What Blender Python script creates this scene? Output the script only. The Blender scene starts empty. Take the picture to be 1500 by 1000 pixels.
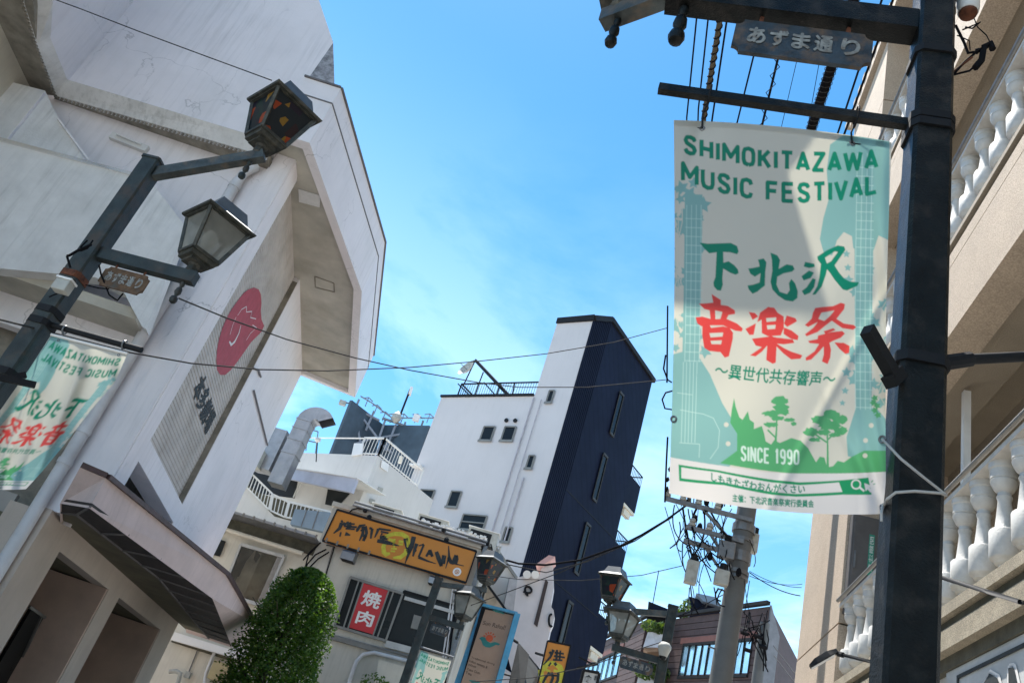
import bpy, math, random
import numpy as np
from mathutils import Vector, Matrix

random.seed(7)
rng = np.random.default_rng(7)
SC = bpy.context.scene
COL = SC.collection
R = math.radians

# ------------------------------------------------------------ camera
FPX, PITCH, ROLL = 1204.0, R(29.66), R(18.9)
FW = Vector((0, math.cos(PITCH), math.sin(PITCH)))
_r0 = Vector((1, 0, 0)); _u0 = _r0.cross(FW)
RT = (math.cos(ROLL) * _r0 + math.sin(ROLL) * _u0)
UP = (-math.sin(ROLL) * _r0 + math.cos(ROLL) * _u0)
EYE = Vector((0, 0, 1.6))
cam = bpy.data.cameras.new('camera'); camo = bpy.data.objects.new('camera', cam); COL.objects.link(camo)
cam.sensor_width = 36.0; cam.lens = FPX * 36.0 / 1500.0
cam.clip_start = 0.05; cam.clip_end = 2000
M = Matrix((RT, UP, -FW)).transposed().to_4x4(); M.translation = EYE
camo.matrix_world = M
SC.camera = camo

# ------------------------------------------------------------ sky, sun, exposure
SUN_AZ, SUN_EL = -28.0, 67.0          # azimuth clockwise from +Y
world = bpy.data.worlds.new('World'); SC.world = world; world.use_nodes = True
wn = world.node_tree; wn.nodes.clear()
wo = wn.nodes.new('ShaderNodeOutputWorld'); bg = wn.nodes.new('ShaderNodeBackground')
sky = wn.nodes.new('ShaderNodeTexSky'); sky.sky_type = 'NISHITA'; sky.sun_disc = False
sky.sun_elevation = R(SUN_EL); sky.sun_rotation = R(SUN_AZ)
sky.altitude = 0; sky.air_density = 1.0; sky.dust_density = 0.1; sky.ozone_density = 3.0
bg.inputs['Strength'].default_value = 0.11
# thin summer cloud, laid out by direction over the whole sky
tc = wn.nodes.new('ShaderNodeTexCoord'); sep = wn.nodes.new('ShaderNodeSeparateXYZ')
wn.links.new(tc.outputs['Generated'], sep.inputs[0])
def wmath(op, a, b=None, clamp=False):
    n = wn.nodes.new('ShaderNodeMath'); n.operation = op; n.use_clamp = clamp
    for i, v in enumerate((a, b)):
        if v is None: continue
        if isinstance(v, (int, float)): n.inputs[i].default_value = v
        else: wn.links.new(v, n.inputs[i])
    return n.outputs[0]
zc = wmath('MAXIMUM', sep.outputs['Z'], 0.02)
zz = wmath('ADD', zc, 0.12)
cx = wmath('DIVIDE', sep.outputs['X'], zz); cy = wmath('DIVIDE', sep.outputs['Y'], zz)
cmb = wn.nodes.new('ShaderNodeCombineXYZ'); cmb.inputs[2].default_value = 3.7; wn.links.new(cx, cmb.inputs[0]); wn.links.new(cy, cmb.inputs[1])
nz = wn.nodes.new('ShaderNodeTexNoise'); nz.inputs['Scale'].default_value = 1.1; nz.inputs['Detail'].default_value = 9
nz.inputs['Roughness'].default_value = 0.6; nz.inputs['Distortion'].default_value = 0.5
wn.links.new(cmb.outputs[0], nz.inputs['Vector'])
low = wmath('SUBTRACT', 1.0, wmath('MULTIPLY', zc, 1.35), clamp=True)      # more cloud low in the sky
cl = wmath('MULTIPLY', wmath('SUBTRACT', nz.outputs['Fac'], 0.41, clamp=True), 6.0, clamp=True)
cl = wmath('MULTIPLY', cl, wmath('POWER', low, 1.3), clamp=True)
hz = wmath('MULTIPLY', wmath('POWER', low, 2.5), 0.22)
fac = wmath('ADD', wmath('MULTIPLY', cl, 0.9), hz, clamp=True)
mx = wn.nodes.new('ShaderNodeMixRGB'); wn.links.new(fac, mx.inputs[0])
hs = wn.nodes.new('ShaderNodeHueSaturation'); hs.inputs['Saturation'].default_value = 1.26; hs.inputs['Value'].default_value = 1.0; hs.inputs['Hue'].default_value = .488
wn.links.new(sky.outputs[0], hs.inputs['Color'])
wn.links.new(hs.outputs[0], mx.inputs[1]); mx.inputs[2].default_value = (6.0, 7.6, 8.8, 1)
wn.links.new(mx.outputs[0], bg.inputs['Color']); wn.links.new(bg.outputs[0], wo.inputs[0])

sd = bpy.data.lights.new('sun', 'SUN'); sd.energy = 5.0; sd.angle = R(0.53); sd.color = (1.0, 0.95, 0.88)
so = bpy.data.objects.new('sun', sd); COL.objects.link(so)
sdir = Vector((math.sin(R(SUN_AZ)) * math.cos(R(SUN_EL)), math.cos(R(SUN_AZ)) * math.cos(R(SUN_EL)), math.sin(R(SUN_EL))))
so.rotation_euler = sdir.to_track_quat('Z', 'Y').to_euler(); so.location = (0, 0, 40)
SC.view_settings.view_transform = 'Standard'; SC.view_settings.look = 'None'
SC.view_settings.gamma = 1.0; SC.view_settings.use_curve_mapping = False
SC.view_settings.exposure = 1.2

# ------------------------------------------------------------ measuring the place
def ray(x, y): return FW + RT * ((x - 750) / FPX) - UP * ((y - 500) / FPX)
def dist(x, y, D):
    d = ray(x, y); return EYE + d * (D / math.hypot(d.x, d.y))
def zat(x, y, z):
    d = ray(x, y); return EYE + d * ((z - EYE.z) / d.z)
def plane(x, y, P0, az):
    d = ray(x, y); n = Vector((math.cos(R(az)), -math.sin(R(az))))
    t = ((P0[0] - EYE.x) * n.x + (P0[1] - EYE.y) * n.y) / (d.x * n.x + d.y * n.y)
    return EYE + d * t
def azv(az, l=1.0): return Vector((math.sin(R(az)) * l, math.cos(R(az)) * l, 0))
def pxD(P):     # metres per photo pixel at a point
    return (Vector(P) - EYE).dot(FW) / FPX
Z = Vector((0, 0, 1))

# ------------------------------------------------------------ materials
MATS = {}
def mat(name, col, rough=0.8, metal=0.0, var=0.12, scale=3.0, bump=0.0, bscale=60.0, streak=0.0, spec=0.5,
        stain=None, stain_amt=0.5, stain_scale=2.0, detail=6, emit=None, grain=0.0, gscale=300.0, col2=None, wave=None, crack=0.0):
    if name in MATS: return MATS[name]
    m = bpy.data.materials.new(name); m.use_nodes = True; nt = m.node_tree; N = nt.nodes; L = nt.links
    b = N['Principled BSDF']; b.inputs['Roughness'].default_value = rough; b.inputs['Metallic'].default_value = metal
    if 'Specular IOR Level' in b.inputs: b.inputs['Specular IOR Level'].default_value = spec
    g = N.new('ShaderNodeNewGeometry')
    c = None
    def noise(sc, det, vec=None, rough_=0.6):
        n = N.new('ShaderNodeTexNoise'); n.inputs['Scale'].default_value = sc; n.inputs['Detail'].default_value = det
        n.inputs['Roughness'].default_value = rough_
        L.new(vec if vec else g.outputs['Position'], n.inputs['Vector']); return n.outputs['Fac']
    def ramp(f, lo, hi):
        n = N.new('ShaderNodeMapRange'); n.inputs['From Min'].default_value = lo; n.inputs['From Max'].default_value = hi
        n.clamp = True; L.new(f, n.inputs['Value']); return n.outputs['Result']
    def mix(f, a, bb, mode='MIX'):
        n = N.new('ShaderNodeMixRGB'); n.blend_type = mode
        if isinstance(f, float): n.inputs[0].default_value = f
        else: L.new(f, n.inputs[0])
        for i, v in ((1, a), (2, bb)):
            if isinstance(v, tuple): n.inputs[i].default_value = (*v[:3], 1)
            else: L.new(v, n.inputs[i])
        return n.outputs[0]
    def times(f, k):
        n = N.new('ShaderNodeMath'); n.operation = 'MULTIPLY'; L.new(f, n.inputs[0]); n.inputs[1].default_value = k; return n.outputs[0]
    dark = tuple(max(0, x * (1 - 2.2 * var)) for x in col); light = tuple(min(1, x * (1 + 0.8 * var)) for x in col)
    c = mix(ramp(noise(scale, detail), 0.3, 0.7), dark, light)
    if col2: c = mix(ramp(noise(scale * 0.6, 5), 0.42, 0.62), c, col2)
    if streak > 0:
        mp = N.new('ShaderNodeMapping'); mp.inputs['Scale'].default_value = (14, 14, 0.8); L.new(g.outputs['Position'], mp.inputs['Vector'])
        s = ramp(noise(1.0, 5, mp.outputs[0]), 0.48, 0.75)
        n2 = ramp(noise(0.7, 3), 0.35, 0.7)
        mm = N.new('ShaderNodeMath'); mm.operation = 'MULTIPLY'; L.new(s, mm.inputs[0]); L.new(n2, mm.inputs[1])
        c = mix(times(mm.outputs[0], streak), c, tuple(x * 0.42 for x in (0.5 * col[0] + .2, 0.5 * col[1] + .2, 0.5 * col[2] + .17)))
    if stain: c = mix(times(ramp(noise(stain_scale, 8), 0.5, 0.68), stain_amt), c, stain)
    if grain > 0: c = mix(ramp(noise(gscale, 2), 0.35, 0.65), c, mix(1.0, c, (1 - grain,) * 3, 'MULTIPLY'))
    if crack > 0:
        vo = N.new('ShaderNodeTexVoronoi'); vo.feature = 'DISTANCE_TO_EDGE'; vo.inputs['Scale'].default_value = .55
        wv = N.new('ShaderNodeTexNoise'); wv.inputs['Scale'].default_value = 1.3; wv.inputs['Detail'].default_value = 6; L.new(g.outputs['Position'], wv.inputs['Vector'])
        va = N.new('ShaderNodeVectorMath'); va.operation = 'MULTIPLY_ADD'; L.new(wv.outputs['Color'], va.inputs[0]); va.inputs[1].default_value = (1.1, 1.1, 1.1); L.new(g.outputs['Position'], va.inputs[2]); L.new(va.outputs[0], vo.inputs['Vector'])
        cf = ramp(vo.outputs['Distance'], .006, .0); cm = ramp(noise(.8, 3), .45, .6)
        mm = N.new('ShaderNodeMath'); mm.operation = 'MULTIPLY'; L.new(cf, mm.inputs[0]); L.new(cm, mm.inputs[1])
        c = mix(times(mm.outputs[0], crack), c, tuple(x * .45 for x in col))
    if wave:
        w = N.new('ShaderNodeTexWave'); w.inputs['Scale'].default_value = wave[1]; w.bands_direction = wave[0]; w.inputs['Distortion'].default_value = 0
        L.new(g.outputs['Position'], w.inputs['Vector']); c = mix(ramp(w.outputs['Fac'], 0.05, 0.25), mix(1.0, c, (wave[2],) * 3, 'MULTIPLY'), c)
    L.new(c, b.inputs['Base Color'])
    rv = N.new('ShaderNodeMapRange'); rv.inputs['To Min'].default_value = max(0.03, rough - 0.1); rv.inputs['To Max'].default_value = min(1, rough + 0.12)
    L.new(noise(scale * 2.3, 4), rv.inputs['Value']); L.new(rv.outputs['Result'], b.inputs['Roughness'])
    if bump > 0:
        bp = N.new('ShaderNodeBump'); bp.inputs['Strength'].default_value = bump; bp.inputs['Distance'].default_value = 0.01
        L.new(noise(bscale, 5), bp.inputs['Height']); L.new(bp.outputs[0], b.inputs['Normal'])
    if emit: b.inputs['Emission Color'].default_value = (*emit[:3], 1); b.inputs['Emission Strength'].default_value = emit[3]
    MATS[name] = m; return m

white = mat('theatre_white', (.80, .76, .765), .85, var=.03, scale=1.2, streak=.28, bump=.25, bscale=40, stain=(.45, .46, .44), stain_amt=.13, stain_scale=.9, crack=.7)
whiteb = mat('theatre_white_rough', (.72, .71, .69), .9, var=.07, scale=2.5, streak=.6, bump=.5, bscale=30, stain=(.50, .50, .47), stain_amt=.3, stain_scale=1.5)
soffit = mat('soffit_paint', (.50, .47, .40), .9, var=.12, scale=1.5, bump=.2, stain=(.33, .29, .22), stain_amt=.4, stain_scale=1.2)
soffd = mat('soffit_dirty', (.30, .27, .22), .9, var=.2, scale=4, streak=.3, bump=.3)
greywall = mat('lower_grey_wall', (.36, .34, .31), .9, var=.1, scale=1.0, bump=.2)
shut = mat('shutter_metal', (.55, .50, .46), .55, .1, var=.1, scale=1.5, stain=(.28, .22, .17), stain_amt=.35, stain_scale=1.8)
redm = mat('logo_red', (.42, .05, .07), .6, var=.1, scale=6)
blackm = mat('print_black', (.02, .025, .025), .6, var=.2, scale=9)
linem = mat('joint_grey', (.16, .15, .15), .8)
pinkw = mat('canopy_pinkish', (.62, .50, .47), .85, var=.06, scale=2.5, streak=.3, bump=.15)
maroon = mat('coping_maroon', (.075, .038, .036), .5, var=.2, scale=8)
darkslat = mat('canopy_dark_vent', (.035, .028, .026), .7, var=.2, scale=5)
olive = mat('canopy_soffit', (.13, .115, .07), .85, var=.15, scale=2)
brownw = mat('porch_brown', (.62, .47, .385), .9, var=.08, scale=2, bump=.15)
beigew = mat('porch_plaster', (.52, .44, .37), .9, var=.06, scale=1.5, streak=.25, bump=.2)
darkglass = mat('dark_glass', (.016, .018, .018), .3, var=.2, scale=1, spec=.18)
skyglass = mat('window_glass', (.012, .015, .018), .12, var=.1, scale=.5, spec=.16)
pipem = mat('pvc_pipe', (.60, .60, .61), .5, var=.06, scale=3, stain=(.38, .36, .33), stain_amt=.35)
polem = mat('post_paint', (.026, .036, .036), .5, .0, spec=.35, var=.25, scale=9, stain=(.10, .055, .03), stain_amt=.35, stain_scale=7, bump=.3, bscale=120)
polenear = mat('post_paint_near', (.007, .010, .0105), .36, .0, spec=.18, var=.35, scale=11, stain=(.07, .06, .05), stain_amt=.35, stain_scale=14, bump=.35, bscale=160, grain=.2, gscale=500)
armm = mat('arm_weathered', (.07, .085, .085), .55, .3, var=.3, scale=8, stain=(.16, .11, .07), stain_amt=.6, stain_scale=9, bump=.3)
lampm = mat('lantern_frame', (.055, .058, .05), .6, .3, var=.25, scale=12, stain=(.13, .11, .08), stain_amt=.5, stain_scale=12)
lampcap = mat('lantern_cap_sunlit', (.13, .14, .145), .5, .3, var=.12, scale=9, stain=(.12, .11, .1), stain_amt=.5, stain_scale=10)  # paler than the frame: sunlight on the lantern tops is in the colour
signm = mat('street_sign_plate', (.028, .045, .060), .6, .0, var=.35, scale=14, stain=(.14, .085, .045), stain_amt=.95, stain_scale=11, bump=.3)
signrust = mat('street_sign_rust', (.13, .075, .04), .8, .1, var=.3, scale=18, stain=(.07, .08, .075), stain_amt=.7, stain_scale=12, bump=.3)
signtxt = mat('sign_lettering', (.27, .28, .265), .8, var=.25, scale=40, stain=(.13, .085, .05), stain_amt=.7, stain_scale=25)
rustm = mat('rust', (.14, .045, .02), .9, var=.35, scale=30)
wirem = mat('wire_black', (.010, .010, .012), .9, spec=.08)
wireg = mat('wire_grey', (.055, .055, .055), .9, spec=.1)
ropem = mat('rope_white', (.62, .60, .56), .9, bump=.6, bscale=700)
concp = mat('concrete_pole', (.125, .13, .13), .85, var=.08, scale=4, bump=.2, stain=(.15, .15, .14), stain_amt=.4)
galv = mat('galvanised', (.20, .21, .22), .5, .6, var=.15, scale=10, stain=(.2, .12, .07), stain_amt=.3, stain_scale=8)
boxgrey = mat('box_grey', (.42, .42, .38), .6, var=.1, scale=6, stain=(.2, .16, .1), stain_amt=.4, stain_scale=8)
cream = mat('wall_cream', (.62, .58, .49), .9, var=.07, scale=1.2, streak=.4, bump=.2, stain=(.42, .39, .32), stain_amt=.35, stain_scale=1.5)
yakw = mat('wall_offwhite', (.50, .48, .42), .9, var=.06, scale=1.5, streak=.45, bump=.25, stain=(.40, .39, .35), stain_amt=.3, stain_scale=1.2)
terw = mat('terrace_wall', (.58, .56, .53), .9, var=.05, scale=.8, streak=.3)
towerw = mat('tower_white', (.53, .51, .51), .85, var=.03, scale=.5, streak=.14)
navym = mat('tower_navy', (.008, .011, .026), .6, var=.12, scale=.6, spec=.08, wave=('DIAGONAL', .9, .8))
navy2 = mat('tower_navy_ribbed', (.008, .011, .024), .6, spec=.08, var=.12, scale=.6)
trimd = mat('trim_dark', (.014, .015, .017), .65, spec=.18)
creamlit = mat('balcony_cream', (.60, .55, .45), .85, var=.06)
metal = mat('sheet_metal', (.30, .31, .33), .38, .7, var=.12, scale=4, stain=(.25, .2, .15), stain_amt=.25)
metalr = mat('awning_metal', (.40, .41, .48), .6, .2, var=.08, scale=2)
tankm = mat('tank_bluegrey', (.20, .26, .32), .7, var=.1, scale=2)
railw = mat('railing_white', (.66, .65, .62), .6, var=.06)
signblue = mat('signboard_back', (.055, .085, .115), .7, var=.15, scale=1.5)
frameg = mat('frame_grey', (.22, .24, .28), .6, .3)
orange = mat('sign_orange', (.55, .205, .018), .45, var=.04, scale=1.5)
yellow = mat('print_yellow', (.55, .50, .03), .5, var=.12, scale=9)
redp = mat('print_red', (.50, .02, .025), .45, var=.06, scale=4)
whitep = mat('print_white', (.75, .73, .70), .5, var=.04)
alum = mat('window_alu', (.22, .21, .19), .5, .4, var=.1)
alul = mat('window_alu_light', (.45, .44, .42), .5, .3, var=.1)
barkm = mat('bark', (.06, .045, .03), .95, var=.3, scale=20, bump=.6)
brickm = mat('cladding_brown', (.082, .048, .044), .75, var=.12, scale=2.2, grain=.15, gscale=12)
brickr = mat('cladding_red', (.15, .055, .045), .75, var=.12, scale=2.2, grain=.15, gscale=12)
blueg = mat('window_sky_reflection', (.45, .66, .78), .08, .8, var=.2, scale=.8)  # blue metallic colour stands in for sky reflected in the glass
tile = mat('facade_tile', (.53, .425, .32), .85, var=.05, scale=2.0, grain=.34, gscale=75, bump=.5, bscale=80)
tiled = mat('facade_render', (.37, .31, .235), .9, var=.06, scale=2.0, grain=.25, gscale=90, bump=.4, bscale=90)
granite = mat('granite_beam', (.42, .36, .26), .85, var=.12, scale=8, grain=.5, gscale=110, bump=.7, bscale=110, stain=(.2, .17, .12), stain_amt=.4, stain_scale=5)
grdark = mat('beam_groove', (.09, .085, .06), .9, var=.2, scale=6, bump=.4)
balm = mat('baluster_white', (.54, .53, .50), .6, var=.08, scale=9, stain=(.36, .34, .29), stain_amt=.35, stain_scale=5, bump=.25, bscale=60)
signw = mat('shop_sign_white', (.50, .51, .50), .5, var=.08, scale=3, streak=.5)
boxm = mat('meter_box', (.115, .105, .10), .6, .2, var=.12, scale=4)
greenl = mat('label_green', (.03, .28, .19), .5, var=.1)
skyb = mat('frame_skyblue', (.06, .30, .50), .5, var=.1, scale=6, stain=(.2, .3, .35), stain_amt=.3)
tanp = mat('sign_tan', (.34, .235, .17), .6, var=.06, scale=3)
tealp = mat('print_teal', (.02, .20, .19), .6, var=.15)
orred = mat('print_orangered', (.55, .09, .03), .6, var=.15)
awnb = mat('awning_black', (.022, .024, .024), .8, var=.25, scale=3)
awng = mat('awning_grey', (.045, .05, .05), .8, var=.2, scale=3)
pinkc = mat('coping_pink', (.62, .37, .34), .7, var=.08)
tarm = mat('asphalt', (.05, .05, .052), .9, var=.2, scale=4, bump=.5, bscale=90)
pavem = mat('paving', (.42, .40, .37), .9, var=.12, scale=3, bump=.3)
clothw = mat('curtain', (.50, .40, .31), .9, var=.3, scale=1.6, detail=3)

def glass_mat(name, col, rough, stained=False):
    m = bpy.data.materials.new(name); m.use_nodes = True; nt = m.node_tree; N = nt.nodes; L = nt.links
    b = N['Principled BSDF']; out = N['Material Output']
    tcn = N.new('ShaderNodeTexCoord')
    if stained:
        v = N.new('ShaderNodeTexVoronoi'); v.inputs['Scale'].default_value = 10
        L.new(tcn.outputs['Object'], v.inputs['Vector'])
        cr = N.new('ShaderNodeValToRGB'); cr.color_ramp.interpolation = 'CONSTANT'
        s = N.new('ShaderNodeSeparateColor'); L.new(v.outputs['Color'], s.inputs[0]); L.new(s.outputs[0], cr.inputs[0])
        els = [(0, (.012, .022, .03)), (.36, (.018, .014, .03)), (.56, (.01, .035, .03)), (.66, (.42, .065, .018)), (.80, (.03, .015, .02)), (.87, (.30, .17, .025))]
        e = cr.color_ramp.elements
        e[0].position, e[0].color = els[0][0], (*els[0][1], 1); e[1].position, e[1].color = els[1][0], (*els[1][1], 1)
        for p, c in els[2:]:
            q = e.new(p); q.color = (*c, 1)
        csrc = cr.outputs[0]
    else:
        n = N.new('ShaderNodeTexNoise'); n.inputs['Scale'].default_value = 7; n.inputs['Detail'].default_value = 8
        L.new(tcn.outputs['Object'], n.inputs['Vector'])
        mxx = N.new('ShaderNodeMixRGB'); L.new(n.outputs['Fac'], mxx.inputs[0])
        mxx.inputs[1].default_value = tuple(x * .55 for x in col) + (1,); mxx.inputs[2].default_value = tuple(min(1, x * 1.3) for x in col) + (1,)
        csrc = mxx.outputs[0]
    L.new(csrc, b.inputs['Base Color']); b.inputs['Roughness'].default_value = rough
    tr = N.new('ShaderNodeBsdfTranslucent'); L.new(csrc, tr.inputs[0])
    tp = N.new('ShaderNodeBsdfTransparent'); tp.inputs[0].default_value = (.8, .82, .8, 1)
    ms = N.new('ShaderNodeMixShader'); ms.inputs[0].default_value = .42
    L.new(b.outputs[0], ms.inputs[1]); L.new(tr.outputs[0], ms.inputs[2])
    m2 = N.new('ShaderNodeMixShader'); m2.inputs[0].default_value = .0 if stained else .38
    L.new(ms.outputs[0], m2.inputs[1]); L.new(tp.outputs[0], m2.inputs[2]); L.new(m2.outputs[0], out.inputs[0])
    MATS[name] = m; return m
clearg = glass_mat('lantern_glass', (.42, .42, .38), .35)
staing = glass_mat('lantern_stained_glass', (.05, .05, .05), .3, True)

def leafmat(name, col, col2):
    m = bpy.data.materials.new(name); m.use_nodes = True; nt = m.node_tree; N = nt.nodes; L = nt.links
    b = N['Principled BSDF']; out = N['Material Output']; b.inputs['Roughness'].default_value = .5
    g = N.new('ShaderNodeNewGeometry'); mr = N.new('ShaderNodeMixRGB')
    L.new(g.outputs['Random Per Island'], mr.inputs[0]); mr.inputs[1].default_value = (*col, 1); mr.inputs[2].default_value = (*col2, 1)
    L.new(mr.outputs[0], b.inputs['Base Color'])
    tr = N.new('ShaderNodeBsdfTranslucent'); mu = N.new('ShaderNodeMixRGB'); mu.blend_type = 'MULTIPLY'; mu.inputs[0].default_value = 1
    L.new(mr.outputs[0], mu.inputs[1]); mu.inputs[2].default_value = (1.6, 1.5, .5, 1); L.new(mu.outputs[0], tr.inputs[0])
    ms = N.new('ShaderNodeMixShader'); ms.inputs[0].default_value = .45
    L.new(b.outputs[0], ms.inputs[1]); L.new(tr.outputs[0], ms.inputs[2]); L.new(ms.outputs[0], out.inputs[0]); MATS[name] = m; return m
leafm = leafmat('leaf_green', (.030, .088, .012), (.080, .155, .020))
leafl = leafmat('leaf_light', (.04, .085, .02), (.08, .12, .03))

# ------------------------------------------------------------ object helpers
def link(o, parent=None):
    COL.objects.link(o)
    if parent is not None: o.parent = parent
    return o
def thing(name, label, cat, loc=(0, 0, 0), group=None, kind=None):
    o = bpy.data.objects.new(name, None); o.location = loc; COL.objects.link(o); o.empty_display_size = .2
    o['label'] = label; o['category'] = cat
    if group: o['group'] = group
    if kind: o['kind'] = kind
    return o
def origin(o):
    v = Vector((0, 0, 0))
    while o is not None: v = v + o.location; o = o.parent
    return v
class MB:
    def __init__(s): s.v = []; s.f = []
    def add(s, vs, fs):
        k = len(s.v); s.v += [tuple(v) for v in vs]; s.f += [tuple(i + k for i in f) for f in fs]; return s
    def prism(s, pts, vec):
        n = len(pts); vec = Vector(vec); a = [Vector(p) for p in pts]; b = [p + vec for p in a]
        s.add(a + b, [tuple(range(n)), tuple(range(2 * n - 1, n - 1, -1))] + [(i, i + n, (i + 1) % n + n, (i + 1) % n) for i in range(n)]); return s
    def poly(s, pts): s.add(pts, [tuple(range(len(pts)))]); return s
    def box(s, c, sx, sy, sz, ax=None, ay=None, az_=None):
        c = Vector(c); ax = ax or Vector((1, 0, 0)); ay = ay or Vector((0, 1, 0)); az_ = az_ or Z
        vs = [c + ax * (i * sx / 2) + ay * (j * sy / 2) + az_ * (k * sz / 2) for k in (-1, 1) for j in (-1, 1) for i in (-1, 1)]
        s.add(vs, [(0, 2, 3, 1), (4, 5, 7, 6), (0, 1, 5, 4), (2, 6, 7, 3), (0, 4, 6, 2), (1, 3, 7, 5)]); return s
    def box2(s, a, b):
        a = Vector(a); b = Vector(b); d = b - a; return s.box((a + b) / 2, abs(d.x), abs(d.y), abs(d.z))
    def bar(s, a, b, w, h=None, up=None):
        a = Vector(a); b = Vector(b); d = (b - a); l = d.length
        if l < 1e-6: return s
        d /= l; up = up or (Z if abs(d.z) < .95 else Vector((0, 1, 0)))
        x = d.cross(up).normalized(); y = x.cross(d).normalized()
        return s.box((a + b) / 2, l, w, h or w, d, x, y)
    def tube(s, pts, r, n=8, cap=True):
        pts = [Vector(p) for p in pts]; k0 = len(s.v); m = len(pts); rs = r if isinstance(r, (list, tuple)) else [r] * m
        prev = None; vs = []
        for i, p in enumerate(pts):
            d = (pts[min(i + 1, m - 1)] - pts[max(i - 1, 0)]).normalized()
            if prev is None: u = d.orthogonal().normalized()
            else:
                u = prev - d * prev.dot(d); u = u.normalized() if u.length > 1e-6 else d.orthogonal().normalized()
            prev = u; w = d.cross(u)
            for j in range(n):
                a = 2 * math.pi * j / n; vs.append(p + (u * math.cos(a) + w * math.sin(a)) * rs[i])
        fs = [(i * n + j, i * n + (j + 1) % n, (i + 1) * n + (j + 1) % n, (i + 1) * n + j) for i in range(m - 1) for j in range(n)]
        if cap: fs += [tuple(range(n - 1, -1, -1)), tuple(range((m - 1) * n, m * n))]
        s.add(vs, fs); return s
    def lathe(s, prof, c, n=16):
        c = Vector(c); vs = []; m = len(prof)
        for r, z in prof:
            for j in range(n):
                a = 2 * math.pi * j / n; vs.append(c + Vector((r * math.cos(a), r * math.sin(a), z)))
        fs = [(i * n + j, i * n + (j + 1) % n, (i + 1) * n + (j + 1) % n, (i + 1) * n + j) for i in range(m - 1) for j in range(n)]
        fs += [tuple(range(n - 1, -1, -1)), tuple(range((m - 1) * n, m * n))]
        s.add(vs, fs); return s
    def build(s, name, m, parent=None, smooth=False, kind=None, label=None, bevel=0.0):
        me = bpy.data.meshes.new(name); o0 = origin(parent) if parent is not None else Vector((0, 0, 0))
        me.from_pydata([(v[0] - o0.x, v[1] - o0.y, v[2] - o0.z) for v in s.v], [], s.f); me.update()
        if m: me.materials.append(m)
        if smooth:
            for p in me.polygons: p.use_smooth = True
            me.set_sharp_from_angle(angle=R(38))
        o = bpy.data.objects.new(name, me); link(o, parent)
        if kind: o['kind'] = kind
        if label: o['label'] = label
        if bevel > 0:
            bm = o.modifiers.new('bevel', 'BEVEL'); bm.width = bevel; bm.segments = 2; bm.limit_method = 'ANGLE'
        return o
def tag(o, label, cat, group=None, kind=None):
    o['label'] = label; o['category'] = cat
    if group: o['group'] = group
    if kind: o['kind'] = kind
    return o
def copy_tree(o, parent=None):
    c = o.copy(); COL.objects.link(c)
    if parent is not None: c.parent = parent
    for ch in list(o.children): copy_tree(ch, c)
    return c

# flat lettering ---------------------------------------------------------
_T = {}
def glyphs(s, off=0.0, res=3):
    k = (s, off)
    if k in _T: return _T[k]
    c = bpy.data.curves.new('lettering', 'FONT'); c.body = s; c.size = 1; c.offset = off; c.resolution_u = res
    o = bpy.data.objects.new('lettering', c); COL.objects.link(o)
    me = bpy.data.meshes.new_from_object(o.evaluated_get(bpy.context.evaluated_depsgraph_get()))
    me.calc_loop_triangles()
    V = np.array([v.co[:2] for v in me.vertices]); T = np.array([t.vertices[:] for t in me.loop_triangles])
    bpy.data.objects.remove(o); bpy.data.curves.remove(c); bpy.data.meshes.remove(me)
    mn = V.min(0); mx_ = V.max(0); V = (V - mn) / (mx_ - mn)
    _T[k] = (V, T, (mx_ - mn)[0] / (mx_ - mn)[1]); return _T[k]
def letter(mb, s, P, off=0.0):
    """P(u,v)->3D for u right, v up in 0..1"""
    V, T, a = glyphs(s, off); mb.add([P(u, v) for u, v in V], [tuple(t) for t in T]); return mb
def bold(mb, s, P, du=.02, dv=.02, n=Vector((0, 0, 0))):
    """heavier lettering: the same glyph laid five times, a hair apart"""
    for k, (a, b) in enumerate(((0, 0), (du, 0), (-du, 0), (0, dv), (0, -dv))):
        letter(mb, s, lambda u, v: P(u + a, v + b) + n * (k * .0002), .006)
def quadP(tl, tr, br, bl, push=Vector((0, 0, 0))):
    tl, tr, br, bl = (Vector(p) for p in (tl, tr, br, bl))
    return lambda u, v: (bl * (1 - u) + br * u) * (1 - v) + (tl * (1 - u) + tr * u) * v + push
def stroke(mb, pts, w, nrm, push=0.0):
    """a flat brushed line along 3D points with widths w"""
    pts = [Vector(p) for p in pts]; n = len(pts); ws = w if isinstance(w, (list, tuple)) else [w] * n; L_ = []; R_ = []
    for i, p in enumerate(pts):
        d = (pts[min(i + 1, n - 1)] - pts[max(i - 1, 0)]).normalized(); s_ = d.cross(nrm).normalized() * ws[i] / 2
        L_.append(p + s_ + nrm * push); R_.append(p - s_ + nrm * push)
    mb.add(L_ + R_, [(i, i + 1, n + i + 1, n + i) for i in range(n - 1)])

# ============================================================ THE GROUND
road = MB().box2((-3.1, -60, -.3), (1.2, 300, 0)).build('road', tarm, kind='structure'); tag(road, 'narrow dark asphalt shopping street between the buildings', 'road')
pl_ = MB().box2((-6, -60, -.3), (-3.1, 300, .12)).build('pavement', pavem, kind='structure'); tag(pl_, 'pavement strip on the theatre side of the street', 'pavement')
pr_ = MB().box2((1.2, -60, -.3), (40, 300, .12)).build('pavement', pavem, kind='structure'); tag(pr_, 'pavement on the balcony building side of the street', 'pavement')
gr = MB().box2((-600, -600, -.5), (600, 900, -.31)).build('ground', pavem, kind='structure'); tag(gr, 'flat ground of the town reaching to the horizon', 'ground')

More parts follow.
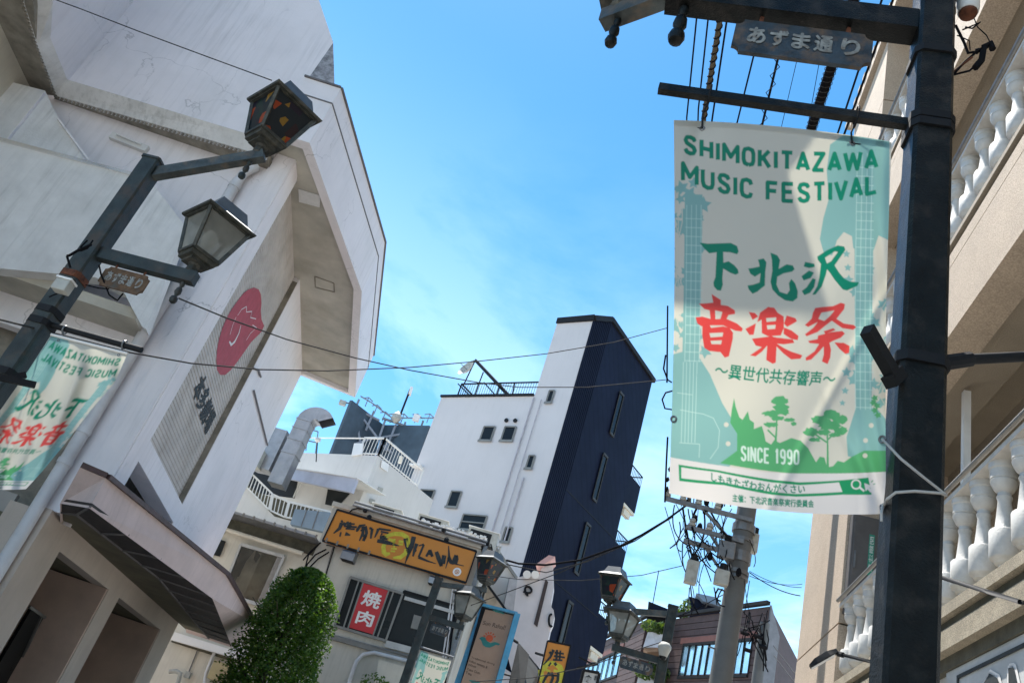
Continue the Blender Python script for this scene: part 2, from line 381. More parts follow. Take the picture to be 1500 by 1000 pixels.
# ============================================================ THEATRE (left)
th = thing('theatre_building', 'white angular theatre with faceted hood above a tall shutter and low pinkish canopy', 'theatre', (-6, 13, 0))
ZS = 9.6
A0 = Vector((-4.30, 10.9, 0)); AZT = -3.0; ta = azv(AZT); tn = azv(AZT + 90)      # wall of the shutter: along, outward
def TP(s, z, n=0.0): return A0 + ta * s + tn * n + Z * z
def tpx(x, y, n=0.0):
    P = plane(x, y, A0 + tn * n, AZT); return P
def tsz(x, y): P = tpx(x, y); return (P - A0).dot(ta), P.z
sL, _ = tsz(217, 650); sR, zB1 = tsz(268, 737); zB = tsz(217, 650)[1]; sE = 8.25
sTL, zTL = tsz(432, 275)
ow0, oz = tsz(200, 679); ow1, oz1 = tsz(262, 772)
print('theatre', sL, sR, zB, zB1, sTL, zTL, ow0, oz, ow1, oz1)
oz = (oz + oz1) / 2; zB = (zB + zB1) / 2 + .02
def tbox(mb, s0, s1, z0, z1, n0, n1):
    c = TP((s0 + s1) / 2, (z0 + z1) / 2, (n0 + n1) / 2); return mb.box(c, abs(s1 - s0), abs(n1 - n0), abs(z1 - z0), ta, tn)
w = MB()
tbox(w, 0, sL, 3.7, ZS + .11, -.35, 0); tbox(w, sR, sE, 3.4, ZS + .11, -.35, 0)
tbox(w, sL, sR, oz, zB, -.35, 0)
if ow0 > sL: tbox(w, sL, ow0, 3.4, oz, -.35, 0)
w.build('shutter_wall', white, th)
# a shallow return on the left of the shutter wall
MB().box2((-4.62, 10.86, 3.7), (-4.31, 11.3, ZS + .1)).build('pilaster', white, th)
MB().box2((-5.02, 10.95, 3.35), (-4.62, 11.35, ZS)).build('corner_wall', white, th); MB().box2((-5.02, 10.96, 0.12), (-4.79, 11.35, 3.35)).build('corner_wall', beigew, th)
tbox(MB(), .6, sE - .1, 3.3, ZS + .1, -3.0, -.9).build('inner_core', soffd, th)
tbox(MB(), ow0, ow0 + .06, 3.3, oz, -.85, -.36).build('window_reveal', white, th)
# roller shutter: pressed ridges
mb = MB(); nsl = 72; z0 = zB; z1 = ZS + .11; dz = (z1 - z0) / nsl
prof = []
for i in range(nsl):
    prof += [(z0 + i * dz, -.11), (z0 + (i + .66) * dz, -.11), (z0 + (i + .74) * dz, -.122), (z0 + (i + .92) * dz, -.122)]
prof.append((z1, -.11)); n = len(prof)
mb.add([TP(sL, z, d) for z, d in prof] + [TP(sR, z, d) for z, d in prof], [(i, i + 1, n + i + 1, n + i) for i in range(n - 1)])
sh = mb.build('shutter', shut, th)
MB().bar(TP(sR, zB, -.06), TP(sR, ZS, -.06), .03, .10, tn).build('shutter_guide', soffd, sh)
# logo and lettering on the shutter
def shp(x, y): return tpx(x, y, -.105)
blob = [(338, 455), (344, 446), (350, 438), (357, 429), (364, 424), (372, 421), (379, 424), (382, 431), (383, 444), (382, 456), (383, 468), (387, 477), (383, 486), (376, 493), (368, 501), (361, 511), (354, 521), (346, 532), (338, 542), (330, 549), (323, 549), (318, 542), (317, 528), (318, 512), (321, 496), (326, 480), (332, 466)]
MB().poly([shp(*p) for p in blob]).build('logo', redm, sh)
mb = MB()
for ln, ww in (([(353, 476), (350, 488), (344, 500), (339, 505), (336, 500)], [.02, .045, .07, .05, .03]), ([(348, 462), (354, 453), (361, 449), (361, 457), (369, 456), (367, 465), (375, 467), (370, 476), (376, 480), (367, 488), (361, 498)], .018), ([(346, 464), (341, 476), (337, 490)], .018)):
    stroke(mb, [tpx(*p, -.10) for p in ln], ww, tn)
mb.build('logo_stroke', whitep, sh)
mb = MB(); tl, br = tpx(300, 545, -.1), tpx(313, 622, -.1)
s0 = (tpx(287, 566, -.1) - A0).dot(ta); s1 = (tpx(314, 614, -.1) - A0).dot(ta); zt_ = tpx(300, 546, -.1).z; zb_ = tpx(287, 568, -.1).z - .12
bold(mb, '本多劇場', lambda u, v: TP(s0 + (s1 - s0) * u, zb_ + (zt_ - zb_) * v, -.10), .008, .02, tn)
mb.build('lettering', blackm, sh)
# hood over the shutter
hp = [Vector((-4.62, 10.22, 0)), Vector((-3.99, 10.20, 0)), zat(530, 427, ZS), zat(520, 582, ZS)]
for p in hp: p.z = 0
inner = TP(sE, 0, 0)
hp_in = [Vector((-4.62, 10.42, 0)), Vector((-4.12, 10.40, 0)), hp[2] + Vector((-.17, .02, 0)), hp[3] + Vector((-.18, -.14, 0)), inner + Vector((0, -.16, 0))]
hp = hp + [inner]
ZF = 10.87
mb = MB()
for i in range(4):
    a, b, c, d = hp[i], hp[i + 1], hp_in[i + 1], hp_in[i]
    mb.prism([Vector((p.x, p.y, ZS)) for p in (a, b, c, d)], Z * (ZF - ZS))
mb.build('hood', white, th)
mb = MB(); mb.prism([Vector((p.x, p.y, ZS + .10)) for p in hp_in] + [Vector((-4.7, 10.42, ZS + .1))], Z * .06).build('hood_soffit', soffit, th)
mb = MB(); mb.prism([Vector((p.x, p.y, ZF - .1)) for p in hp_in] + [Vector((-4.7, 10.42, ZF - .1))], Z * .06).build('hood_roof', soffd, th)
mb = MB()
for i in range(4):
    a, b = hp[i], hp[i + 1]; o_ = (b - a).normalized().cross(Z) * .006
    mb.bar(a + o_ + Z * (ZF - .37), b + o_ + Z * (ZF - .37), .012, .022); mb.bar(a + o_ + Z * (ZF + .01), b + o_ + Z * (ZF + .01), .05, .03)
mb.build('hood_flashing', linem, th)
mb = MB()     # access plates in the soffit
for q in (((437, 277), (469, 287), (468, 304), (438, 296)),):
    mb.prism([zat(x, y, ZS + .085) for x, y in q], Z * .012)
mb.build('access_panel', whiteb, th)
q = [(461, 405), (489, 415), (490, 428), (462, 421)]; mb = MB()
for i in range(4): mb.bar(zat(*q[i], ZS + .094), zat(*q[(i + 1) % 4], ZS + .094), .025, .01)
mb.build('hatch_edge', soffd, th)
# great upper wall
AF = 93.4; F0 = Vector((-4.65, 10.5, 0))
def fpx(x, y, n=0.0): return plane(x, y, F0 - azv(AF + 90, 0) + Vector((0, -n, 0)), AF)
b0 = fpx(98, 120); b0.z = ZS; g_ = fpx(488, 62); h_ = fpx(467, 0)
cl_ = Vector((g_.x, g_.y, ZS))
MB().prism([fpx(x, y, .04) for x, y in ((451, 116), (488, 63), (490, 124))], (0, .02, 0)).build('parapet_side', mat('rough_render', (.34, .34, .36), .95, var=.3, scale=12, bump=.8, bscale=25), th)
top = [b0, cl_, g_, h_, h_ + (h_ - g_) * 2.2]; top.append(Vector((b0.x, b0.y, top[-1].z)))
MB().prism(top, (-.15, 7.5, 0)).build('upper_wall', white, th)
# left wing, turning towards the street
wa = zat(72, 52, ZS); wb = zat(75, 0, ZS); wc = wb + (wb - wa) * 2.5
mb = MB()
for a, b in ((b0, wa), (wa, wb), (wb, wc)):
    mb.prism([a, b, b + Z * 7, a + Z * 7], Vector((-.3, .05, 0)))
mb.build('wing_wall', white, th)
# trim band along the foot of the upper walls, with toothed drip underneath
path = [Vector((cl_.x, cl_.y, ZS)), b0, wa, wb, wc]
low_ = [fpx(424, 222) , zat(82, 140, ZS - .22), zat(52, 62, ZS - .22), zat(32, 0, ZS - .22)]
low_[0] = Vector((cl_.x, cl_.y + .1, ZS - .22)); low_.append(low_[3] + (wc - wb))
mb = MB()
for i in range(4):
    a, b = path[i], path[i + 1]; c, d = low_[i + 1], low_[i]
    mb.prism([a + Vector((0, -.03, 0)), b + Vector((0, -.03, 0)), c, d], Vector((-.02, .12, .02)))
mb.build('trim_band', whiteb, th)
mb = MB()
for i in range(4):
    a, b = low_[i], low_[i + 1]; L_ = (b - a).length; k = int(L_ / .07)
    for j in range(k):
        p = a.lerp(b, (j + .5) / k); mb.box(p + Vector((0, .03, -.02)), .03, .03, .04)
mb.build('drip_edge', soffd, th, kind='stuff')
mb = MB()
mb.prism([low_[0] + Vector((0, .03, .02)), low_[1] + Vector((0, .03, .02)), low_[1] + Vector((-.25, .30, .02)), low_[0] + Vector((0, .5, .02))], Z * .1)
mb.prism([low_[1] + Vector((0, .03, .02)), low_[2] + Vector((0, 0, .02)), low_[2] + Vector((-.9, .1, .02)), low_[1] + Vector((-.9, .30, .02))], Z * .1)
mb.prism([low_[2] + Vector((0, 0, .02)), low_[4] + Vector((0, 0, .02)), low_[4] + Vector((-.9, .1, .02)), low_[2] + Vector((-.9, .1, .02))], Z * .1)
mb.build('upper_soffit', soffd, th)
# recessed wall with a tube lamp, stair parapets
YC = 11.02
MB().box2((-9.2, YC, 5.5), (-4.95, YC + .2, ZS)).build('recessed_wall', white, th)
MB().box2((-9.1, 3.0, 0), (-8.75, YC + .2, ZS)).build('side_wall', cream, th)
def ypx(x, y, Y): return plane(x, y, (0, Y), 90)
MB().prism([ypx(x, y, 10.6) for x, y in ((-160, 70), (0, 116), (66, 133), (85, 172), (150, 275), (-160, 230))], (0, .18, 0)).build('stair_parapet', whiteb, th)
MB().bar(ypx(85, 174, 10.58), ypx(131, 236, 10.58), .03, .03).build('parapet_edge', white, th)
MB().bar(ypx(66, 136, 10.57), ypx(12, 204, 10.57), .012, .05).build('parapet_corner', white, th)
MB().prism([ypx(x, y, 10.2) for x, y in ((-160, 158), (0, 205), (200, 257), (218, 262), (272, 332), (214, 482), (208, 478), (181, 427), (140, 406), (0, 393), (-160, 375))], (0, .2, 0)).build('stair_front', whiteb, th)
MB().prism([ypx(x, y, 10.17) for x, y in ((-160, 155), (0, 201), (200, 254), (200, 258), (0, 206), (-160, 160))], (0, .26, 0)).build('parapet_cap', mat('cap_bright_metal', (.9, .9, .9), .22, .9, var=.02), th)
p = ypx(0, 393, 10.2)
MB().prism([Vector((-9.2, 10.4, p.z + .02)), Vector((-4.95, 10.4, p.z + .02)), Vector((-5.0, 12.6, p.z + .02)), Vector((-9.2, 12.6, p.z + .02))], Z * .15).build('porch_soffit', soffit, th)
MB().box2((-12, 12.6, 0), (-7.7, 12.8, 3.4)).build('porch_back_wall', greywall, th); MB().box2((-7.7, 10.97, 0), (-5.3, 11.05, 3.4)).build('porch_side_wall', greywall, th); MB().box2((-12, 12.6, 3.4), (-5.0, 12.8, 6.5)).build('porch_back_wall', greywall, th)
MB().bar((-12, 12.58, 5.6), (-5.0, 12.58, 5.6), .02, .03).build('wall_joint', linem, th)
MB().bar((-12, 12.58, 3.9), (-5.0, 12.58, 3.9), .02, .03).build('wall_joint', linem, th)
fx = thing('tube_lamp_fitting', 'unlit white tube lamp fitting on the recessed wall above the stair', 'lamp', ypx(190, 206, YC - .05))
a = ypx(163, 199, YC - .04); b = ypx(216, 220, YC - .04)
MB().bar(a, b, .08, .12).build('batten', railw, fx); MB().tube([a + Vector((.1, -.07, .02)), b + Vector((-.1, -.07, .02))], .016).build('tube', whitep, fx)
# downpipe
pp = dist(117, 657, math.hypot(-4.98, 10.8)); px_, py_ = -4.93, 10.82
dp = thing('downpipe', 'pale grey downpipe running down the theatre corner', 'pipe', (px_, py_, 0))
MB().tube([(px_, py_, .1), (px_, py_, 8.9)], .085, 14).build('pipe', pipem, dp, smooth=True)
MB().tube([(px_, py_, 8.9), (px_ + .02, py_, 9.1), (px_ + .12, py_ + .05, 9.32)], .075, 12).build('pipe_elbow', pipem, dp, smooth=True)
for z in (1.9, 3.9, 4.35, 6.9, 8.75):
    MB().tube([(px_, py_, z), (px_, py_, z + .07)], .098, 14).build('collar', pipem, dp, smooth=True)
MB().bar((px_, py_, 4.5), (px_ - .45, py_ + .3, 4.5), .02, .05).build('bracket', linem, dp)
# canopy
zc0, zc1 = 3.29, 3.68
co = [(-4.95, 9.95), (-4.33, 9.87), (-3.90, 9.68), None, None]
cP = [Vector((-4.78, 11.3, 0))] + [zat(x, y, zc0) for x, y in ((88, 737), (131, 744), (311, 876), (340, 948))]
cT = [Vector((-4.72, 11.3, 0))] + [zat(x, y, zc1) for x, y in ((118, 683), (155, 699), (331, 841), (372, 912))]
cP.append(Vector((-4.76, cP[-1].y + .15, 0))); cT.append(Vector((-4.70, cT[-1].y + .15, 0)))
cn = thing('entrance_canopy', 'low pinkish canopy with maroon coping over the theatre entrance', 'canopy', (-4, 13, 3.3))
cn.parent = th; cn.location = Vector((-4, 13, 3.3)) - th.location; del cn['category']; cn.name = 'canopy'
mb = MB(); n = len(cP)
vs = [Vector((p.x, p.y, zc0)) for p in cP] + [Vector((p.x, p.y, zc1)) for p in cT]
mb.add(vs, [(i, i + 1, n + i + 1, n + i) for i in range(0, n - 1)] + [tuple(range(n, 2 * n))]).build('fascia', pinkw, cn)
mb = MB()
for i in range(1, n - 1): mb.bar(Vector((cT[i].x, cT[i].y, zc1 + .02)), Vector((cT[i + 1].x, cT[i + 1].y, zc1 + .02)), .10, .055)
mb.build('coping', maroon, cn)
def inset(P, k):
    c = Vector((-4.9, 13.5, 0)); out = []
    for p in P: out.append(Vector((p.x + (-4.72 - p.x) * k, p.y, 0)))
    return out
mb = MB(); inn = inset(cP, .52); inn[1] = cP[0].lerp(cP[1], .5); inn[2] = Vector((-4.30, 10.45, 0))
for i in range(1, n - 1):
    mb.prism([Vector((q.x, q.y, zc0 + .03)) for q in (cP[i], cP[i + 1], inn[i + 1], inn[i])], Z * .03)
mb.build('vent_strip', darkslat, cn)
mb = MB(); L_ = 0
for i in range(2, 4):
    a, b = cP[i], cP[i + 1]; k = int((b - a).length / .9)
    for j in range(k):
        p = a.lerp(b, j / k); q = inn[i].lerp(inn[i + 1], j / k); mb.bar(Vector((p.x, p.y, zc0 + .02)), Vector((q.x, q.y, zc0 + .02)), .025, .02)
for i in range(1, n - 1): mb.bar(Vector((inn[i].x, inn[i].y, zc0 + .025)), Vector((inn[i + 1].x, inn[i + 1].y, zc0 + .025)), .03, .03)
mb.build('vent_divider', linem, cn)
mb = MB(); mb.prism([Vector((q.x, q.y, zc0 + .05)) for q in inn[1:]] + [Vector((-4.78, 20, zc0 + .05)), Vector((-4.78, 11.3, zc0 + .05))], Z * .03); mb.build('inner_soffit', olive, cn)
# entrance wall with two openings
X0 = -4.78; XI = -5.05
wl = MB()
for y0, y1, za, zb2 in ((10.9, 11.75, 0, 3.35), (14.2, 14.85, 0, 3.35), (18.1, 19.15, 0, 3.35), (11.75, 14.2, 3.02, 3.35), (14.85, 18.1, 3.02, 3.35)):
    wl.box2((X0, y0, za), (XI, y1, zb2))
wl.build('entrance_wall', beigew, th)
MB().box2((-4.9, 10.88, 0), (-5.3, 11.0, 3.3)).build('entrance_return', beigew, th)
MB().box2((-7.6, 11.0, 0), (-7.5, 19.1, 3.3)).build('lobby_back_wall', brownw, th)
MB().box2((-7.5, 18.06, 0), (-4.795, 19.12, 3.018)).build('lobby_end_wall', brownw, th)
MB().box2((-7.5, 14.16, 0), (-4.795, 14.7, 3.018)).build('lobby_partition', brownw, th)
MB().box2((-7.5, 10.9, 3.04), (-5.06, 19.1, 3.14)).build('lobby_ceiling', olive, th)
gl = MB().box2((-6.4, 11.4, 0), (-6.36, 13.2, 2.2)).build('glass_door', darkglass, th)
MB().box2((-6.42, 13.2, 0), (-6.3, 13.28, 2.25)).build('door_frame', alul, gl); MB().box2((-6.42, 11.4, 2.2), (-6.3, 13.28, 2.28)).build('door_frame', alul, gl)
MB().tube([(-6.2, 13.05, .8), (-6.2, 13.05, 1.7)], .02).build('door_handle', galv, gl)
gl = MB().box2((-6.6, 15.2, 0), (-6.56, 17.4, 2.3)).build('glass_door', darkglass, th)
for y in (15.2, 16.3, 17.4): MB().box2((-6.64, y - .03, 0), (-6.5, y + .03, 2.3)).build('door_frame', alum, gl)
def lob(pts, X, m, nm, t=.05, par=None): return MB().prism([plane(x, y, (X, 0), 0) for x, y in pts], (t, 0, 0)).build(nm, m, par or th)
g1 = lob(((43, 888), (80, 914), (40, 1010), (-30, 1010)), -5.5, darkglass, 'glass_screen')
for a, b in (((43, 888), (80, 914)), ((61, 901), (16, 1000)), ((80, 914), (40, 1010))): MB().bar(plane(*a, (-5.44, 0), 0), plane(*b, (-5.44, 0), 0), .035, .04).build('screen_frame', alum, g1)
MB().bar(plane(84, 933, (-5.3, 0), 0), plane(47, 1004, (-5.3, 0), 0), .07, .07).build('handrail_post', pinkw, th)
g2 = lob(((150, 950), (203, 950), (180, 1010), (118, 1010)), -6.7, darkglass, 'glass_screen')
for a, b in (((150, 950), (203, 950)), ((176, 950), (150, 1010)), ((190, 952), (165, 1010)), ((203, 952), (180, 1010))): MB().bar(plane(*a, (-6.6, 0), 0), plane(*b, (-6.6, 0), 0), .03, .04).build('screen_frame', brownw, g2)
ltm = mat('tube_glow', (.8, .8, .7), emit=(1, .97, .85, 6.0))
lt = thing('lobby_tube_lamp', 'small lit tube lamp glowing inside the second theatre doorway', 'lamp', (-6.3, 15.9, 2.3))
P_ = plane(138, 946, (-6.1, 0), 0); Q_ = plane(157, 951, (-6.1, 0), 0)
MB().tube([P_, Q_], .022).build('tube', ltm, lt); MB().bar(P_ + Z * .05, Q_ + Z * .05, .06, .04).build('batten', railw, lt)
# conduit on the right strip of the wall
cd = thing('conduit', 'thin grey conduit hooked on the right wall strip of the theatre', 'conduit', tpx(376, 620, .03))
MB().tube([tpx(372, 572, .03), tpx(392, 652, .03)], .018, 6).build('pipe', linem, cd)
MB().tube([tpx(371, 539, .03), tpx(379, 543, .03), tpx(382, 552, .03)], .02, 6).build('hook', linem, cd)

# ============================================================ LAMP POSTS
def lantern(parent, P, stained, yaw, s=1.0, name='lantern'):
    """four sided street lantern standing on P"""
    L_ = bpy.data.objects.new(name, None); link(L_, parent); L_.location = Vector(P) - origin(parent)
    L_['label'] = 'lantern with stained glass panes' if stained else 'lantern with clear grimy panes'
    cx_, cy_ = azv(yaw), azv(yaw + 90)
    def sq(h, z): return [Vector(P) + (cx_ * i + cy_ * j) * (h * s) + Z * (z * s) for i, j in ((-1, -1), (1, -1), (1, 1), (-1, 1))]
    def frus(mb, h0, z0, h1, z1, cap=True):
        mb.add(sq(h0, z0) + sq(h1, z1), [(0, 1, 5, 4), (1, 2, 6, 5), (2, 3, 7, 6), (3, 0, 4, 7)] + ([(3, 2, 1, 0), (4, 5, 6, 7)] if cap else [])); return mb
    mb = MB().lathe([(r_q * s, z_q * s) for r_q, z_q in ((.035, -.02), (.05, 0), (.04, .05), (.055, .07), (.05, .10))], P, 10); frus(mb, .085, .07, .085, .10); frus(mb, .115, .10, .125, .155)
    a, b = sq(.122, .15), sq(.198, .50)
    for i in range(4): mb.bar(a[i], b[i], .026 * s)
    for i in range(4): mb.bar(b[i], b[(i + 1) % 4], .03 * s)
    for i in range(4): mb.bar(a[i], a[(i + 1) % 4], .028 * s)
    mb.build('frame', lampm, L_)
    for i in range(4):
        a = sq(.116, .16); b = sq(.192, .495); j = (i + 1) % 4
        MB().poly([a[i], a[j], b[j], b[i]]).build('pane', staing if stained else clearg, L_)
    if not stained: MB().lathe([(.02 * s, .16 * s), (.025 * s, .22 * s), (.06 * s, .30 * s), (.065 * s, .36 * s), (.045 * s, .41 * s), (.01 * s, .43 * s)], P, 14).build('bulb', whitep, L_, smooth=True)
    mb = MB(); frus(mb, .235, .50, .242, .52); mb.build('brim', lampm, L_); mb = MB(); frus(mb, .236, .5205, .165, .575)
    mb.build('roof', lampcap, L_)
    mb = MB(); frus(mb, .168, .57, .125, .69); mb.build('cap', lampcap, L_)
    return L_
def finial(mb, P, s=1.0):
    mb.lathe([(.008, .0), (.018, -.01), (.018, -.035), (.010, -.05), (.022, -.07), (.025, -.10), (.012, -.125), (.010, -.13), (.026, -.145), (.030, -.165), (.024, -.185), (.008, -.195)], P, 12)
def street_sign(parent, C, u, wdt, h, nrm, m, both=True):
    """notched plate with the street name"""
    a, b = wdt / 2, h / 2; c = .14 * h * 1.2; pts = []
    for sx, sy in ((-1, -1), (1, -1), (1, 1), (-1, 1)):
        cn_ = (sx * a, sy * b); arc = []
        for k in range(5):
            t = R(90 * k / 4); arc.append((cn_[0] - sx * c * math.cos(t), cn_[1] - sy * c * math.sin(t)))
        if sx * sy > 0: arc = arc[::-1]
        # keep order anticlockwise
        if (sx, sy) in ((-1, -1), (1, 1)): arc = arc[::-1] if abs(arc[0][0]) < a else arc
        pts += arc
    ctr = Vector(C)
    pts = sorted(pts, key=lambda p: math.atan2(p[1] * wdt / h, p[0]))
    w3 = [ctr + u * p[0] + Z * p[1] + nrm * .008 for p in pts]
    sg = MB().prism(w3, -nrm * .016).build('street_sign', m, parent)
    for side in ((1, -1) if both else (1,)):
        mb = MB(); x0 = -.42 * wdt
        for i, ch in enumerate('あずま通り'):
            cw = .128 * wdt; xx = (-.395 + .162 * i + (.03 if i == 4 else 0)) * wdt
            bold(mb, ch, lambda uu, vv: ctr + u * side * (xx + cw * uu) + Z * (-.22 * h + .48 * h * vv) + nrm * side * .0105, .035, .035, nrm * side)
        mb.build('lettering', signtxt, sg)
    for k in (-.32, .32): MB().box(ctr + u * (k * wdt) + Z * (b + .005), .012, .012, .05).build('hanger', rustm, sg)
    return sg
def lamp_post(label, D, top, lr, le, ur, ue, arm_az, m, W=.147, ztop=None, group='green lamp posts along the street', upz=None, sgn=1, signspan=None, signm_=None, fl=None, yaw=None, ls=(1, 1)):
    P = dist(*top, D); x, y = P.x, P.y
    if ztop: P.z = ztop
    t = thing('lamp_post', label, 'lamp post', (x, y, 0), group)
    u = azv(arm_az); side = azv(arm_az + 90)
    c = W / 2; k = W * .09
    ring = [(-c, -c + k), (-c + k, -c), (c - k, -c), (c, -c + k), (c, c - k), (c - k, c), (-c + k, c), (-c, c - k)]
    MB().prism([Vector((x, y, .1)) + u * i + side * j for i, j in ring], Z * (P.z - .1)).build('pole', m, t)
    MB().prism([Vector((x, y, P.z)) + (u * i + side * j) * 1.12 for i, j in ring], Z * .02).build('pole_cap', m, t)
    mb = MB(); mb.prism([Vector((x, y, .1)) + (u * i + side * j) * 1.5 for i, j in ring], Z * .25); mb.build('pole_base', m, t)
    ap = (x, y)
    Lr = plane(*lr, ap, arm_az); Le = plane(*le, ap, arm_az)
    zl = (Lr.z + Le.z) / 2 if abs(Lr.z - Le.z) < .25 else Lr.z
    ll = (Le - Vector((x, y, 0))).dot(u)
    A = Vector((x, y, zl)); B = A + u * ll
    MB().bar(A, B, .075, .095).build('arm', m, t)
    mb = MB(); finial(mb, B - u * .07 - Z * .045); mb.build('finial', m, t, smooth=True)
    if upz is None:
        Ur = plane(*ur, ap, arm_az); Ue = plane(*ue, ap, arm_az)
    else: Ue = zat(*ue, upz); Ur = Vector((x, y, upz + .08))
    Ua = Vector((x, y, Ur.z)); du = (Ue - Ua).normalized()
    MB().bar(Ua, Ue, .075, .085).build('arm', armm, t)
    mb = MB(); finial(mb, Ue - du * .09 - Z * .04); mb.build('finial', m, t, smooth=True)
    yw = arm_az + 45 if yaw is None else yaw
    lantern(t, Ue - du * .07 + Z * .045, True, yw, ls[0]); lantern(t, B - u * .07 + Z * .05, False, yw, ls[1])
    if signspan:
        a, b, hh = signspan
        C = A + u * ((a + b) / 2); C.z = zl - .05 - .03 - hh / 2
        street_sign(t, C, u * (-1 if sgn < 0 else 1), b - a, hh, fl, signm_ or signm)
    return t, A, B, u, side, P
# left post
tL, A, B, uL, sideL, PL = lamp_post('dark green lamp post beside the theatre with two lanterns and a hanging banner', 6.4, (225, 240), (150, 372), (286, 410), (231, 262), (387, 228), 99.0, polem, ls=(1, .9),
    signspan=(.18, .54, .17), fl=azv(99 + 90), signm_=signrust, yaw=138)
# middle post, right side of the street
tM, _, _, _, _, PM = lamp_post('dark lamp post in front of the brown clad building with a camera dome', 13.0, (986, 889), (966, 961), (895, 953), (979, 898), (884, 892), -76.5, polem, ls=(.88, .92),
    signspan=(.12, .62, .17), sgn=-1, fl=azv(-76.5 - 90), yaw=-50)
# small far post, left side
tS, _, _, uS, _, PS = lamp_post('dark lamp post in front of the orange restaurant sign', 16.0, (643, 847), (626, 905), (680, 917), (647, 857), (713, 864), 99.0, polem,
    signspan=(.14, .5, .17), fl=azv(99 + 90), yaw=138)
# near right post
tR, A, B, uR, sideR, PR = lamp_post('big near lamp post at the right with the festival banner tied to it', 1.95, (1366, 40), (1345, 28), (974, 8), (1400, -200), (884, 30), -76.5, polenear, upz=4.95, W=.110, ztop=5.12,
    signspan=(.185, .635, .165), sgn=-1, fl=azv(-76.5 - 90), yaw=-64)
xR, yR = PR.x, PR.y
nR = azv(-76.5 - 90)            # towards the camera side
# bands and banner bar brackets
def band(t, x, y, z, m=None, W=.127, h=.03):
    u, s = azv(-76.5), azv(13.5); c = W / 2; k = W * .16
    ring = [(-c, -c + k), (-c + k, -c), (c - k, -c), (c, -c + k), (c, c - k), (c - k, c), (-c + k, c), (-c, c - k)]
    return MB().prism([Vector((x, y, z)) + u * i + s * j for i, j in ring], Z * h).build('clamp_band', m or trimd, t)
zbar = plane(1335, 183, (xR, yR), -76.5).z
for z in (zbar - .02, zbar - .055, plane(1365, 97, (xR, yR), -76.5).z, plane(1330, 545, (xR, yR), -76.5).z): band(tR, xR, yR, z)
e = plane(960, 146, (xR, yR), -76.5); lb = (e - Vector((xR, yR, 0))).dot(uR)
barR = MB().bar(Vector((xR, yR, zbar)) + uR * .06, Vector((xR, yR, zbar)) + uR * lb, .026, .030).build('banner_bar', polenear, tR)
# stub arms on the pole at banner middle height
zs = zat(1312, 558, 1).z
P1 = dist(1312, 556, 1.86); P2 = dist(1270, 482, 1.74)
MB().bar(P1, P2, .026, .036).build('stub_arm', trimd, tR)
MB().bar(dist(1318, 545, 1.87), dist(1302, 560, 1.84), .03, .03).build('stub_bracket', trimd, tR)
P1 = dist(1372, 533, 1.93); P2 = dist(1420, 526, 2.0); P3 = dist(1520, 521, 2.15)
MB().tube([P1, P2], .020, 10).build('wrapped_joint', trimd, tR); MB().tube([P2, P3], .014, 10).build('side_pipe', trimd, tR, smooth=True)
# cable holder and insulator near the top right of the pole
P = dist(1418, 18, 2.0)
ins = thing('insulator', 'round white insulator with rusty underside beside the near lamp post', 'insulator', P)
MB().lathe([(.02, -.012), (.033, 0), (.036, .02), (.036, .12), (.02, .14)], P, 18).build('body', railw, ins, smooth=True)
MB().lathe([(.005, -.022), (.028, -.013), (.030, -.004)], P, 16).build('rusty_base', rustm, ins)
MB().bar(P + Z * .08, Vector((xR, yR, P.z + .08)), .03, .03).build('holder', trimd, ins)
def wig(px, D, r, m, name, parent):
    return MB().tube([dist(x, y, D) for x, y in px], r, 6).build(name, m, parent, smooth=True)
tg = thing('cable_tangle', 'tangle of taped black cable ends on the right side of the near post', 'cable', dist(1425, 80, 2.0))
for pxs, r in (([(1400, 38), (1412, 62), (1418, 78), (1430, 76), (1448, 66)], .005), ([(1424, 20), (1432, 40), (1445, 52), (1452, 66)], .002),
               ([(1398, 108), (1412, 92), (1426, 80), (1440, 70)], .004), ([(1396, 110), (1420, 104), (1434, 92), (1438, 72)], .004),
               ([(1410, 44), (1420, 40), (1436, 33), (1424, 42), (1414, 40)], .003), ([(1402, 52), (1420, 60), (1421, 74)], .002)):
    wig(pxs, 2.02, r, wirem, 'cable', tg)
for pxs in ([(1430, 76), (1441, 72), (1438, 88), (1428, 100)], [(1440, 70), (1452, 64), (1454, 72)]): wig(pxs, 2.02, .011, wirem, 'taped_end', tg)
wig([(1396, 106), (1424, 84)], 2.02, .004, rustm, 'wire_stub', tg)
# left post extras
xl, yl = PL.x, PL.y
zb_l = plane(75, 476, (xl, yl), 99).z; el = plane(211, 507, (xl, yl), 99); lbl = (el - Vector((xl, yl, 0))).dot(uL)
MB().tube([Vector((xl, yl, zb_l)) + uL * .05, Vector((xl, yl, zb_l)) + uL * lbl], .022, 12).build('banner_bar', trimd, tL, smooth=True)
for z in (zb_l - .04, zb_l + .06, plane(120, 415, (xl, yl), 99).z, plane(15, 555, (xl, yl), 99).z): band(tL, xl, yl, z, rustm if z > zb_l + .2 else trimd, .165, .05)
P = dist(92, 420, 6.2)
jb = thing('junction_box', 'small cream junction box strapped to the theatre side lamp post', 'junction box', P)
MB().box(P, .11, .08, .09, azv(99), azv(9)).build('box', boxgrey, jb, bevel=.008); MB().box(P + Z * .052, .12, .09, .015, azv(99), azv(9)).build('lid', whitep, jb)
lw = thing('loose_wire', 'loose curling cable ends on the left lamp post above the junction box', 'cable', dist(110, 370, 6.3))
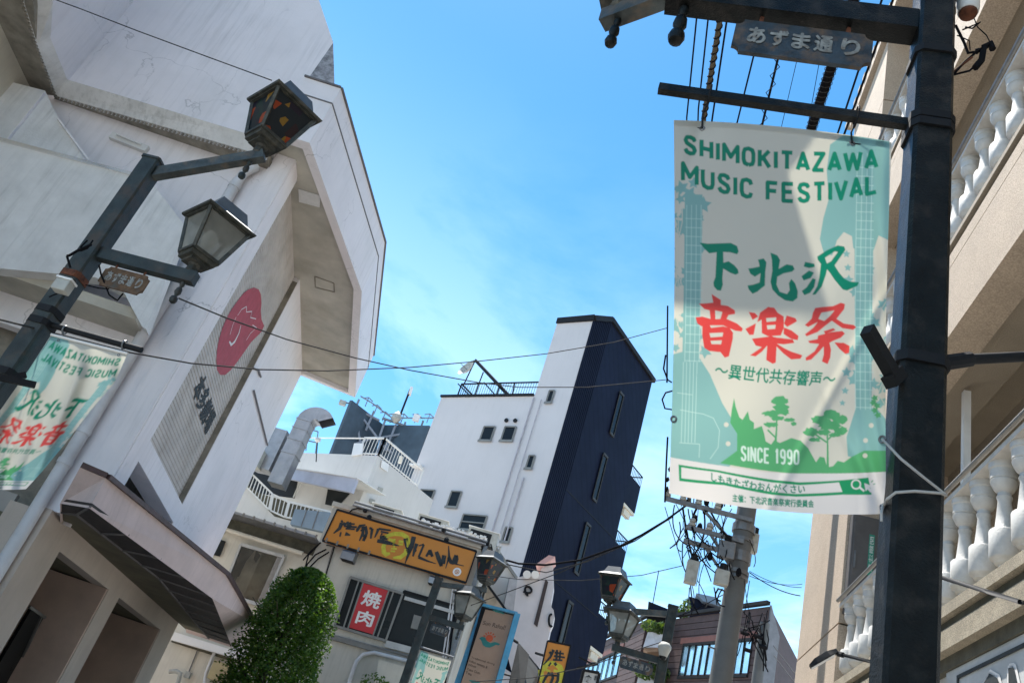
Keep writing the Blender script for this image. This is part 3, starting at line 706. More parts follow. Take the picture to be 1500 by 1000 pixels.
for pxs, r in (([(128, 352), (118, 362), (118, 368), (128, 364), (136, 352)], .006), ([(134, 358), (112, 368), (102, 374), (98, 375)], .010), ([(98, 375), (103, 392)], .009), ([(145, 388), (148, 402), (153, 414), (160, 432), (172, 440), (180, 430)], .007),
               ([(72, 435), (78, 432), (84, 430)], .005), ([(125, 417), (145, 422), (160, 423)], .005)):
    wig(pxs, 6.25, r, wirem, 'cable', lw)
MB().bar(dist(-20, 548, 6.1), dist(52, 564, 6.1), .04, .04).build('stub_arm', trimd, tL)
MB().bar(dist(8, 555, 6.15), dist(38, 549, 6.15), .04, .04).build('stub_arm', trimd, tL)
# far posts extras
P = dist(973, 951, 12.8)
cd = thing('camera_dome', 'white camera dome on the middle lamp post', 'camera', P)
MB().lathe([(.02, -.11), (.06, -.10), (.08, -.03), (.10, .02), (.095, .06), (.06, .10), (.02, .11)], P, 16).build('housing', boxgrey, cd, smooth=True)
MB().lathe([(.01, -.15), (.045, -.14), (.06, -.10)], P, 14).build('lens', darkglass, cd, smooth=True)
zb_s = plane(622, 949, (PS.x, PS.y), 99).z
MB().tube([Vector((PS.x, PS.y, zb_s)) + uS * .05, Vector((PS.x, PS.y, zb_s)) + uS * .72], .02, 8).build('banner_bar', galv, tS)

# ============================================================ FESTIVAL BANNERS
CR_, BL_, GN_, GT_, RD_, WH_, DG_ = (.55, .53, .475), (.20, .385, .385), (.08, .33, .14), (.0, .19, .115), (.60, .05, .045), (.62, .59, .60), (.01, .25, .10)
LT_ = (.45, .62, .60)
class Art:
    """print of the banner, measured in photograph coordinates and kept in the cloth's own (u,v)"""
    def __init__(s, NU, NV, SS=3):
        s.nu, s.nv, s.ss = NU, NV, SS; s.W, s.H = (NU) * SS, (NV) * SS
        s.img = np.zeros((s.H, s.W, 3), np.float32); s.img[:] = CR_
        s.c = [np.array(p, float) for p in ((987, 176), (1306, 208), (1298, 752), (980, 722))]
        s.c0, s.c1, s.c2, s.c3 = s.c
    def uv(s, P):
        P = np.atleast_2d(np.asarray(P, float)); u = np.full(len(P), .5); v = np.full(len(P), .5)
        for _ in range(8):
            f, du, dv = bpos(u, v)
            e = P - f; det = du[:, 0] * dv[:, 1] - du[:, 1] * dv[:, 0]
            u += (e[:, 0] * dv[:, 1] - e[:, 1] * dv[:, 0]) / det; v += (du[:, 0] * e[:, 1] - du[:, 1] * e[:, 0]) / det
        return np.stack([u, v], 1)
    def fill(s, mask, col): s.img[mask] = col
    def mask_tris(s, V, T):
        """V in raster pixels"""
        m = np.zeros((s.H, s.W), bool)
        for t in T:
            p = V[list(t)]; x0, y0 = np.floor(p.min(0)).astype(int); x1, y1 = np.ceil(p.max(0)).astype(int)
            x0, y0 = max(x0, 0), max(y0, 0); x1, y1 = min(x1, s.W - 1), min(y1, s.H - 1)
            if x1 < x0 or y1 < y0: continue
            X, Y = np.meshgrid(np.arange(x0, x1 + 1) + .5, np.arange(y0, y1 + 1) + .5)
            a, b, c = p; d = (b[1] - c[1]) * (a[0] - c[0]) + (c[0] - b[0]) * (a[1] - c[1])
            if abs(d) < 1e-9: continue
            l1 = ((b[1] - c[1]) * (X - c[0]) + (c[0] - b[0]) * (Y - c[1])) / d; l2 = ((c[1] - a[1]) * (X - c[0]) + (a[0] - c[0]) * (Y - c[1])) / d
            m[y0:y1 + 1, x0:x1 + 1] |= (l1 >= -1e-6) & (l2 >= -1e-6) & (l1 + l2 <= 1 + 1e-6)
        return m
    def mask_poly(s, pts):
        uvp = s.uv(pts); V = uvp * [s.W, s.H]; m = np.zeros((s.H, s.W), bool)
        x0, y0 = np.floor(V.min(0)).astype(int); x1, y1 = np.ceil(V.max(0)).astype(int)
        x0, y0 = max(x0, 0), max(y0, 0); x1, y1 = min(x1, s.W - 1), min(y1, s.H - 1)
        if x1 <= x0 or y1 <= y0: return m
        X, Y = np.meshgrid(np.arange(x0, x1 + 1) + .5, np.arange(y0, y1 + 1) + .5); ins = np.zeros(X.shape, bool); n = len(V)
        for i in range(n):
            a, b = V[i], V[(i + 1) % n]
            if a[1] == b[1]: continue
            c = ((a[1] > Y) != (b[1] > Y)) & (X < (b[0] - a[0]) * (Y - a[1]) / (b[1] - a[1]) + a[0]); ins ^= c
        m[y0:y1 + 1, x0:x1 + 1] = ins; return m
    def poly(s, pts, col, holes=()):
        m = s.mask_poly(pts)
        for h in holes: m &= ~s.mask_poly(h)
        s.fill(m, col)
    def zpoly(s, pts, col, holes=(), o=(980, 340), k=4.412):
        f = lambda q: [(o[0] + a / k, o[1] + b / k) for a, b in q]
        s.poly(f(pts), col, [f(h) for h in holes])
    def line(s, pts, w, col):
        for a, b in zip(pts[:-1], pts[1:]):
            a = np.array(a, float); b = np.array(b, float); d = b - a; l = np.hypot(*d)
            if l < 1e-6: continue
            n_ = np.array([-d[1], d[0]]) / l * w / 2; s.poly([a + n_, b + n_, b - n_, a - n_], col)
    def disc(s, c, r, col): s.poly([(c[0] + r * math.cos(t), c[1] + r * math.sin(t)) for t in np.linspace(0, 6.283, 17)[:-1]], col)
    def block(s, st, base, h, wd, gap, wt, col):
        """bold condensed capitals drawn as strokes along a curved baseline"""
        F = {'S': [[(.92, .80), (.80, .95), (.5, 1), (.2, .95), (.08, .77), (.2, .60), (.8, .42), (.92, .24), (.8, .06), (.5, 0), (.2, .06), (.06, .22)]], 'H': [[(.05, 0), (.05, 1)], [(.95, 0), (.95, 1)], [(.05, .5), (.95, .5)]],
             'I': [[(.5, 0), (.5, 1)]], 'M': [[(.02, 0), (.02, 1), (.5, .32), (.98, 1), (.98, 0)]], 'O': [[(.5, 0), (.15, .08), (.05, .3), (.05, .7), (.15, .92), (.5, 1), (.85, .92), (.95, .7), (.95, .3), (.85, .08), (.5, 0)]],
             'K': [[(.05, 0), (.05, 1)], [(.92, 1), (.08, .38)], [(.38, .55), (.95, 0)]], 'T': [[(0, 1), (1, 1)], [(.5, 0), (.5, 1)]], 'A': [[(0, 0), (.5, 1), (1, 0)], [(.18, .27), (.82, .27)]],
             'Z': [[(.05, 1), (.95, 1), (.05, 0), (.95, 0)]], 'W': [[(0, 1), (.24, 0), (.5, .9), (.76, 0), (1, 1)]], 'U': [[(.05, 1), (.05, .3), (.15, .08), (.5, 0), (.85, .08), (.95, .3), (.95, 1)]],
             'C': [[(.93, .74), (.82, .94), (.5, 1), (.15, .92), (.05, .7), (.05, .3), (.15, .08), (.5, 0), (.82, .06), (.93, .26)]], 'F': [[(.05, 0), (.05, 1), (.95, 1)], [(.05, .53), (.85, .53)]],
             'E': [[(.95, 0), (.05, 0), (.05, 1), (.95, 1)], [(.05, .53), (.85, .53)]], 'V': [[(0, 1), (.5, 0), (1, 1)]], 'L': [[(.05, 1), (.05, 0), (.95, 0)]], 'N': [[(.05, 0), (.05, 1), (.95, 0), (.95, 1)]],
             '1': [[(.2, .8), (.55, 1), (.55, 0)]], '9': [[(.93, .62), (.85, .48), (.5, .42), (.15, .5), (.07, .7), (.15, .92), (.5, 1), (.85, .92), (.93, .7), (.93, .3), (.8, .06), (.5, 0), (.15, .08)]],
             '0': [[(.5, 0), (.15, .08), (.05, .3), (.05, .7), (.15, .92), (.5, 1), (.85, .92), (.95, .7), (.95, .3), (.85, .08), (.5, 0)]], ' ': []}
        ws = [{'I': .12, 'M': 1.3, 'W': 1.5, ' ': .45, '1': .6}.get(c, 1.0) * wd for c in st]; tot = sum(ws) + gap * (len(st) - 1); x = 0
        b0_, b1_, b2_ = [np.array(p, float) for p in base]
        for c, w_ in zip(st, ws):
            for ln in F[c]:
                pts = []
                for k_ in range(len(ln) - 1):
                    for f in (0, .5): pts.append((ln[k_][0] * (1 - f) + ln[k_ + 1][0] * f, ln[k_][1] * (1 - f) + ln[k_ + 1][1] * f))
                pts.append(ln[-1]); out = []
                for a, b in pts:
                    u = (x + w_ * a) / tot; p = (1 - u) * (1 - 2 * u) * b0_ + 4 * u * (1 - u) * b1_ + u * (2 * u - 1) * b2_; out.append((p[0], p[1] - wt / 2 - b * (h - wt)))
                s.line(out, wt, col)
                for q in out[1:-1]: s.disc(q, wt / 2, col)
            x += w_ + gap
    def text(s, st, base, h, col, off=0.0, slant=0.0, rough=0.0, dil=0):
        """base: three points (left, middle, right) of the baseline in photo px; h height(s) in px"""
        V, T, a = glyphs(st, off); b0_, b1_, b2_ = [np.array(p, float) for p in base]
        u = V[:, 0]; w0 = (1 - u) * (1 - 2 * u); w1 = 4 * u * (1 - u); w2 = u * (2 * u - 1)
        bp = w0[:, None] * b0_ + w1[:, None] * b1_ + w2[:, None] * b2_
        P = bp.copy(); P[:, 1] -= V[:, 1] * h; P[:, 0] += V[:, 1] * h * slant
        m = s.mask_tris(s.uv(P) * [s.W, s.H], T)
        for _ in range(dil):
            q = m.copy(); q[1:] |= m[:-1]; q[:-1] |= m[1:]; q[:, 1:] |= m[:, :-1]; q[:, :-1] |= m[:, 1:]; m = q
        s.fill(m, col)
def bpos(u, v):
    """photo position of the near banner's cloth at (u,v), and derivatives"""
    TL, TR, BR, BL = [np.array(p, float) for p in ((987, 176), (1306, 208), (1298, 752), (980, 722))]
    u = np.asarray(u, float); v = np.asarray(v, float); U = u[:, None]; V = v[:, None]
    f = (TL * (1 - U) + TR * U) * (1 - V) + (BL * (1 - U) + BR * U) * V
    du = (TR - TL) * (1 - V) + (BR - BL) * V; dv = (BL * (1 - U) + BR * U) - (TL * (1 - U) + TR * U)
    sag = 4 * u * (1 - u)
    f = f + np.stack([-4 * np.sin(v * math.pi) * (u - .5) * 2 + 0 * u, -6 * sag * (1 - v) + 11 * sag * v], 1)
    return f, du, dv
def paint(NU, NV, SS):
    A = Art(NU, NV, SS)
    # pale blue guitars with vine leaves
    A.poly([(980, 520), (1000, 515), (1022, 520), (1040, 548), (1058, 590), (1076, 620), (1084, 650), (1078, 672), (1062, 690), (980, 672)], BL_)
    A.poly([(1003, 285), (1029, 285), (1024, 535), (999, 535)], BL_)
    A.poly([(1216, 212), (1235, 198), (1303, 206), (1302, 352), (1287, 345), (1280, 366), (1250, 364), (1248, 346), (1236, 340), (1226, 352), (1219, 374), (1207, 372), (1201, 350), (1206, 320), (1214, 292), (1211, 250)], BL_)
    A.poly([(1252, 290), (1281, 292), (1277, 600), (1254, 600)], BL_)
    A.poly([(1256, 590), (1286, 600), (1299, 615), (1299, 676), (1242, 668), (1240, 640), (1249, 612)], BL_)
    rr = random.Random(5)
    def leaf(x, y, r, a):
        pts = []
        for i in range(10):
            t = a + i * math.pi / 5; q = r * (1.0 if i % 2 == 0 else .5); pts.append((x + q * math.cos(t), y + q * math.sin(t)))
        A.poly(pts, BL_)
    for _ in range(34): leaf(rr.gauss(1003, 12), rr.uniform(275, 530), rr.uniform(6, 13), rr.uniform(0, 3))
    for _ in range(26): leaf(rr.gauss(1272, 17), rr.uniform(395, 600), rr.uniform(5, 12), rr.uniform(0, 3))
    for x, y, r in ((1016, 268, 9), (1030, 300, 13), (1021, 250, 6), (1240, 372, 6), (1242, 392, 6), (1243, 410, 8), (1240, 545, 8), (1238, 572, 6), (1250, 556, 10), (1234, 590, 5)): leaf(x, y, r, 1.0)
    for x, y, l in ((992, 300, 150), (1294, 440, 120)):
        for k in range(5): A.line([(x + rr.uniform(-8, 8), y + i * l / 6 + k * 9) for i in range(7)], 1.2, CR_)
    for x0, x1, y0, y1 in ((1006, 1027, 300, 530), (1256, 1278, 225, 600)):
        for k in range(4): A.line([(x0 + (x1 - x0) * k / 3, y0), (x0 - 3 + (x1 - x0) * k / 3, y1)], .8, LT_)
        y = y0 + 20
        while y < y1: A.line([(x0 - 2, y), (x1 + 2, y + 1)], .8, LT_); y += 13
    for k in range(5): A.line([(1001 + 5 * k, 530), (998 + 5 * k, 648)], .8, LT_)
    A.line([(996, 600), (1030, 606), (1045, 612), (1054, 630), (1052, 655), (1040, 672)], .8, LT_); A.line([(995, 648), (1025, 650), (1024, 670)], .8, LT_); A.line([(992, 575), (1014, 578)], .8, LT_)
    # trees and bushes
    A.zpoly([(395, 260), (405, 180), (420, 100), (432, 160), (455, 225), (475, 240), (462, 262), (510, 185), (522, 240), (550, 260), (548, 300), (600, 280), (615, 330), (625, 380), (660, 400), (680, 372), (715, 390), (740, 380), (790, 358), (850, 375), (900, 425), (950, 515), (975, 478), (1005, 485), (1022, 548), (1060, 540), (1090, 505), (1130, 515), (1180, 480), (1260, 440), (1420, 440), (1420, 580), (1200, 585), (1050, 595), (800, 588), (560, 560), (330, 520), (440, 440), (440, 330)], GN_, o=(980, 560))
    A.zpoly([(445, 300), (500, 292), (610, 380), (560, 420), (440, 420)], GN_, o=(980, 560))
    for x, y, a_, b_ in ((715, 118, 55, 26), (725, 160, 50, 26), (665, 200, 58, 22), (740, 190, 40, 22), (660, 270, 50, 18), (780, 240, 38, 14), (805, 265, 20, 12), (700, 230, 40, 16)):
        A.zpoly([(x + a_ * (1 + .22 * rr.uniform(-1, 1)) * math.cos(t), y + b_ * (1 + .35 * rr.uniform(-1, 1)) * math.sin(t)) for t in np.linspace(0, 6.28, 22)[:-1]], GN_, o=(980, 560))
    A.zpoly([(690, 180), (702, 180), (700, 300), (696, 390), (680, 390), (690, 300)], GN_, o=(980, 560)); A.zpoly([(640, 300), (690, 350), (688, 362), (634, 310)], GN_, o=(980, 560))
    for x, y, a_, b_ in ((1050, 205, 55, 26), (980, 240, 58, 30), (1100, 240, 48, 34), (920, 320, 48, 28), (940, 370, 40, 14), (1040, 280, 70, 30), (1110, 310, 46, 26), (1000, 320, 50, 20), (1070, 340, 40, 14)):
        A.zpoly([(x + a_ * (1 + .22 * rr.uniform(-1, 1)) * math.cos(t), y + b_ * (1 + .35 * rr.uniform(-1, 1)) * math.sin(t)) for t in np.linspace(0, 6.28, 24)[:-1]], GN_, o=(980, 560))
    A.zpoly([(1014, 250), (1026, 250), (1030, 400), (1034, 560), (1018, 560), (1020, 400)], GN_, o=(980, 560)); A.zpoly([(950, 330), (1020, 380), (1018, 392), (944, 340)], GN_, o=(980, 560)); A.zpoly([(1090, 300), (1028, 360), (1030, 372), (1098, 310)], GN_, o=(980, 560))
    for x, y in ((1330, 100), (1320, 130), (1345, 150), (1330, 180), (1350, 210)): A.zpoly([(x + 26 * (1 if i % 2 else .55) * math.cos(i * .628), y + 24 * (1 if i % 2 else .55) * math.sin(i * .628)) for i in range(10)], GN_, o=(980, 560))
    for x, y in ((370, 272), (382, 395), (1307, 277), (1270, 374), (1267, 472), (1080, 465)): A.disc((980 + x / 4.412, 560 + y / 4.412), 3.6, CR_)
    A.poly([(975, 668), (1060, 682), (1130, 692), (1200, 693), (1305, 690), (1310, 760), (975, 740)], WH_)
    # search box
    A.poly([(994, 680), (1050, 688), (1130, 702), (1172, 706), (1232, 703), (1272, 699), (1277, 724), (1235, 724), (1165, 727), (1130, 724), (1060, 710), (995, 704)], DG_)
    A.poly([(998, 684), (1050, 691), (1130, 706), (1172, 710), (1229, 706), (1234, 720), (1165, 723), (1130, 720), (1060, 706), (998, 700)], WH_)
    A.disc((1254, 709), 7.6, WH_); A.disc((1254, 709), 5.4, DG_); A.line([(1259, 713), (1266, 719)], 3, WH_)
    A.poly([(1266, 707), (1279, 712), (1274, 714), (1278, 719), (1275, 721), (1271, 716), (1268, 719)], WH_); A.line([(1276, 706), (1279, 703)], 1.2, DG_); A.line([(1279, 709), (1282, 708)], 1.2, DG_)
    # lettering
    A.block('SHIMOKITAZAWA', ((1003, 226), (1145, 250), (1284, 248)), 30, 15.5, 7.4, 6.0, GT_)
    A.block('MUSIC FESTIVAL', ((1000, 267), (1145, 297), (1284, 284)), 31, 15.5, 7.4, 6.0, GT_)
    G = lambda p, h=(): A.zpoly(p, GT_, h)
    G([(197, 68), (250, 75), (400, 70), (440, 90), (450, 125), (440, 143), (395, 130), (350, 128), (352, 198), (385, 188), (420, 212), (445, 240), (450, 265), (430, 275), (395, 262), (350, 235), (345, 300), (348, 340), (335, 378), (312, 375), (290, 350), (287, 325), (300, 290), (308, 130), (260, 137), (232, 110)])
    G([(575, 178), (612, 170), (630, 195), (622, 260), (620, 345), (600, 360), (570, 385), (540, 398), (515, 370), (508, 345), (540, 340), (585, 325), (592, 265), (555, 288), (525, 268), (512, 235), (540, 232), (585, 222), (582, 200)])
    G([(655, 132), (700, 150), (718, 180), (708, 238), (760, 208), (800, 215), (812, 240), (795, 255), (740, 266), (700, 288), (695, 340), (715, 385), (762, 400), (780, 375), (775, 330), (790, 302), (815, 330), (832, 380), (830, 425), (800, 448), (750, 440), (705, 410), (668, 370), (656, 320), (668, 250), (665, 180)])
    G([(880, 192), (940, 205), (942, 225), (905, 232), (870, 222)]); G([(905, 248), (937, 262), (915, 297), (870, 312), (856, 285)]); G([(928, 298), (948, 305), (938, 355), (912, 392), (875, 407), (858, 380), (890, 355)])
    G([(958, 158), (1020, 118), (1090, 86), (1132, 93), (1140, 115), (1112, 155), (1070, 215), (1098, 260), (1132, 300), (1170, 320), (1228, 324), (1217, 347), (1150, 377), (1123, 370), (1072, 310), (1040, 262), (1022, 240), (1012, 280), (987, 352), (947, 402), (925, 405), (958, 350), (972, 290), (982, 205), (962, 180)],
      [[(1008, 165), (1072, 124), (1092, 128), (1048, 188), (1020, 203)]])
    Q = lambda p, h=(): A.zpoly(p, RD_, h)
    Q([(275, 400), (335, 438), (335, 470), (380, 476), (425, 505), (427, 528), (385, 535), (372, 560), (440, 590), (477, 622), (470, 642), (430, 637), (350, 602), (270, 602), (210, 608), (183, 590), (172, 550), (215, 545), (268, 560), (263, 505), (230, 497), (193, 462), (240, 460), (286, 455)], [[(298, 505), (345, 515), (332, 560), (300, 562)]])
    Q([(215, 608), (262, 598), (272, 618), (350, 608), (392, 618), (414, 650), (412, 690), (387, 802), (360, 810), (333, 775), (260, 767), (228, 747), (215, 670)], [[(262, 652), (350, 648), (346, 674), (268, 680)], [(268, 702), (342, 698), (336, 724), (275, 723)]])
    Q([(515, 515), (555, 522), (577, 545), (540, 567)]); Q([(493, 625), (562, 588), (547, 662), (520, 664)])
    Q([(588, 520), (640, 483), (680, 488), (702, 520), (742, 545), (742, 620), (722, 667), (640, 672), (600, 652), (598, 565), (570, 582)], [[(628, 555), (694, 550), (690, 574), (630, 580)], [(632, 602), (690, 598), (686, 624), (636, 628)]])
    Q([(760, 538), (817, 555), (827, 575), (800, 592), (763, 612), (743, 590)]); Q([(743, 615), (792, 635), (837, 670), (832, 697), (790, 690), (740, 657)])
    Q([(535, 688), (640, 675), (660, 668), (680, 678), (800, 693), (810, 715), (745, 724), (697, 720), (745, 750), (792, 772), (862, 795), (850, 817), (790, 822), (738, 782), (695, 738), (690, 842), (670, 850), (628, 825), (635, 732), (600, 772), (560, 802), (523, 796), (600, 742), (560, 732)])
    Q([(945, 490), (985, 484), (1060, 478), (1110, 456), (1137, 464), (1132, 497), (1082, 560), (1130, 590), (1195, 600), (1210, 615), (1190, 630), (1120, 620), (1052, 572), (1010, 604), (960, 645), (890, 672), (878, 660), (932, 618), (962, 580), (900, 612), (878, 600), (922, 558), (930, 520)], [[(985, 520), (1070, 505), (1040, 542), (1003, 574), (965, 560)]])
    Q([(1000, 640), (1062, 620), (1077, 632), (1010, 657)]); Q([(963, 668), (1050, 645), (1120, 638), (1137, 655), (1110, 682), (1060, 702), (1037, 715), (1047, 760), (1042, 810), (1025, 852), (988, 835), (1000, 790), (1000, 737), (970, 772), (920, 822), (885, 830), (883, 810), (940, 770), (970, 722), (910, 716), (898, 703), (960, 690)]); Q([(1068, 712), (1130, 715), (1167, 735), (1164, 780), (1140, 787), (1100, 752)])
    A.text('〜異世代共存響声〜', ((1046, 552), (1135, 562), (1222, 566)), 22, GT_, .006, .15, dil=1)
    A.block('SINCE 1990', ((1086, 675), (1128, 679), (1170, 681)), 23, 6, 3.0, 2.9, (.55, .68, .62))
    A.text('しもきたざわおんがくさい', ((1042, 704), (1110, 718), (1179, 722)), 13, GT_, .008, dil=1)
    A.text('主催：下北沢音楽祭実行委員会', ((1073, 734), (1132, 740), (1192, 743)), 11, GT_, .006, dil=1)
    # hem
    A.img = A.img.reshape(NV, SS, NU, SS, 3).mean((1, 3))
    return A.img
def clothmat():
    m = bpy.data.materials.new('banner_cloth'); m.use_nodes = True; nt = m.node_tree; N = nt.nodes; L = nt.links
    b = N['Principled BSDF']; out = N['Material Output']; b.inputs['Roughness'].default_value = .62
    b.inputs['Sheen Weight'].default_value = .2
    at = N.new('ShaderNodeAttribute'); at.attribute_name = 'print'
    L.new(at.outputs['Color'], b.inputs['Base Color'])
    tr = N.new('ShaderNodeBsdfTranslucent'); mu = N.new('ShaderNodeMixRGB'); mu.blend_type = 'MULTIPLY'; mu.inputs[0].default_value = 1
    L.new(at.outputs['Color'], mu.inputs[1]); mu.inputs[2].default_value = (1.10, 1.10, .98, 1); L.new(mu.outputs[0], tr.inputs[0])
    ms = N.new('ShaderNodeMixShader'); ms.inputs[0].default_value = .46
    n = N.new('ShaderNodeTexNoise'); n.inputs['Scale'].default_value = 900; n.inputs['Detail'].default_value = 1; bp = N.new('ShaderNodeBump'); bp.inputs['Strength'].default_value = .12; bp.inputs['Distance'].default_value = .001
    tcn = N.new('ShaderNodeTexCoord'); L.new(tcn.outputs['Object'], n.inputs['Vector']); L.new(n.outputs['Fac'], bp.inputs['Height']); L.new(bp.outputs[0], b.inputs['Normal'])
    L.new(b.outputs[0], ms.inputs[1]); L.new(tr.outputs[0], ms.inputs[2]); L.new(ms.outputs[0], out.inputs[0]); return m
CLOTH = clothmat()
def banner(label, group, NU, NV, img, surf, grommets):
    """surf(u,v)->(N,3)"""
    U, V = np.meshgrid(np.linspace(0, 1, NU + 1), np.linspace(0, 1, NV + 1)); P = surf(U.ravel(), V.ravel())
    c = P.mean(0); t = thing('festival_banner', label, 'banner', c, group)
    me = bpy.data.meshes.new('cloth'); idx = np.arange((NU + 1) * (NV + 1)).reshape(NV + 1, NU + 1)
    F = np.stack([idx[:-1, :-1], idx[:-1, 1:], idx[1:, 1:], idx[1:, :-1]], -1).reshape(-1, 4)
    me.from_pydata((P - c).tolist(), [], F.tolist()); me.update()
    for p in me.polygons: p.use_smooth = True
    pad = np.pad(img, ((1, 1), (1, 1), (0, 0)), 'edge')
    vc = (pad[:-1, :-1] + pad[1:, :-1] + pad[:-1, 1:] + pad[1:, 1:]) / 4      # vertex colours from cell colours
    a = me.attributes.new('print', 'FLOAT_COLOR', 'POINT'); a.data.foreach_set('color', np.concatenate([vc.reshape(-1, 3), np.ones((vc.shape[0] * vc.shape[1], 1))], 1).astype(np.float32).ravel())
    me.materials.append(CLOTH); o = bpy.data.objects.new('cloth', me); link(o, t)
    # folded hem along top and bottom
    hm = MB()
    for v0, v1 in ((0.0, .016),):
        uu = np.linspace(0, 1, 60); a_ = surf(uu, np.full(60, v0)); b_ = surf(uu, np.full(60, v1))
        d = (EYE - Vector(c)).normalized() * .0025; vs = [tuple(Vector(p) - d) for p in a_] + [tuple(Vector(p) - d) for p in b_]
        hm.add(vs, [(i, i + 1, 61 + i, 60 + i) for i in range(59)])
    hmo = hm.build('hem', mat('hem_backlit_tan', (.52, .47, .36), .8), t, smooth=True)  # darker tan carries the backlight dimmed by the doubled cloth
    for (u, v) in grommets:
        q = Vector(surf(np.array([u]), np.array([v]))[0]); q2 = Vector(surf(np.array([u + .01]), np.array([v]))[0]); q3 = Vector(surf(np.array([u]), np.array([v + .01]))[0])
        n_ = (q2 - q).cross(q3 - q).normalized(); x_ = (q2 - q).normalized(); y_ = n_.cross(x_)
        pts = [q + (x_ * math.cos(t_) + y_ * math.sin(t_)) * .008 for t_ in np.linspace(0, 2 * math.pi, 13)]
        MB().tube(pts, .0028, 6).build('grommet', galv, t, smooth=True)
    return t
NUb, NVb = 390, 676
img = paint(NUb, NVb, 3)
imgs = img.reshape(NVb // 4, 4, NUb // 3, 3, 3).mean((1, 3))      # coarser print for the distant banners
def npray(xy):
    return np.array(FW)[None] + np.array(RT)[None] * ((xy[:, :1] - 750) / FPX) - np.array(UP)[None] * ((xy[:, 1:] - 500) / FPX)
def near_surf(u, v):
    xy, _, _ = bpos(u, v); d = npray(xy); h = np.hypot(d[:, 0], d[:, 1])
    n = np.array([math.cos(R(-76.5)), -math.sin(R(-76.5))]); t = (xR * n[0] + yR * n[1]) / (d[:, 0] * n[0] + d[:, 1] * n[1])
    t = t + (v ** 1.3) * (1 - u) ** 1.1 * .32 / h
    wr = .006 * np.sin(9 * u + 5 * v) * v + .004 * np.sin(23 * v + 7 * u) * np.abs(u - .5) + .010 * np.exp(-((u - .13) ** 2 + (v - .02) ** 2) / .006) + .010 * np.exp(-((u - .83) ** 2 + (v - .02) ** 2) / .006)
    wr += .005 * np.exp(-((u - .83 - .5 * v) / .03) ** 2) * np.exp(-v * 4) + .005 * np.exp(-((u - .13 + .5 * v) / .03) ** 2) * np.exp(-v * 5)
    wr += .0035 * np.sin(60 * (u - .2 * v) + 3 * np.sin(5 * v)) * (v < 2) * np.clip((u - .86) / .1, 0, 1) + .005 * np.exp(-((v - .40 - 1.1 * (1 - u)) / .03) ** 2) * np.clip(u, 0, 1)
    wr += .006 * np.exp(-((u - 1.0 + .9 * (1 - v)) / .035) ** 2) * np.clip((v - .5) * 3, 0, 1)
    t = t * (1 + wr * 1.7 / 2.2)
    return np.array(EYE)[None] + d * t[:, None]
bn = banner('large cream and pale green festival banner hanging from the near right lamp post', 'festival banners on the lamp posts', NUb, NVb, img, near_surf, ((.13, .02), (.82, .02), (.985, .80), (.01, .80), (.985, .985)))
# rings and strings of the near banner
mb = MB()
for uu in (.13, .82):
    q = Vector(near_surf(np.array([uu]), np.array([.02]))[0]); top_ = Vector((q.x, q.y, zbar - .02)); top_ = Vector((xR, yR, zbar - .025)) + uR * ((top_ - Vector((xR, yR, 0))).dot(uR))
    mb.tube([q, (q + top_) / 2 + uR * .008, top_], .003, 6)
    c_ = top_ + Z * .025; mb.tube([c_ + (nR * math.cos(t_) + Z * math.sin(t_) * 1.1) * .033 for t_ in np.linspace(0, 6.283, 15)], .0028, 6)
    mb.tube([q + uR * .02, q - uR * .04], .0022, 5)
    mb.build('ring', trimd, bn); mb = MB()
q1 = Vector(near_surf(np.array([.985]), np.array([.80]))[0]); q2 = Vector(near_surf(np.array([.985]), np.array([.985]))[0])
rp = lambda x, y, D: dist(x, y, D)
MB().tube([q1, rp(1320, 672, 1.86), rp(1352, 698, 1.87), rp(1384, 723, 1.90)], .0032, 6).build('string', ropem, bn, smooth=True)
MB().tube([q2, rp(1300, 730, 1.88), rp(1312, 721, 1.87), rp(1340, 719, 1.865), rp(1378, 722, 1.88), rp(1386, 725, 1.92)], .0034, 6).build('string', ropem, bn, smooth=True)
MB().tube([q2 + Z * .01, rp(1291, 752, 1.87), rp(1291, 763, 1.87)], .003, 6).build('string', ropem, bn, smooth=True)
# left banner, seen from its back, blown to the left
def lsurf(u, v):
    e0 = np.array([(187, 518), (168, 560), (132, 602), (95, 650), (62, 690), (38, 716)], float); e1 = np.array([(75, 490), (44, 538), (2, 598), (-38, 645), (-70, 680), (-92, 705)], float)
    s = np.linspace(0, 1, 6); xy0 = np.stack([np.interp(v, s, e0[:, k]) for k in (0, 1)], 1); xy1 = np.stack([np.interp(v, s, e1[:, k]) for k in (0, 1)], 1)
    xy = xy0 * (1 - u[:, None]) + xy1 * u[:, None]; xy[:, 1] += 5 * 4 * u * (1 - u) * v
    d = npray(xy); n = np.array([math.cos(R(99)), -math.sin(R(99))]); t = (xl * n[0] + yl * n[1]) / (d[:, 0] * n[0] + d[:, 1] * n[1])
    t = t * (1 - .03 * v ** 1.5 + .012 * np.sin(7 * (u + .9 * v)) * v + .006 * np.sin(17 * (u + .7 * v) + 1) * (v * (1 - v) * 4) + .004 * np.sin(31 * (u + .6 * v)) * v)
    return np.array(EYE)[None] + d * t[:, None]
bl = banner('wind blown festival banner on the left lamp post, seen from behind', 'festival banners on the lamp posts', 130, 169, imgs, lsurf, ((.1, .02), (.88, .02)))
mb = MB()
for uu in (.1, .88):
    mb = MB(); q = Vector(lsurf(np.array([uu]), np.array([.0]))[0]); mb.tube([q, q + Z * .06], .006, 6); mb.tube([q + Z * .06 + (azv(9) * math.cos(t_) + Z * math.sin(t_)) * .03 for t_ in np.linspace(0, 6.283, 11)], .006, 5); mb.build('ring', galv, bl)
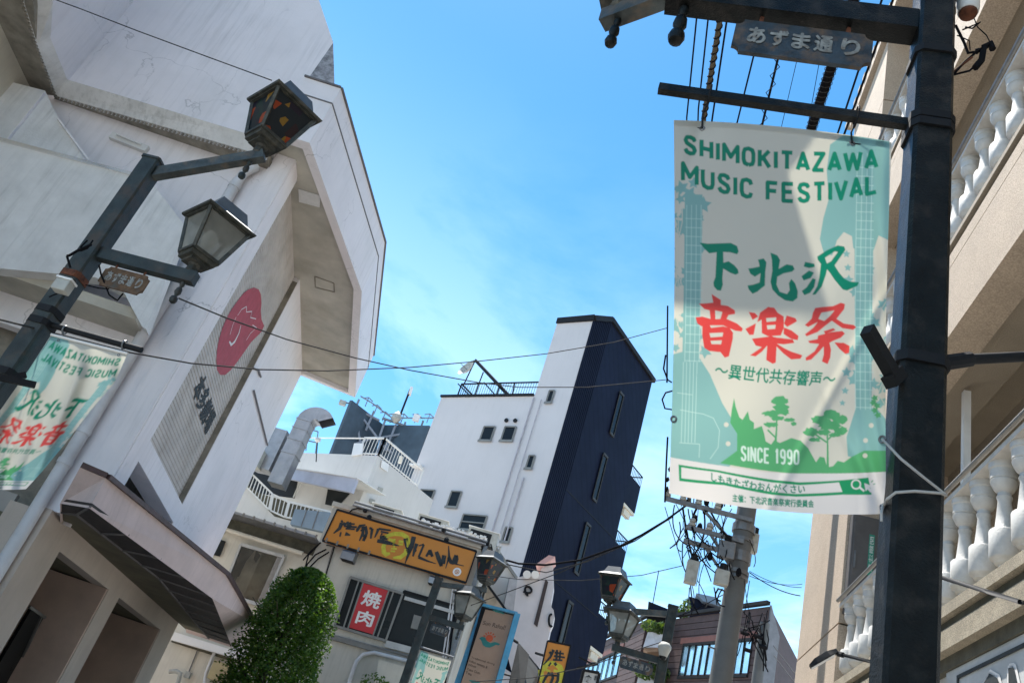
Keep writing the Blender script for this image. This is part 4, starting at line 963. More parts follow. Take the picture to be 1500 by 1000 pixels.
e0, e1 = Vector(lsurf(np.array([0.]), np.array([0.]))[0]), Vector(lsurf(np.array([1.]), np.array([0.]))[0])
MB().tube([e0, e1], .011, 8).build('top_rod', whitep, bl)
# far small banner
def ssurf(u, v):
    T0 = Vector((PS.x, PS.y, zb_s - .05)) + uS * .70; T1 = Vector((PS.x, PS.y, zb_s - .05)) + uS * .10
    p = np.array(T0)[None] * (1 - u[:, None]) + np.array(T1)[None] * u[:, None]; p = p + np.array([[-.02, -.05, -1.2]]) * v[:, None]; p[:, 1] += .03 * np.sin(6 * u + 5 * v) * v; return p
banner('small distant festival banner on the lamp post before the restaurant', 'festival banners on the lamp posts', 130, 169, imgs, ssurf, ())

# ============================================================ RIGHT BUILDING
AZB = 13.8; fa = azv(AZB); fn = azv(AZB - 90); FB = azv(AZB + 90, 2.41)
def FP(t, n, z): return FB + fa * t + fn * n + Z * z
def ft(x, y): return (plane(x, y, FB, AZB) - FB).dot(fa)
rb = thing('balcony_building', 'beige tiled building with white balustrade balconies along the right side', 'building', FP(8, -3, 0))
def fbox(t0, t1, n0, n1, z0, z1, mb=None):
    mb = mb or MB(); return mb.box(FP((t0 + t1) / 2, (n0 + n1) / 2, (z0 + z1) / 2), abs(t1 - t0), abs(n1 - n0), abs(z1 - z0), fa, fn)
T0, T1, T2 = -6.0, 10.48, 12.75; ZR = 15.9
# end pier: storey blocks with recessed joints
jz = [0.12, 2.45, 4.85, 7.3, 9.7, 12.1, 14.2, ZR]
for a, b in zip(jz[:-1], jz[1:]):
    fbox(T1, T2, -5, 0, a, b - .025).build('pier_panel', tile, rb)
fbox(T1 + .03, T2 - .03, -4.9, -.03, 0, ZR - .01).build('pier_core', grdark, rb)
fbox(T0, T2, -5, .10, ZR, ZR + .25).build('roof_edge', tile, rb)
mb = MB()
for i in range(60): fbox(T0 + i * .32, T0 + i * .32 + .16, .0, .14, ZR + .25, ZR + .37, mb)
mb.build('roof_tile', tiled, rb, kind='stuff')
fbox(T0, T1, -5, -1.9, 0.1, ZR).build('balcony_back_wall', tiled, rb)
# ground floor below the first slab
fbox(T0, T1, -1.9, -.06, 2.2, 3.60).build('shop_front', signw, rb)
fbox(T0, T1, -1.9, -.45, 0.1, 2.2).build('shop_recess', darkglass, rb)
for k in range(3):       # four metre storeys
    zb0 = 3.66 + 4.0 * k
    if k == 0:
        fbox(T0, T1, -1.9, .045, 3.86, 3.94).build('slab_groove', grdark, rb)
        fbox(T0, T1, -1.9, .10, 3.94, 4.03).build('slab_lip', granite, rb)
        fbox(T0, T1, -1.9, .075, 3.70, 3.86).build('beam', granite, rb)
        fbox(T0, T1, -1.9, .0, 3.60, 3.70).build('slab_groove', grdark, rb)
    else:
        zt = 4.0 * (k + 1); sh_ = zt
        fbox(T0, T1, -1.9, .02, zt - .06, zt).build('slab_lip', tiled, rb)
        fbox(T0, T1, -.4, -.03, zt - .14, zt - .06).build('slab_groove', grdark, rb)
        fbox(T0, T1, -.35, 0, zt - .31, zt - .14).build('beam', tile, rb)
        fbox(T0, T1, -.35, 0, zt - 1.18, zt - .322).build('beam', tile, rb)
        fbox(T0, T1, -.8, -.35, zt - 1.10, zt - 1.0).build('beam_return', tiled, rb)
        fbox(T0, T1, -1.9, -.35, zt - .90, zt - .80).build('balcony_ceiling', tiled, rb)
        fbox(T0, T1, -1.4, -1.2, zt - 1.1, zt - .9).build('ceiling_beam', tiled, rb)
# balusters
prof = [(.085, 0), (.085, .05), (.068, .07), (.062, .10), (.075, .125), (.05, .15), (.045, .17), (.072, .185), (.078, .20), (.100, .215), (.107, .23), (.107, .43), (.100, .44), (.078, .445), (.068, .46), (.056, .57), (.046, .68), (.052, .70), (.056, .715), (.047, .73), (.047, .75), (.070, .77), (.092, .82), (.096, .84), (.088, .85), (.096, .86), (.096, .93), (.105, .94), (.105, .99)]
bal0 = MB().lathe(prof, (0, 0, 0), 20).build('baluster', balm, None, smooth=True); bal0.parent = rb
first = True
for zt, tt0, ph in ((4.03, 3.8, .0), (8.0, 3.5, .0), (12.0, 6.0, .0)):
    t = tt0 - ph
    base = 6.87 if zt < 5 else (6.81 if zt < 9 else 6.8)
    i0 = int((tt0 - base) / .375); t = base + i0 * .375
    while t < T1 - .1:
        if first: b = bal0; first = False
        else: b = bal0.copy(); COL.objects.link(b); b.parent = rb
        b.location = FP(t, -.10, zt) - rb.location; b.rotation_euler.z = random.uniform(0, 6)
        t += .375
    rl = fbox(T0, T1, -.21, .01, zt + .99, zt + 1.035).build('top_rail', balm, rb)
    MB().tube([FP(T0, .03, zt + 1.075), FP(T1 + .25 * 0, .03, zt + 1.075)], .022, 8).build('hand_rail', galv if zt > 5 else alum, rb, smooth=True)
# balcony windows behind the first balustrade
wq = MB()
for t0 in (5.15, 6.3, 9.2):
    wd = fbox(t0, t0 + 1.05, -1.92, -1.86, 4.1, 6.35).build('window', darkglass, rb)
    for a in (t0, t0 + 1.0): fbox(a, a + .07, -1.87, -1.80, 4.1, 6.4).build('frame', railw, wd)
    fbox(t0, t0 + 1.05, -1.87, -1.80, 6.33, 6.42).build('frame', railw, wd); fbox(t0, t0 + 1.05, -1.87, -1.80, 5.5, 5.55).build('frame', railw, wd)
pt = plane(1407, 640, FP(0, -.45, 0), AZB); tp_ = (pt - FB).dot(fa)
fbox(tp_, tp_ + .07, -.55, -.48, 4.03, 6.85).build('balcony_post', railw, rb)
tq = (plane(1450, 140, FP(0, -1.0, 0), AZB) - FB).dot(fa)
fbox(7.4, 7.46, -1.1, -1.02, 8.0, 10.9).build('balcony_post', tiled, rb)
# meter box on the pier's return face
mbx = thing('meter_box', 'dark grey metal cabinet with green label on the beige pier', 'cabinet', FP(T1 - .1, -.25, 5.5))
fbox(T1 - .16, T1 - .005, -.44, -.03, 4.95, 6.22).build('cabinet', boxm, mbx, bevel=.01)
dr = fbox(T1 - .178, T1 - .162, -.42, -.05, 4.99, 6.18).build('door', boxm, mbx, bevel=.006)
fbox(T1 - .184, T1 - .180, -.30, -.235, 5.45, 5.98).build('label', greenl, dr)
mb = MB(); letter(mb, '閉鎖注意', lambda u, v: FP(T1 - .186, -.243 - .048 * (1 - v) , 5.95 - .45 * u), .0); mb.build('lettering', whitep, dr)
fbox(T1 - .20, T1 - .180, -.09, -.07, 5.5, 5.72).build('handle', galv, dr)
fbox(T1 - .184, T1 - .180, -.33, -.18, 5.02, 5.07).build('plate', whitep, dr)
# shop sign lettering on the white board below the slab
sg = thing('shop_sign', 'white shop sign with thick black lettering below the balcony', 'sign', FP(5.5, 0, 3.3))
fbox(3.9, 7.0, -.058, -.02, 2.3, 3.595).build('board', signw, sg)
mb = MB(); fbox(3.9, 6.76, -.018, -.008, 3.505, 3.53, mb); fbox(6.735, 6.76, -.018, -.008, 2.4, 3.505, mb); mb.build('border_line', blackm, sg)
mb = MB()
for dx, dz_ in ((.03, 0), (-.03, 0), (0, .03), (0, -.03), (.02, .02), (-.02, .02), (.02, -.02), (-.02, -.02)):
    letter(mb, 'OMUM', lambda u, v: FP(6.42 - 1.9 * u + dx, -.014 + dx * .01 + dz_ * .02, 2.55 + .86 * v + dz_ + .03 * math.sin(u * 9)), .02)
mb.build('lettering_outline', whitep, sg)
mb = MB(); letter(mb, 'OMUM', lambda u, v: FP(6.42 - 1.9 * u, -.008, 2.55 + .86 * v + .03 * math.sin(u * 9)), .02); letter(mb, '0', lambda u, v: FP(6.92 - .1 * u, -.008, 2.95 + .42 * v), .01)
mb.build('lettering', blackm, sg)
# two arm spotlights lighting the sign
def spot(px_, armpts, lab):
    t = thing('arm_spotlight', lab, 'spotlight', px_[0], 'slim black arm spotlights over the shop sign')
    MB().tube(armpts, .013, 8).build('arm', trimd, t, smooth=True)
    MB().tube([armpts[0], armpts[0].lerp(armpts[1], .12)], .022, 8).build('joint', trimd, t)
    a, b = px_; d = (b - a).normalized(); s_ = d.cross(Z).normalized(); up_ = s_.cross(d)
    mb = MB(); vs = []
    for k, w_, h_ in ((0, .035, .012), (.25, .05, .022), (.7, .055, .022), (1.0, .03, .015)):
        c = a.lerp(b, k); vs += [c + s_ * w_, c - s_ * w_, c - s_ * w_ * .7 + up_ * h_ * 2, c + s_ * w_ * .7 + up_ * h_ * 2]
    fs = [(i * 4 + j, i * 4 + (j + 1) % 4, (i + 1) * 4 + (j + 1) % 4, (i + 1) * 4 + j) for i in range(3) for j in range(4)] + [(0, 1, 2, 3), (15, 14, 13, 12)]
    mb.add(vs, fs).build('head', trimd, t)
    MB().prism([a + s_ * .03 - up_ * .004, a - s_ * .03 - up_ * .004, b.lerp(a, .15) - s_ * .035 - up_ * .004, b.lerp(a, .15) + s_ * .035 - up_ * .004], -up_ * .004).build('lens', whitep, t)
DH = 5.8
spot((dist(1188, 978, 7.3), dist(1228, 955, 7.3)), [dist(1228, 957, 7.3), dist(1290, 972, 7.0), FP(ft(1340, 985), .05, 3.75)], 'arm spotlight left of the near post, its head in view')
spot((dist(1310, 850, 5.6), dist(1345, 835, 5.6)), [dist(1345, 837, 5.6), dist(1382, 846, 5.35), dist(1494, 881, 4.75), FP(ft(1499, 884), -.02, 3.78)], 'arm spotlight right of the near post, its head hidden')

# ============================================================ UTILITY POLE AND CABLES
PU = dist(1075, 870, 12.4)
up = thing('utility_pole', 'thick concrete utility pole with crossarms and transformers behind the large banner', 'utility pole', (PU.x, PU.y, 0))
MB().tube([(PU.x, PU.y, .1), (PU.x, PU.y, 5), (PU.x, PU.y, 11.5)], [.172, .152, .118], 24).build('pole', concp, up, smooth=True)
def uz(y, x=None): return dist(x or 1075, y, 12.4).z
ua = azv(-78)
def crossarm(p0, p1, w=.06):
    a = plane(*p0, (PU.x, PU.y), -78); b = plane(*p1, (PU.x, PU.y), -78); z = (a.z + b.z) / 2
    a.z = z; b.z = z
    MB().bar(a - azv(12, .2), b - azv(12, .2), w, w).build('crossarm', galv, up)
    mb = MB()
    k = a.lerp(b, .42); c = Vector((PU.x, PU.y, z - .42)) + ua * .12; mb.bar(k - azv(12, .2), c - azv(12, .16), .035, .035)
    mb.build('brace', galv, up); return a, b
ca1 = crossarm((972, 737), (1098, 768)); ca2 = crossarm((1002, 777), (1085, 800)); ca3 = crossarm((999, 796), (1070, 818))
for z, h in ((uz(772), .12), (uz(790), .05), (uz(815), .16), (uz(838), .06), (uz(846), .04)):
    MB().tube([(PU.x, PU.y, z - h / 2), (PU.x, PU.y, z + h / 2)], .172, 20).build('steel_band', galv, up)
def inst(mb, P, s=1.0): mb.lathe([(.02, 0), (.05 * s, .01), (.055 * s, .04), (.03, .05), (.05 * s, .07), (.045 * s, .11), (.02, .13)], P, 10)
mb = MB()
for k in (.02, .2, .38, .6): inst(mb, ca1[0].lerp(ca1[1], k) - azv(12, .2) + Z * .03)
for k in (.1, .4): inst(mb, ca2[0].lerp(ca2[1], k) - azv(12, .2) + Z * .03)
mb.build('insulator', boxgrey, up, smooth=True)
# boxes hung on the pole
for (x, y, w_, h_, D, m_, nm) in ((1013, 838, .17, .34, 12.1, boxgrey, 'splice_box'), (1057, 846, .2, .22, 12.1, boxgrey, 'splice_box'), (1104, 796, .12, .3, 12.5, boxgrey, 'splice_box'), (1064, 806, .24, .26, 12.15, galv, 'switch_gear')):
    P = dist(x, y, D); MB().box(P, w_, .14, h_, ua, azv(12)).build(nm, m_, up, bevel=.015)
    MB().tube([P + Z * (h_ / 2), P + Z * (h_ / 2 + .1)], .05, 10).build('bushing', trimd, up)
for k in range(7):
    z = 2.9 + .42 * k; MB().bar(Vector((PU.x, PU.y, z)), Vector((PU.x + .26 * (1 if k % 2 else -1), PU.y - .02, z)), .018, .018).build('step_bolt', galv, up)
def wire(label, pts, r, m=None, group='overhead wires', sag=0.0, name='overhead_wire', n=10):
    P = [Vector(p) for p in pts]
    if len(P) == 2:
        a, b = P; P = [a.lerp(b, i / n) - Z * (sag * 4 * (i / n) * (1 - i / n)) for i in range(n + 1)]
    o = MB().tube(P, r, 6).build(name, m or wirem, smooth=True); return tag(o, label, 'wire', group)
# long cables running up the street from the pole to above the camera
cabs = [((1021, 21), (1006, 172), .008, 'first'), ((1038, 21), (1023, 160), .008, 'second'), ((1066, 21), (1043, 176), .009, 'fourth'),
        ((1104, 82), (1079, 183), .008, 'fifth'), ((1139.6, 86), (1116, 185), .011, 'sixth'), ((1167, 90), (1144, 189), .003, 'hair thin seventh'), ((1200, 92), (1183, 187), .003, 'hair thin eighth'),
        ((1268, 72), (1228, 193), .009, 'ninth'), ((1290, 50), (1238, 193), .010, 'tenth')]
def overhead(p, q, xe):
    E_ = dist(xe, 741, 12.3); mx_ = max(992, q[0] + (xe - q[0]) * .62)
    A_ = zat(p[0], p[1], 7.9); B_ = zat(q[0], q[1], 7.9); M_ = dist(mx_, 470, 9.2)
    return [E_, M_, B_, A_, A_ + (A_ - B_) * 4, A_ + (A_ - B_) * 12]
for k_, (p, q, r, nm) in enumerate(cabs):
    wire('%s black overhead cable from the left above the large banner' % nm, overhead(p, q, 998 + 9 * k_), r)
def bigcab(p, q, r, lab, m, wrap):
    PP = overhead(p, q, 1010 if wrap else 1055); E_ = PP[0]; B_, F_ = PP[1], PP[4]
    o = thing('cable_bundle', lab, 'cable', E_, 'overhead wires'); MB().tube(PP, r, 10).build('cable', m, o, smooth=True)
    E_ = PP[2]; d = (F_ - E_); L_ = d.length; d.normalize(); x_ = d.orthogonal().normalized(); y_ = d.cross(x_)
    pts = [E_ + d * (L_ * i / 700) + (x_ * math.cos(i * .62) + y_ * math.sin(i * .62)) * r * 1.15 for i in range(701)]
    MB().tube(pts, r * (.28 if wrap else .07), 5).build('lashing', wirem if wrap else wireg, o)
bigcab((1056, 21), (1031, 172), .024, 'thick spirally lashed brown cable above the large banner', mat('cable_brown', (.09, .075, .05), .8), True)
bigcab((1219, 95), (1187, 193), .045, 'thickest black cable bundle above the large banner', wirem, False)
for i, (ox, yy) in enumerate(((0, 0),)):
    pts = [zat(1139 - 24 * k / 8 + (6 if k % 2 else -5), 86 + 100 * k / 8, 7.8) for k in range(9)]
    wire('thin curling cable wound beside the sixth overhead cable', pts, .004)
# wires crossing the street
def pw(pts): return [dist(*p) for p in pts]
wire('dark wire sagging from the theatre lamp post across the street, upper of two', pw([(262, 437, 6.4), (330, 465, 7), (420, 497, 7.8), (520, 524, 8.6), (600, 542, 9.4), (700, 560, 10), (760, 567, 10.6), (860, 567, 11.4), (975, 556, 12.2)]), .007, wireg)
wire('dark wire sagging from the theatre lamp post across the street, lower of two', pw([(-60, 455, 5.6), (0, 468, 5.9), (40, 478, 6.3), (190, 516, 6.9), (280, 532, 7.4), (380, 541, 8), (480, 543, 8.6), (600, 538, 9.4), (700, 529, 10.2), (800, 518, 11), (900, 501, 11.7), (978, 480, 12.3)]), .007, wireg)
wire('thin dark wire running from the upper lantern over the white theatre wall', pw([(60, -8, 9.0), (120, 14, 8.6), (200, 45, 8.1), (300, 82, 7.4), (398, 118, 6.9)]), .006)
wire('heavy black double cable sagging before the navy tower', pw([(742, 820, 14.6), (760, 825, 14.4), (800, 827, 14), (850, 820, 13.6), (920, 795, 13), (975, 762, 12.6), (1005, 740, 12.4)]), .018)
wire('thinner cable just under the heavy double cable', pw([(742, 826, 14.6), (800, 838, 14), (860, 822, 13.6), (930, 792, 13), (985, 757, 12.5)]), .009, wireg)
wire('pale thin wire from the far lamp post up across the navy tower', pw([(690, 886, 15.5), (740, 868, 15), (820, 838, 14.2), (905, 800, 13.4), (960, 772, 12.8)]), .009, wireg)
wire('thin level wire before the navy tower', pw([(700, 840, 15.5), (760, 848, 15), (850, 850, 14), (940, 842, 13), (1000, 828, 12.4)]), .006, wireg)
wire('thin grey wire low across the street before the orange banner', pw([(690, 998, 14), (780, 992, 13.8), (860, 976, 13.5), (930, 952, 13.2), (968, 940, 13)]), .007, wireg)
wire('cable from the camera pole to the utility pole', pw([(985, 905, 13), (1020, 892, 12.8), (1060, 870, 12.4)]), .007)
wire('thin wire rising right of the lattice from the brown building', pw([(955, 890, 40), (965, 835, 40)]), .02, wirem)
for i, (a, b) in enumerate((((1098, 838, 12.4), (1172, 872, 15)), ((1098, 836, 12.4), (1174, 860, 15)), ((1098, 843, 12.4), (1175, 855, 15)))):
    wire(('lowest', 'middle', 'top')[i] + ' of three wires from the utility pole to the beige pier', [dist(*a), dist(*b)], .008 if i == 0 else .005, sag=.06)
for i, (a, b) in enumerate((((1133, 945, 30), (1175, 1000, 26)), ((1134, 960, 30), (1168, 1004, 26)))):
    wire(('upper', 'lower') [i] + ' faint wire right of the brown building', [dist(*a), dist(*b)], .014, wireg)
# hanging tangle on the pole
tgl = thing('pole_wiring', 'dense tangle of drop wires looping between the crossarms', 'wiring', (PU.x, PU.y, 6))
rr = random.Random(11)
def drop(p0, p1, D, r, k=3, amp=8, m=None):
    ox, oy = rr.uniform(-amp, amp) * 1.2, rr.uniform(0, amp) * 1.3; pts = []
    for i in range(10):
        t = i / 9; b_ = 4 * t * (1 - t); pts.append(dist(p0[0] + (p1[0] - p0[0]) * t + ox * b_, p0[1] + (p1[1] - p0[1]) * t + oy * b_, D + .1 * math.sin(t * 5)))
    MB().tube(pts, r, 5).build('drop_wire', m or wirem, tgl, smooth=True)
for p0, p1, r in (((1000, 742), (1020, 835), .016), ((1030, 742), (1016, 812), .014), ((1034, 735), (1070, 790), .016), ((1008, 745), (1040, 800), .010), ((1060, 735), (1020, 800), .007), ((1072, 745), (1060, 800), .007),
                  ((1016, 812), (1024, 900), .010), ((1014, 858), (1012, 900), .006), ((1022, 850), (1030, 890), .006), ((1010, 860), (996, 905), .007), ((1045, 800), (1024, 870), .006), ((1046, 860), (1050, 885), .009), ((1052, 862), (1056, 880), .012), ((1058, 862), (1062, 888), .010),
                  ((1098, 850), (1090, 900), .006), ((1090, 850), (1100, 905), .005), ((1094, 900), (1080, 960), .006), ((1012, 800), (1050, 840), .009), ((1005, 800), (1015, 825), .010), ((1040, 760), (1052, 830), .006), ((1028, 790), (1060, 820), .010), ((1020, 745), (1016, 780), .018), ((1098, 790), (1104, 830), .006), ((990, 738), (1008, 800), .006)):
    drop(p0, p1, 12.15, r)
for k in range(26):
    x0_ = rr.uniform(985, 1075); y0_ = rr.uniform(738, 800); drop((x0_, y0_), (x0_ + rr.uniform(-25, 25), y0_ + rr.uniform(25, 75)), 12.15, rr.uniform(.004, .010), amp=9)
for x, y in ((1003, 736), (1035, 735), (1020, 822), (1018, 760), (1033, 748), (1040, 815), (1025, 772), (1082, 838)):
    P = dist(x, y, 12.15); MB().lathe([(.01, -.06), (.035, -.04), (.045, 0), (.03, .05), (.01, .07)], P, 8).build('connector', wirem, tgl, smooth=True)
for pts in ([(978, 448), (977, 560)], [(975, 520), (972, 540), (978, 556), (984, 560)], [(986, 572), (975, 575), (970, 585), (974, 598), (986, 600)], [(978, 640), (976, 680), (974, 735)]):
    MB().tube([dist(x, y, 11.9) for x, y in pts], .014, 6).build('drop_wire', wirem, tgl, smooth=True)
for x, y in ((984, 672), (981, 687), (978, 702), (977, 716)): MB().lathe([(.01, -.04), (.03, 0), (.01, .04)], dist(x, y, 11.9), 8).build('connector', wirem, tgl)
wire('thin spiral strung wire hanging down left of the utility pole', [dist(974 + 26 * k / 12, 742 + 86 * k / 12, 12.3) for k in range(13)], .006)
# second, farther utility pole
P2u = dist(1114, 960, 22)
u2 = thing('utility_pole', 'thin farther utility pole right of the thick one, wrapped in cables', 'utility pole', (P2u.x, P2u.y, 0))
MB().tube([(P2u.x, P2u.y, 0), (P2u.x, P2u.y, dist(1118, 912, 22).z)], [.16, .13], 16).build('pole', concp, u2, smooth=True)
mb = MB()
for i in range(16):
    a = (1114 + rr.uniform(-26, 14), rr.uniform(890, 930)); b = (1110 + rr.uniform(-24, 16), rr.uniform(920, 985)); mb.tube([dist(*a, 21.8), dist((a[0] + b[0]) / 2 + rr.uniform(-8, 8), (a[1] + b[1]) / 2, 21.6), dist(*b, 21.8)], .016, 5)
mb.build('cable_tangle', wirem, u2, kind='stuff')
for x, y in ((1085, 925), (1105, 930), (1090, 950), (1112, 945)): MB().tube([dist(x, y, 21.6), dist(x + 12, y + 4, 21.6)], .05, 8).build('splice_sleeve', wirem, u2)

# ============================================================ RESTAURANT AND ITS NEIGHBOUR (centre left)
AY = -80.6; YB = azv(9.4)                     # wall direction, depth direction
Y0 = Vector((0, 20.7, 0))
def yp(x, y, d=0.0): return plane(x, y, Y0 + YB * d, AY)       # d metres behind the wall plane
yu = azv(99.4)                                 # to the right along the wall
ys = thing('restaurant_building', 'off-white two storey restaurant building carrying the long orange sign', 'restaurant', (-1, 23, 0))
L0 = yp(478, 752).dot(yu) - Y0.dot(yu); Rr = (yp(714, 812) - Y0).dot(yu)
L0 = (yp(486, 748) - Y0).dot(yu); zt = yp(560, 762).z
def YP(s, d, z): return Y0 + yu * s + YB * d + Z * z
def ybox(s0, s1, d0, d1, z0, z1, mb=None):
    mb = mb or MB(); return mb.box(YP((s0 + s1) / 2, (d0 + d1) / 2, (z0 + z1) / 2), abs(s1 - s0), abs(d1 - d0), abs(z1 - z0), yu, YB)
def ys_(x, y, d=0.0): P = yp(x, y, d); return (P - Y0).dot(yu), P.z
ybox(L0, Rr, 0, 7, 0.1, zt).build('wall', yakw, ys)
ybox(L0 - .05, Rr + .05, -.05, 7.05, zt, zt + .12).build('roof_edge', yakw, ys)
# joints, ledge and pipes on the wall
a = yp(478, 905 + 8, -.02); b = yp(690, 973, -.02)
MB().prism([yp(x, y, -.08) for x, y in ((484, 929), (640, 975), (640, 981), (484, 935))], YB * .08).build('ledge', alum, ys)
MB().tube([yp(x, y, -.06) for x, y in ((508, 1010), (516, 985), (522, 968), (532, 958), (548, 955), (600, 968), (655, 980))], .045, 8).build('conduit', pipem, ys, smooth=True)
MB().tube([yp(x, y, -.05) for x, y in ((486, 930), (560, 950), (620, 966))], .03, 8).build('conduit', alum, ys, smooth=True)
MB().tube([yp(x, y, -.03) for x, y in ((478, 798), (490, 800), (475, 850))], .012, 6).build('cable', wirem, ys)
MB().bar(yp(488, 800, -.01), yp(460, 900, -.01), .02, .02).build('joint', linem, ys)
# conduits along the roof edge
for dz_, dd in ((.14, -.12), (.24, -.08)):
    MB().tube([YP(L0 + .5, dd, zt + dz_), YP(Rr - .1, dd, zt + dz_ - .03)], .035, 8).build('roof_conduit', galv, ys, smooth=True)
mb = MB()
for k in range(60):
    t = k / 59; s = Rr - .15 - 1.75 * t; mb.box(YP(s + rr.uniform(-.02, .02), .1 + rr.uniform(-.08, .08), zt + .30 + rr.uniform(-.04, .06)), .06, .05, .05)
mb.build('pipe_wrap', whitep, ys, kind='stuff')
for x, y in ((535, 747), (541, 757), (650, 776), (654, 790)):
    MB().lathe([(.03, -.06), (.06, -.03), (.06, .03), (.03, .06)], yp(x, y, -.15), 10).build('flood_lamp', trimd, ys)
MB().tube([yp(x, y, -.1) for x, y in ((510, 752), (516, 746), (524, 744), (534, 746))], .02, 6).build('cable', wirem, ys, smooth=True)
# sheet metal post at the right end of the sign and cable loops
ybox(Rr - .14, Rr - .04, -.1, 0, 4.2, zt + .1).build('corner_post', galv, ys)
mb = MB()
for k in range(5): mb.tube([yp(x, y + k * 2, -.06) for x, y in ((705, 800), (712, 794), (720, 797), (722, 808))], .012, 5)
mb.build('cable', wirem, ys, smooth=True)
for k in range(3):
    MB().tube([yp(672 - 7 * k * .6, 855 + 2 * k, -.05), yp(640 - 7 * k * .6 + 12, 1000, -.05)], .022, 6).build('cable', pipem if k else wirem, ys, smooth=True)
# the orange sign
so_ = thing('orange_sign', 'long orange restaurant sign with black brush lettering and a yellow face', 'sign', yp(585, 800, -.2))
q = [yp(x, y, -.22) for x, y in ((494, 746), (698, 807), (682.5, 853), (472.5, 791.5))]
MB().prism(q, YB * .16).build('board', orange, so_)
mb = MB()
for i in range(4): mb.bar(q[i], q[(i + 1) % 4], .035, .05)
mb.build('border', trimd, so_)
S = quadP(q[0], q[1], q[2], q[3], -YB * .008)
MB().poly([S(.4 + .006 * i, v) for i, v in ((0, 0), (1, 0), (1, .02), (0, .02))]).build('seam', trimd, so_)
mb = MB()
def sstroke(mb, pts, w, P=S, nrm=-YB, k=1.0):
    k = k * 1.5
    stroke(mb, [P(u, v) for u, v in pts], [min(.115, x * k) for x in w] if isinstance(w, list) else min(.115, w * k), nrm, .0)
def zs_(x, y):      # from the zoomed crop [470,730] scale 6 to sign (u,v)
    X, Y = 470 + x / 6, 730 + y / 6
    P = yp(X, Y, -.22); a = q[3]; e1 = q[2] - q[3]; e2 = q[0] - q[3]; d_ = P - a
    A_ = np.array([[e1.dot(e1), e1.dot(e2)], [e1.dot(e2), e2.dot(e2)]]); r_ = np.linalg.solve(A_, [d_.dot(e1), d_.dot(e2)]); return r_[0], r_[1]
def zl(mb, pts, w): sstroke(mb, [zs_(*p) for p in pts], w)
# 焼 肉 屋
for pts, w in (([(185, 212), (165, 262), (112, 305)], [.07, .06, .02]), ([(178, 205), (195, 195)], .05), ([(198, 212), (210, 228), (218, 220)], .05), ([(215, 218), (300, 222)], .03), ([(235, 200), (242, 240), (235, 262)], .04), ([(258, 205), (262, 240), (250, 262)], .04), ([(205, 240), (318, 250)], .035), ([(218, 262), (300, 268)], .03), ([(165, 312), (180, 314)], .08), ([(215, 308), (260, 320)], [.07, .02]),
               ([(352, 232), (322, 275), (315, 290)], [.05, .05, .02]), ([(345, 235), (395, 228)], .03), ([(372, 240), (372, 300), (340, 370)], [.05, .05, .02]), ([(350, 280), (400, 262)], .03), ([(395, 240), (405, 300), (385, 350)], .05), ([(362, 310), (400, 340)], .05), ([(455, 262), (440, 350)], [.05, .03]), ([(430, 255), (455, 262)], .04), ([(370, 350), (395, 358)], .07),
               ([(510, 262), (495, 300), (475, 340)], [.05, .04, .02]), ([(510, 262), (620, 275)], [.04, .03]), ([(530, 285), (600, 300)], .03), ([(545, 300), (525, 330), (580, 335)], .035), ([(555, 320), (550, 360)], .05), ([(520, 345), (590, 352)], .035), ([(498, 368), (580, 382), (692, 412)], [.06, .07, .01]),
               ([(750, 345), (762, 400), (770, 440)], [.09, .12, .06]), ([(825, 328), (800, 420), (775, 480), (740, 572)], [.12, .10, .05, .01]), ([(770, 440), (780, 470)], .09),
               ([(850, 390), (830, 440), (812, 505)], [.06, .05, .03]), ([(828, 450), (845, 455)], .04), ([(865, 410), (912, 395)], [.02, .03]), ([(912, 398), (862, 512)], .035), ([(862, 512), (940, 545), (1015, 568)], [.05, .03, .01]), ([(965, 445), (930, 505)], .04), ([(965, 445), (985, 505)], .05), ([(945, 480), (985, 485)], .03),
               ([(1022, 460), (1040, 520), (1062, 590)], [.06, .075, .05]), ([(1085, 490), (1062, 590)], [.05, .04]), ([(1105, 495), (1085, 570)], [.02, .04]), ([(1132, 405), (1135, 500), (1100, 610)], [.015, .04, .01]), ([(1130, 510), (1150, 555), (1175, 560)], .06), ([(1200, 490), (1165, 560)], [.07, .05]), ([(1200, 490), (1205, 525), (1190, 570)], .05), ([(1170, 565), (1265, 585)], [.02, .01])):
    zl(mb, pts, w)
mb.build('lettering', blackm, so_)
mb = MB(); S_ = S; S = quadP(q[0], q[1], q[2], q[3], -YB * .0055)
for pts, w in (([(560, 330), (600, 320), (650, 305), (720, 308), (765, 335), (775, 380), (765, 425)], [.03, .06, .07, .08, .07, .07, .02]), ([(572, 370), (552, 420), (555, 470), (575, 490), (610, 480)], [.05, .07, .11, .10, .04]), ([(755, 440), (745, 480), (700, 515), (635, 518)], [.06, .07, .07, .03]), ([(600, 355), (640, 365), (655, 385)], .045), ([(690, 370), (730, 378)], .04), ([(655, 350), (640, 400), (650, 425)], .03), ([(610, 385), (650, 392)], .03), ([(685, 395), (725, 400)], .03), ([(620, 435), (670, 440)], .03), ([(615, 458), (655, 462)], .03), ([(580, 350), (590, 330)], .04)):
    zl(mb, pts, w)
mb.build('face_drawing', yellow, so_)
S = S_
mb = MB(); P0 = zs_(1200, 640)
sstroke(mb, [(P0[0] + .022 * math.cos(t), P0[1] + .10 * math.sin(t)) for t in np.linspace(0, 6.283, 17)], .03)
letter(mb, 'の', lambda u, v: S(P0[0] - .011 + .022 * u, P0[1] - .05 + .1 * v), .02); mb.build('round_mark', whitep, so_)
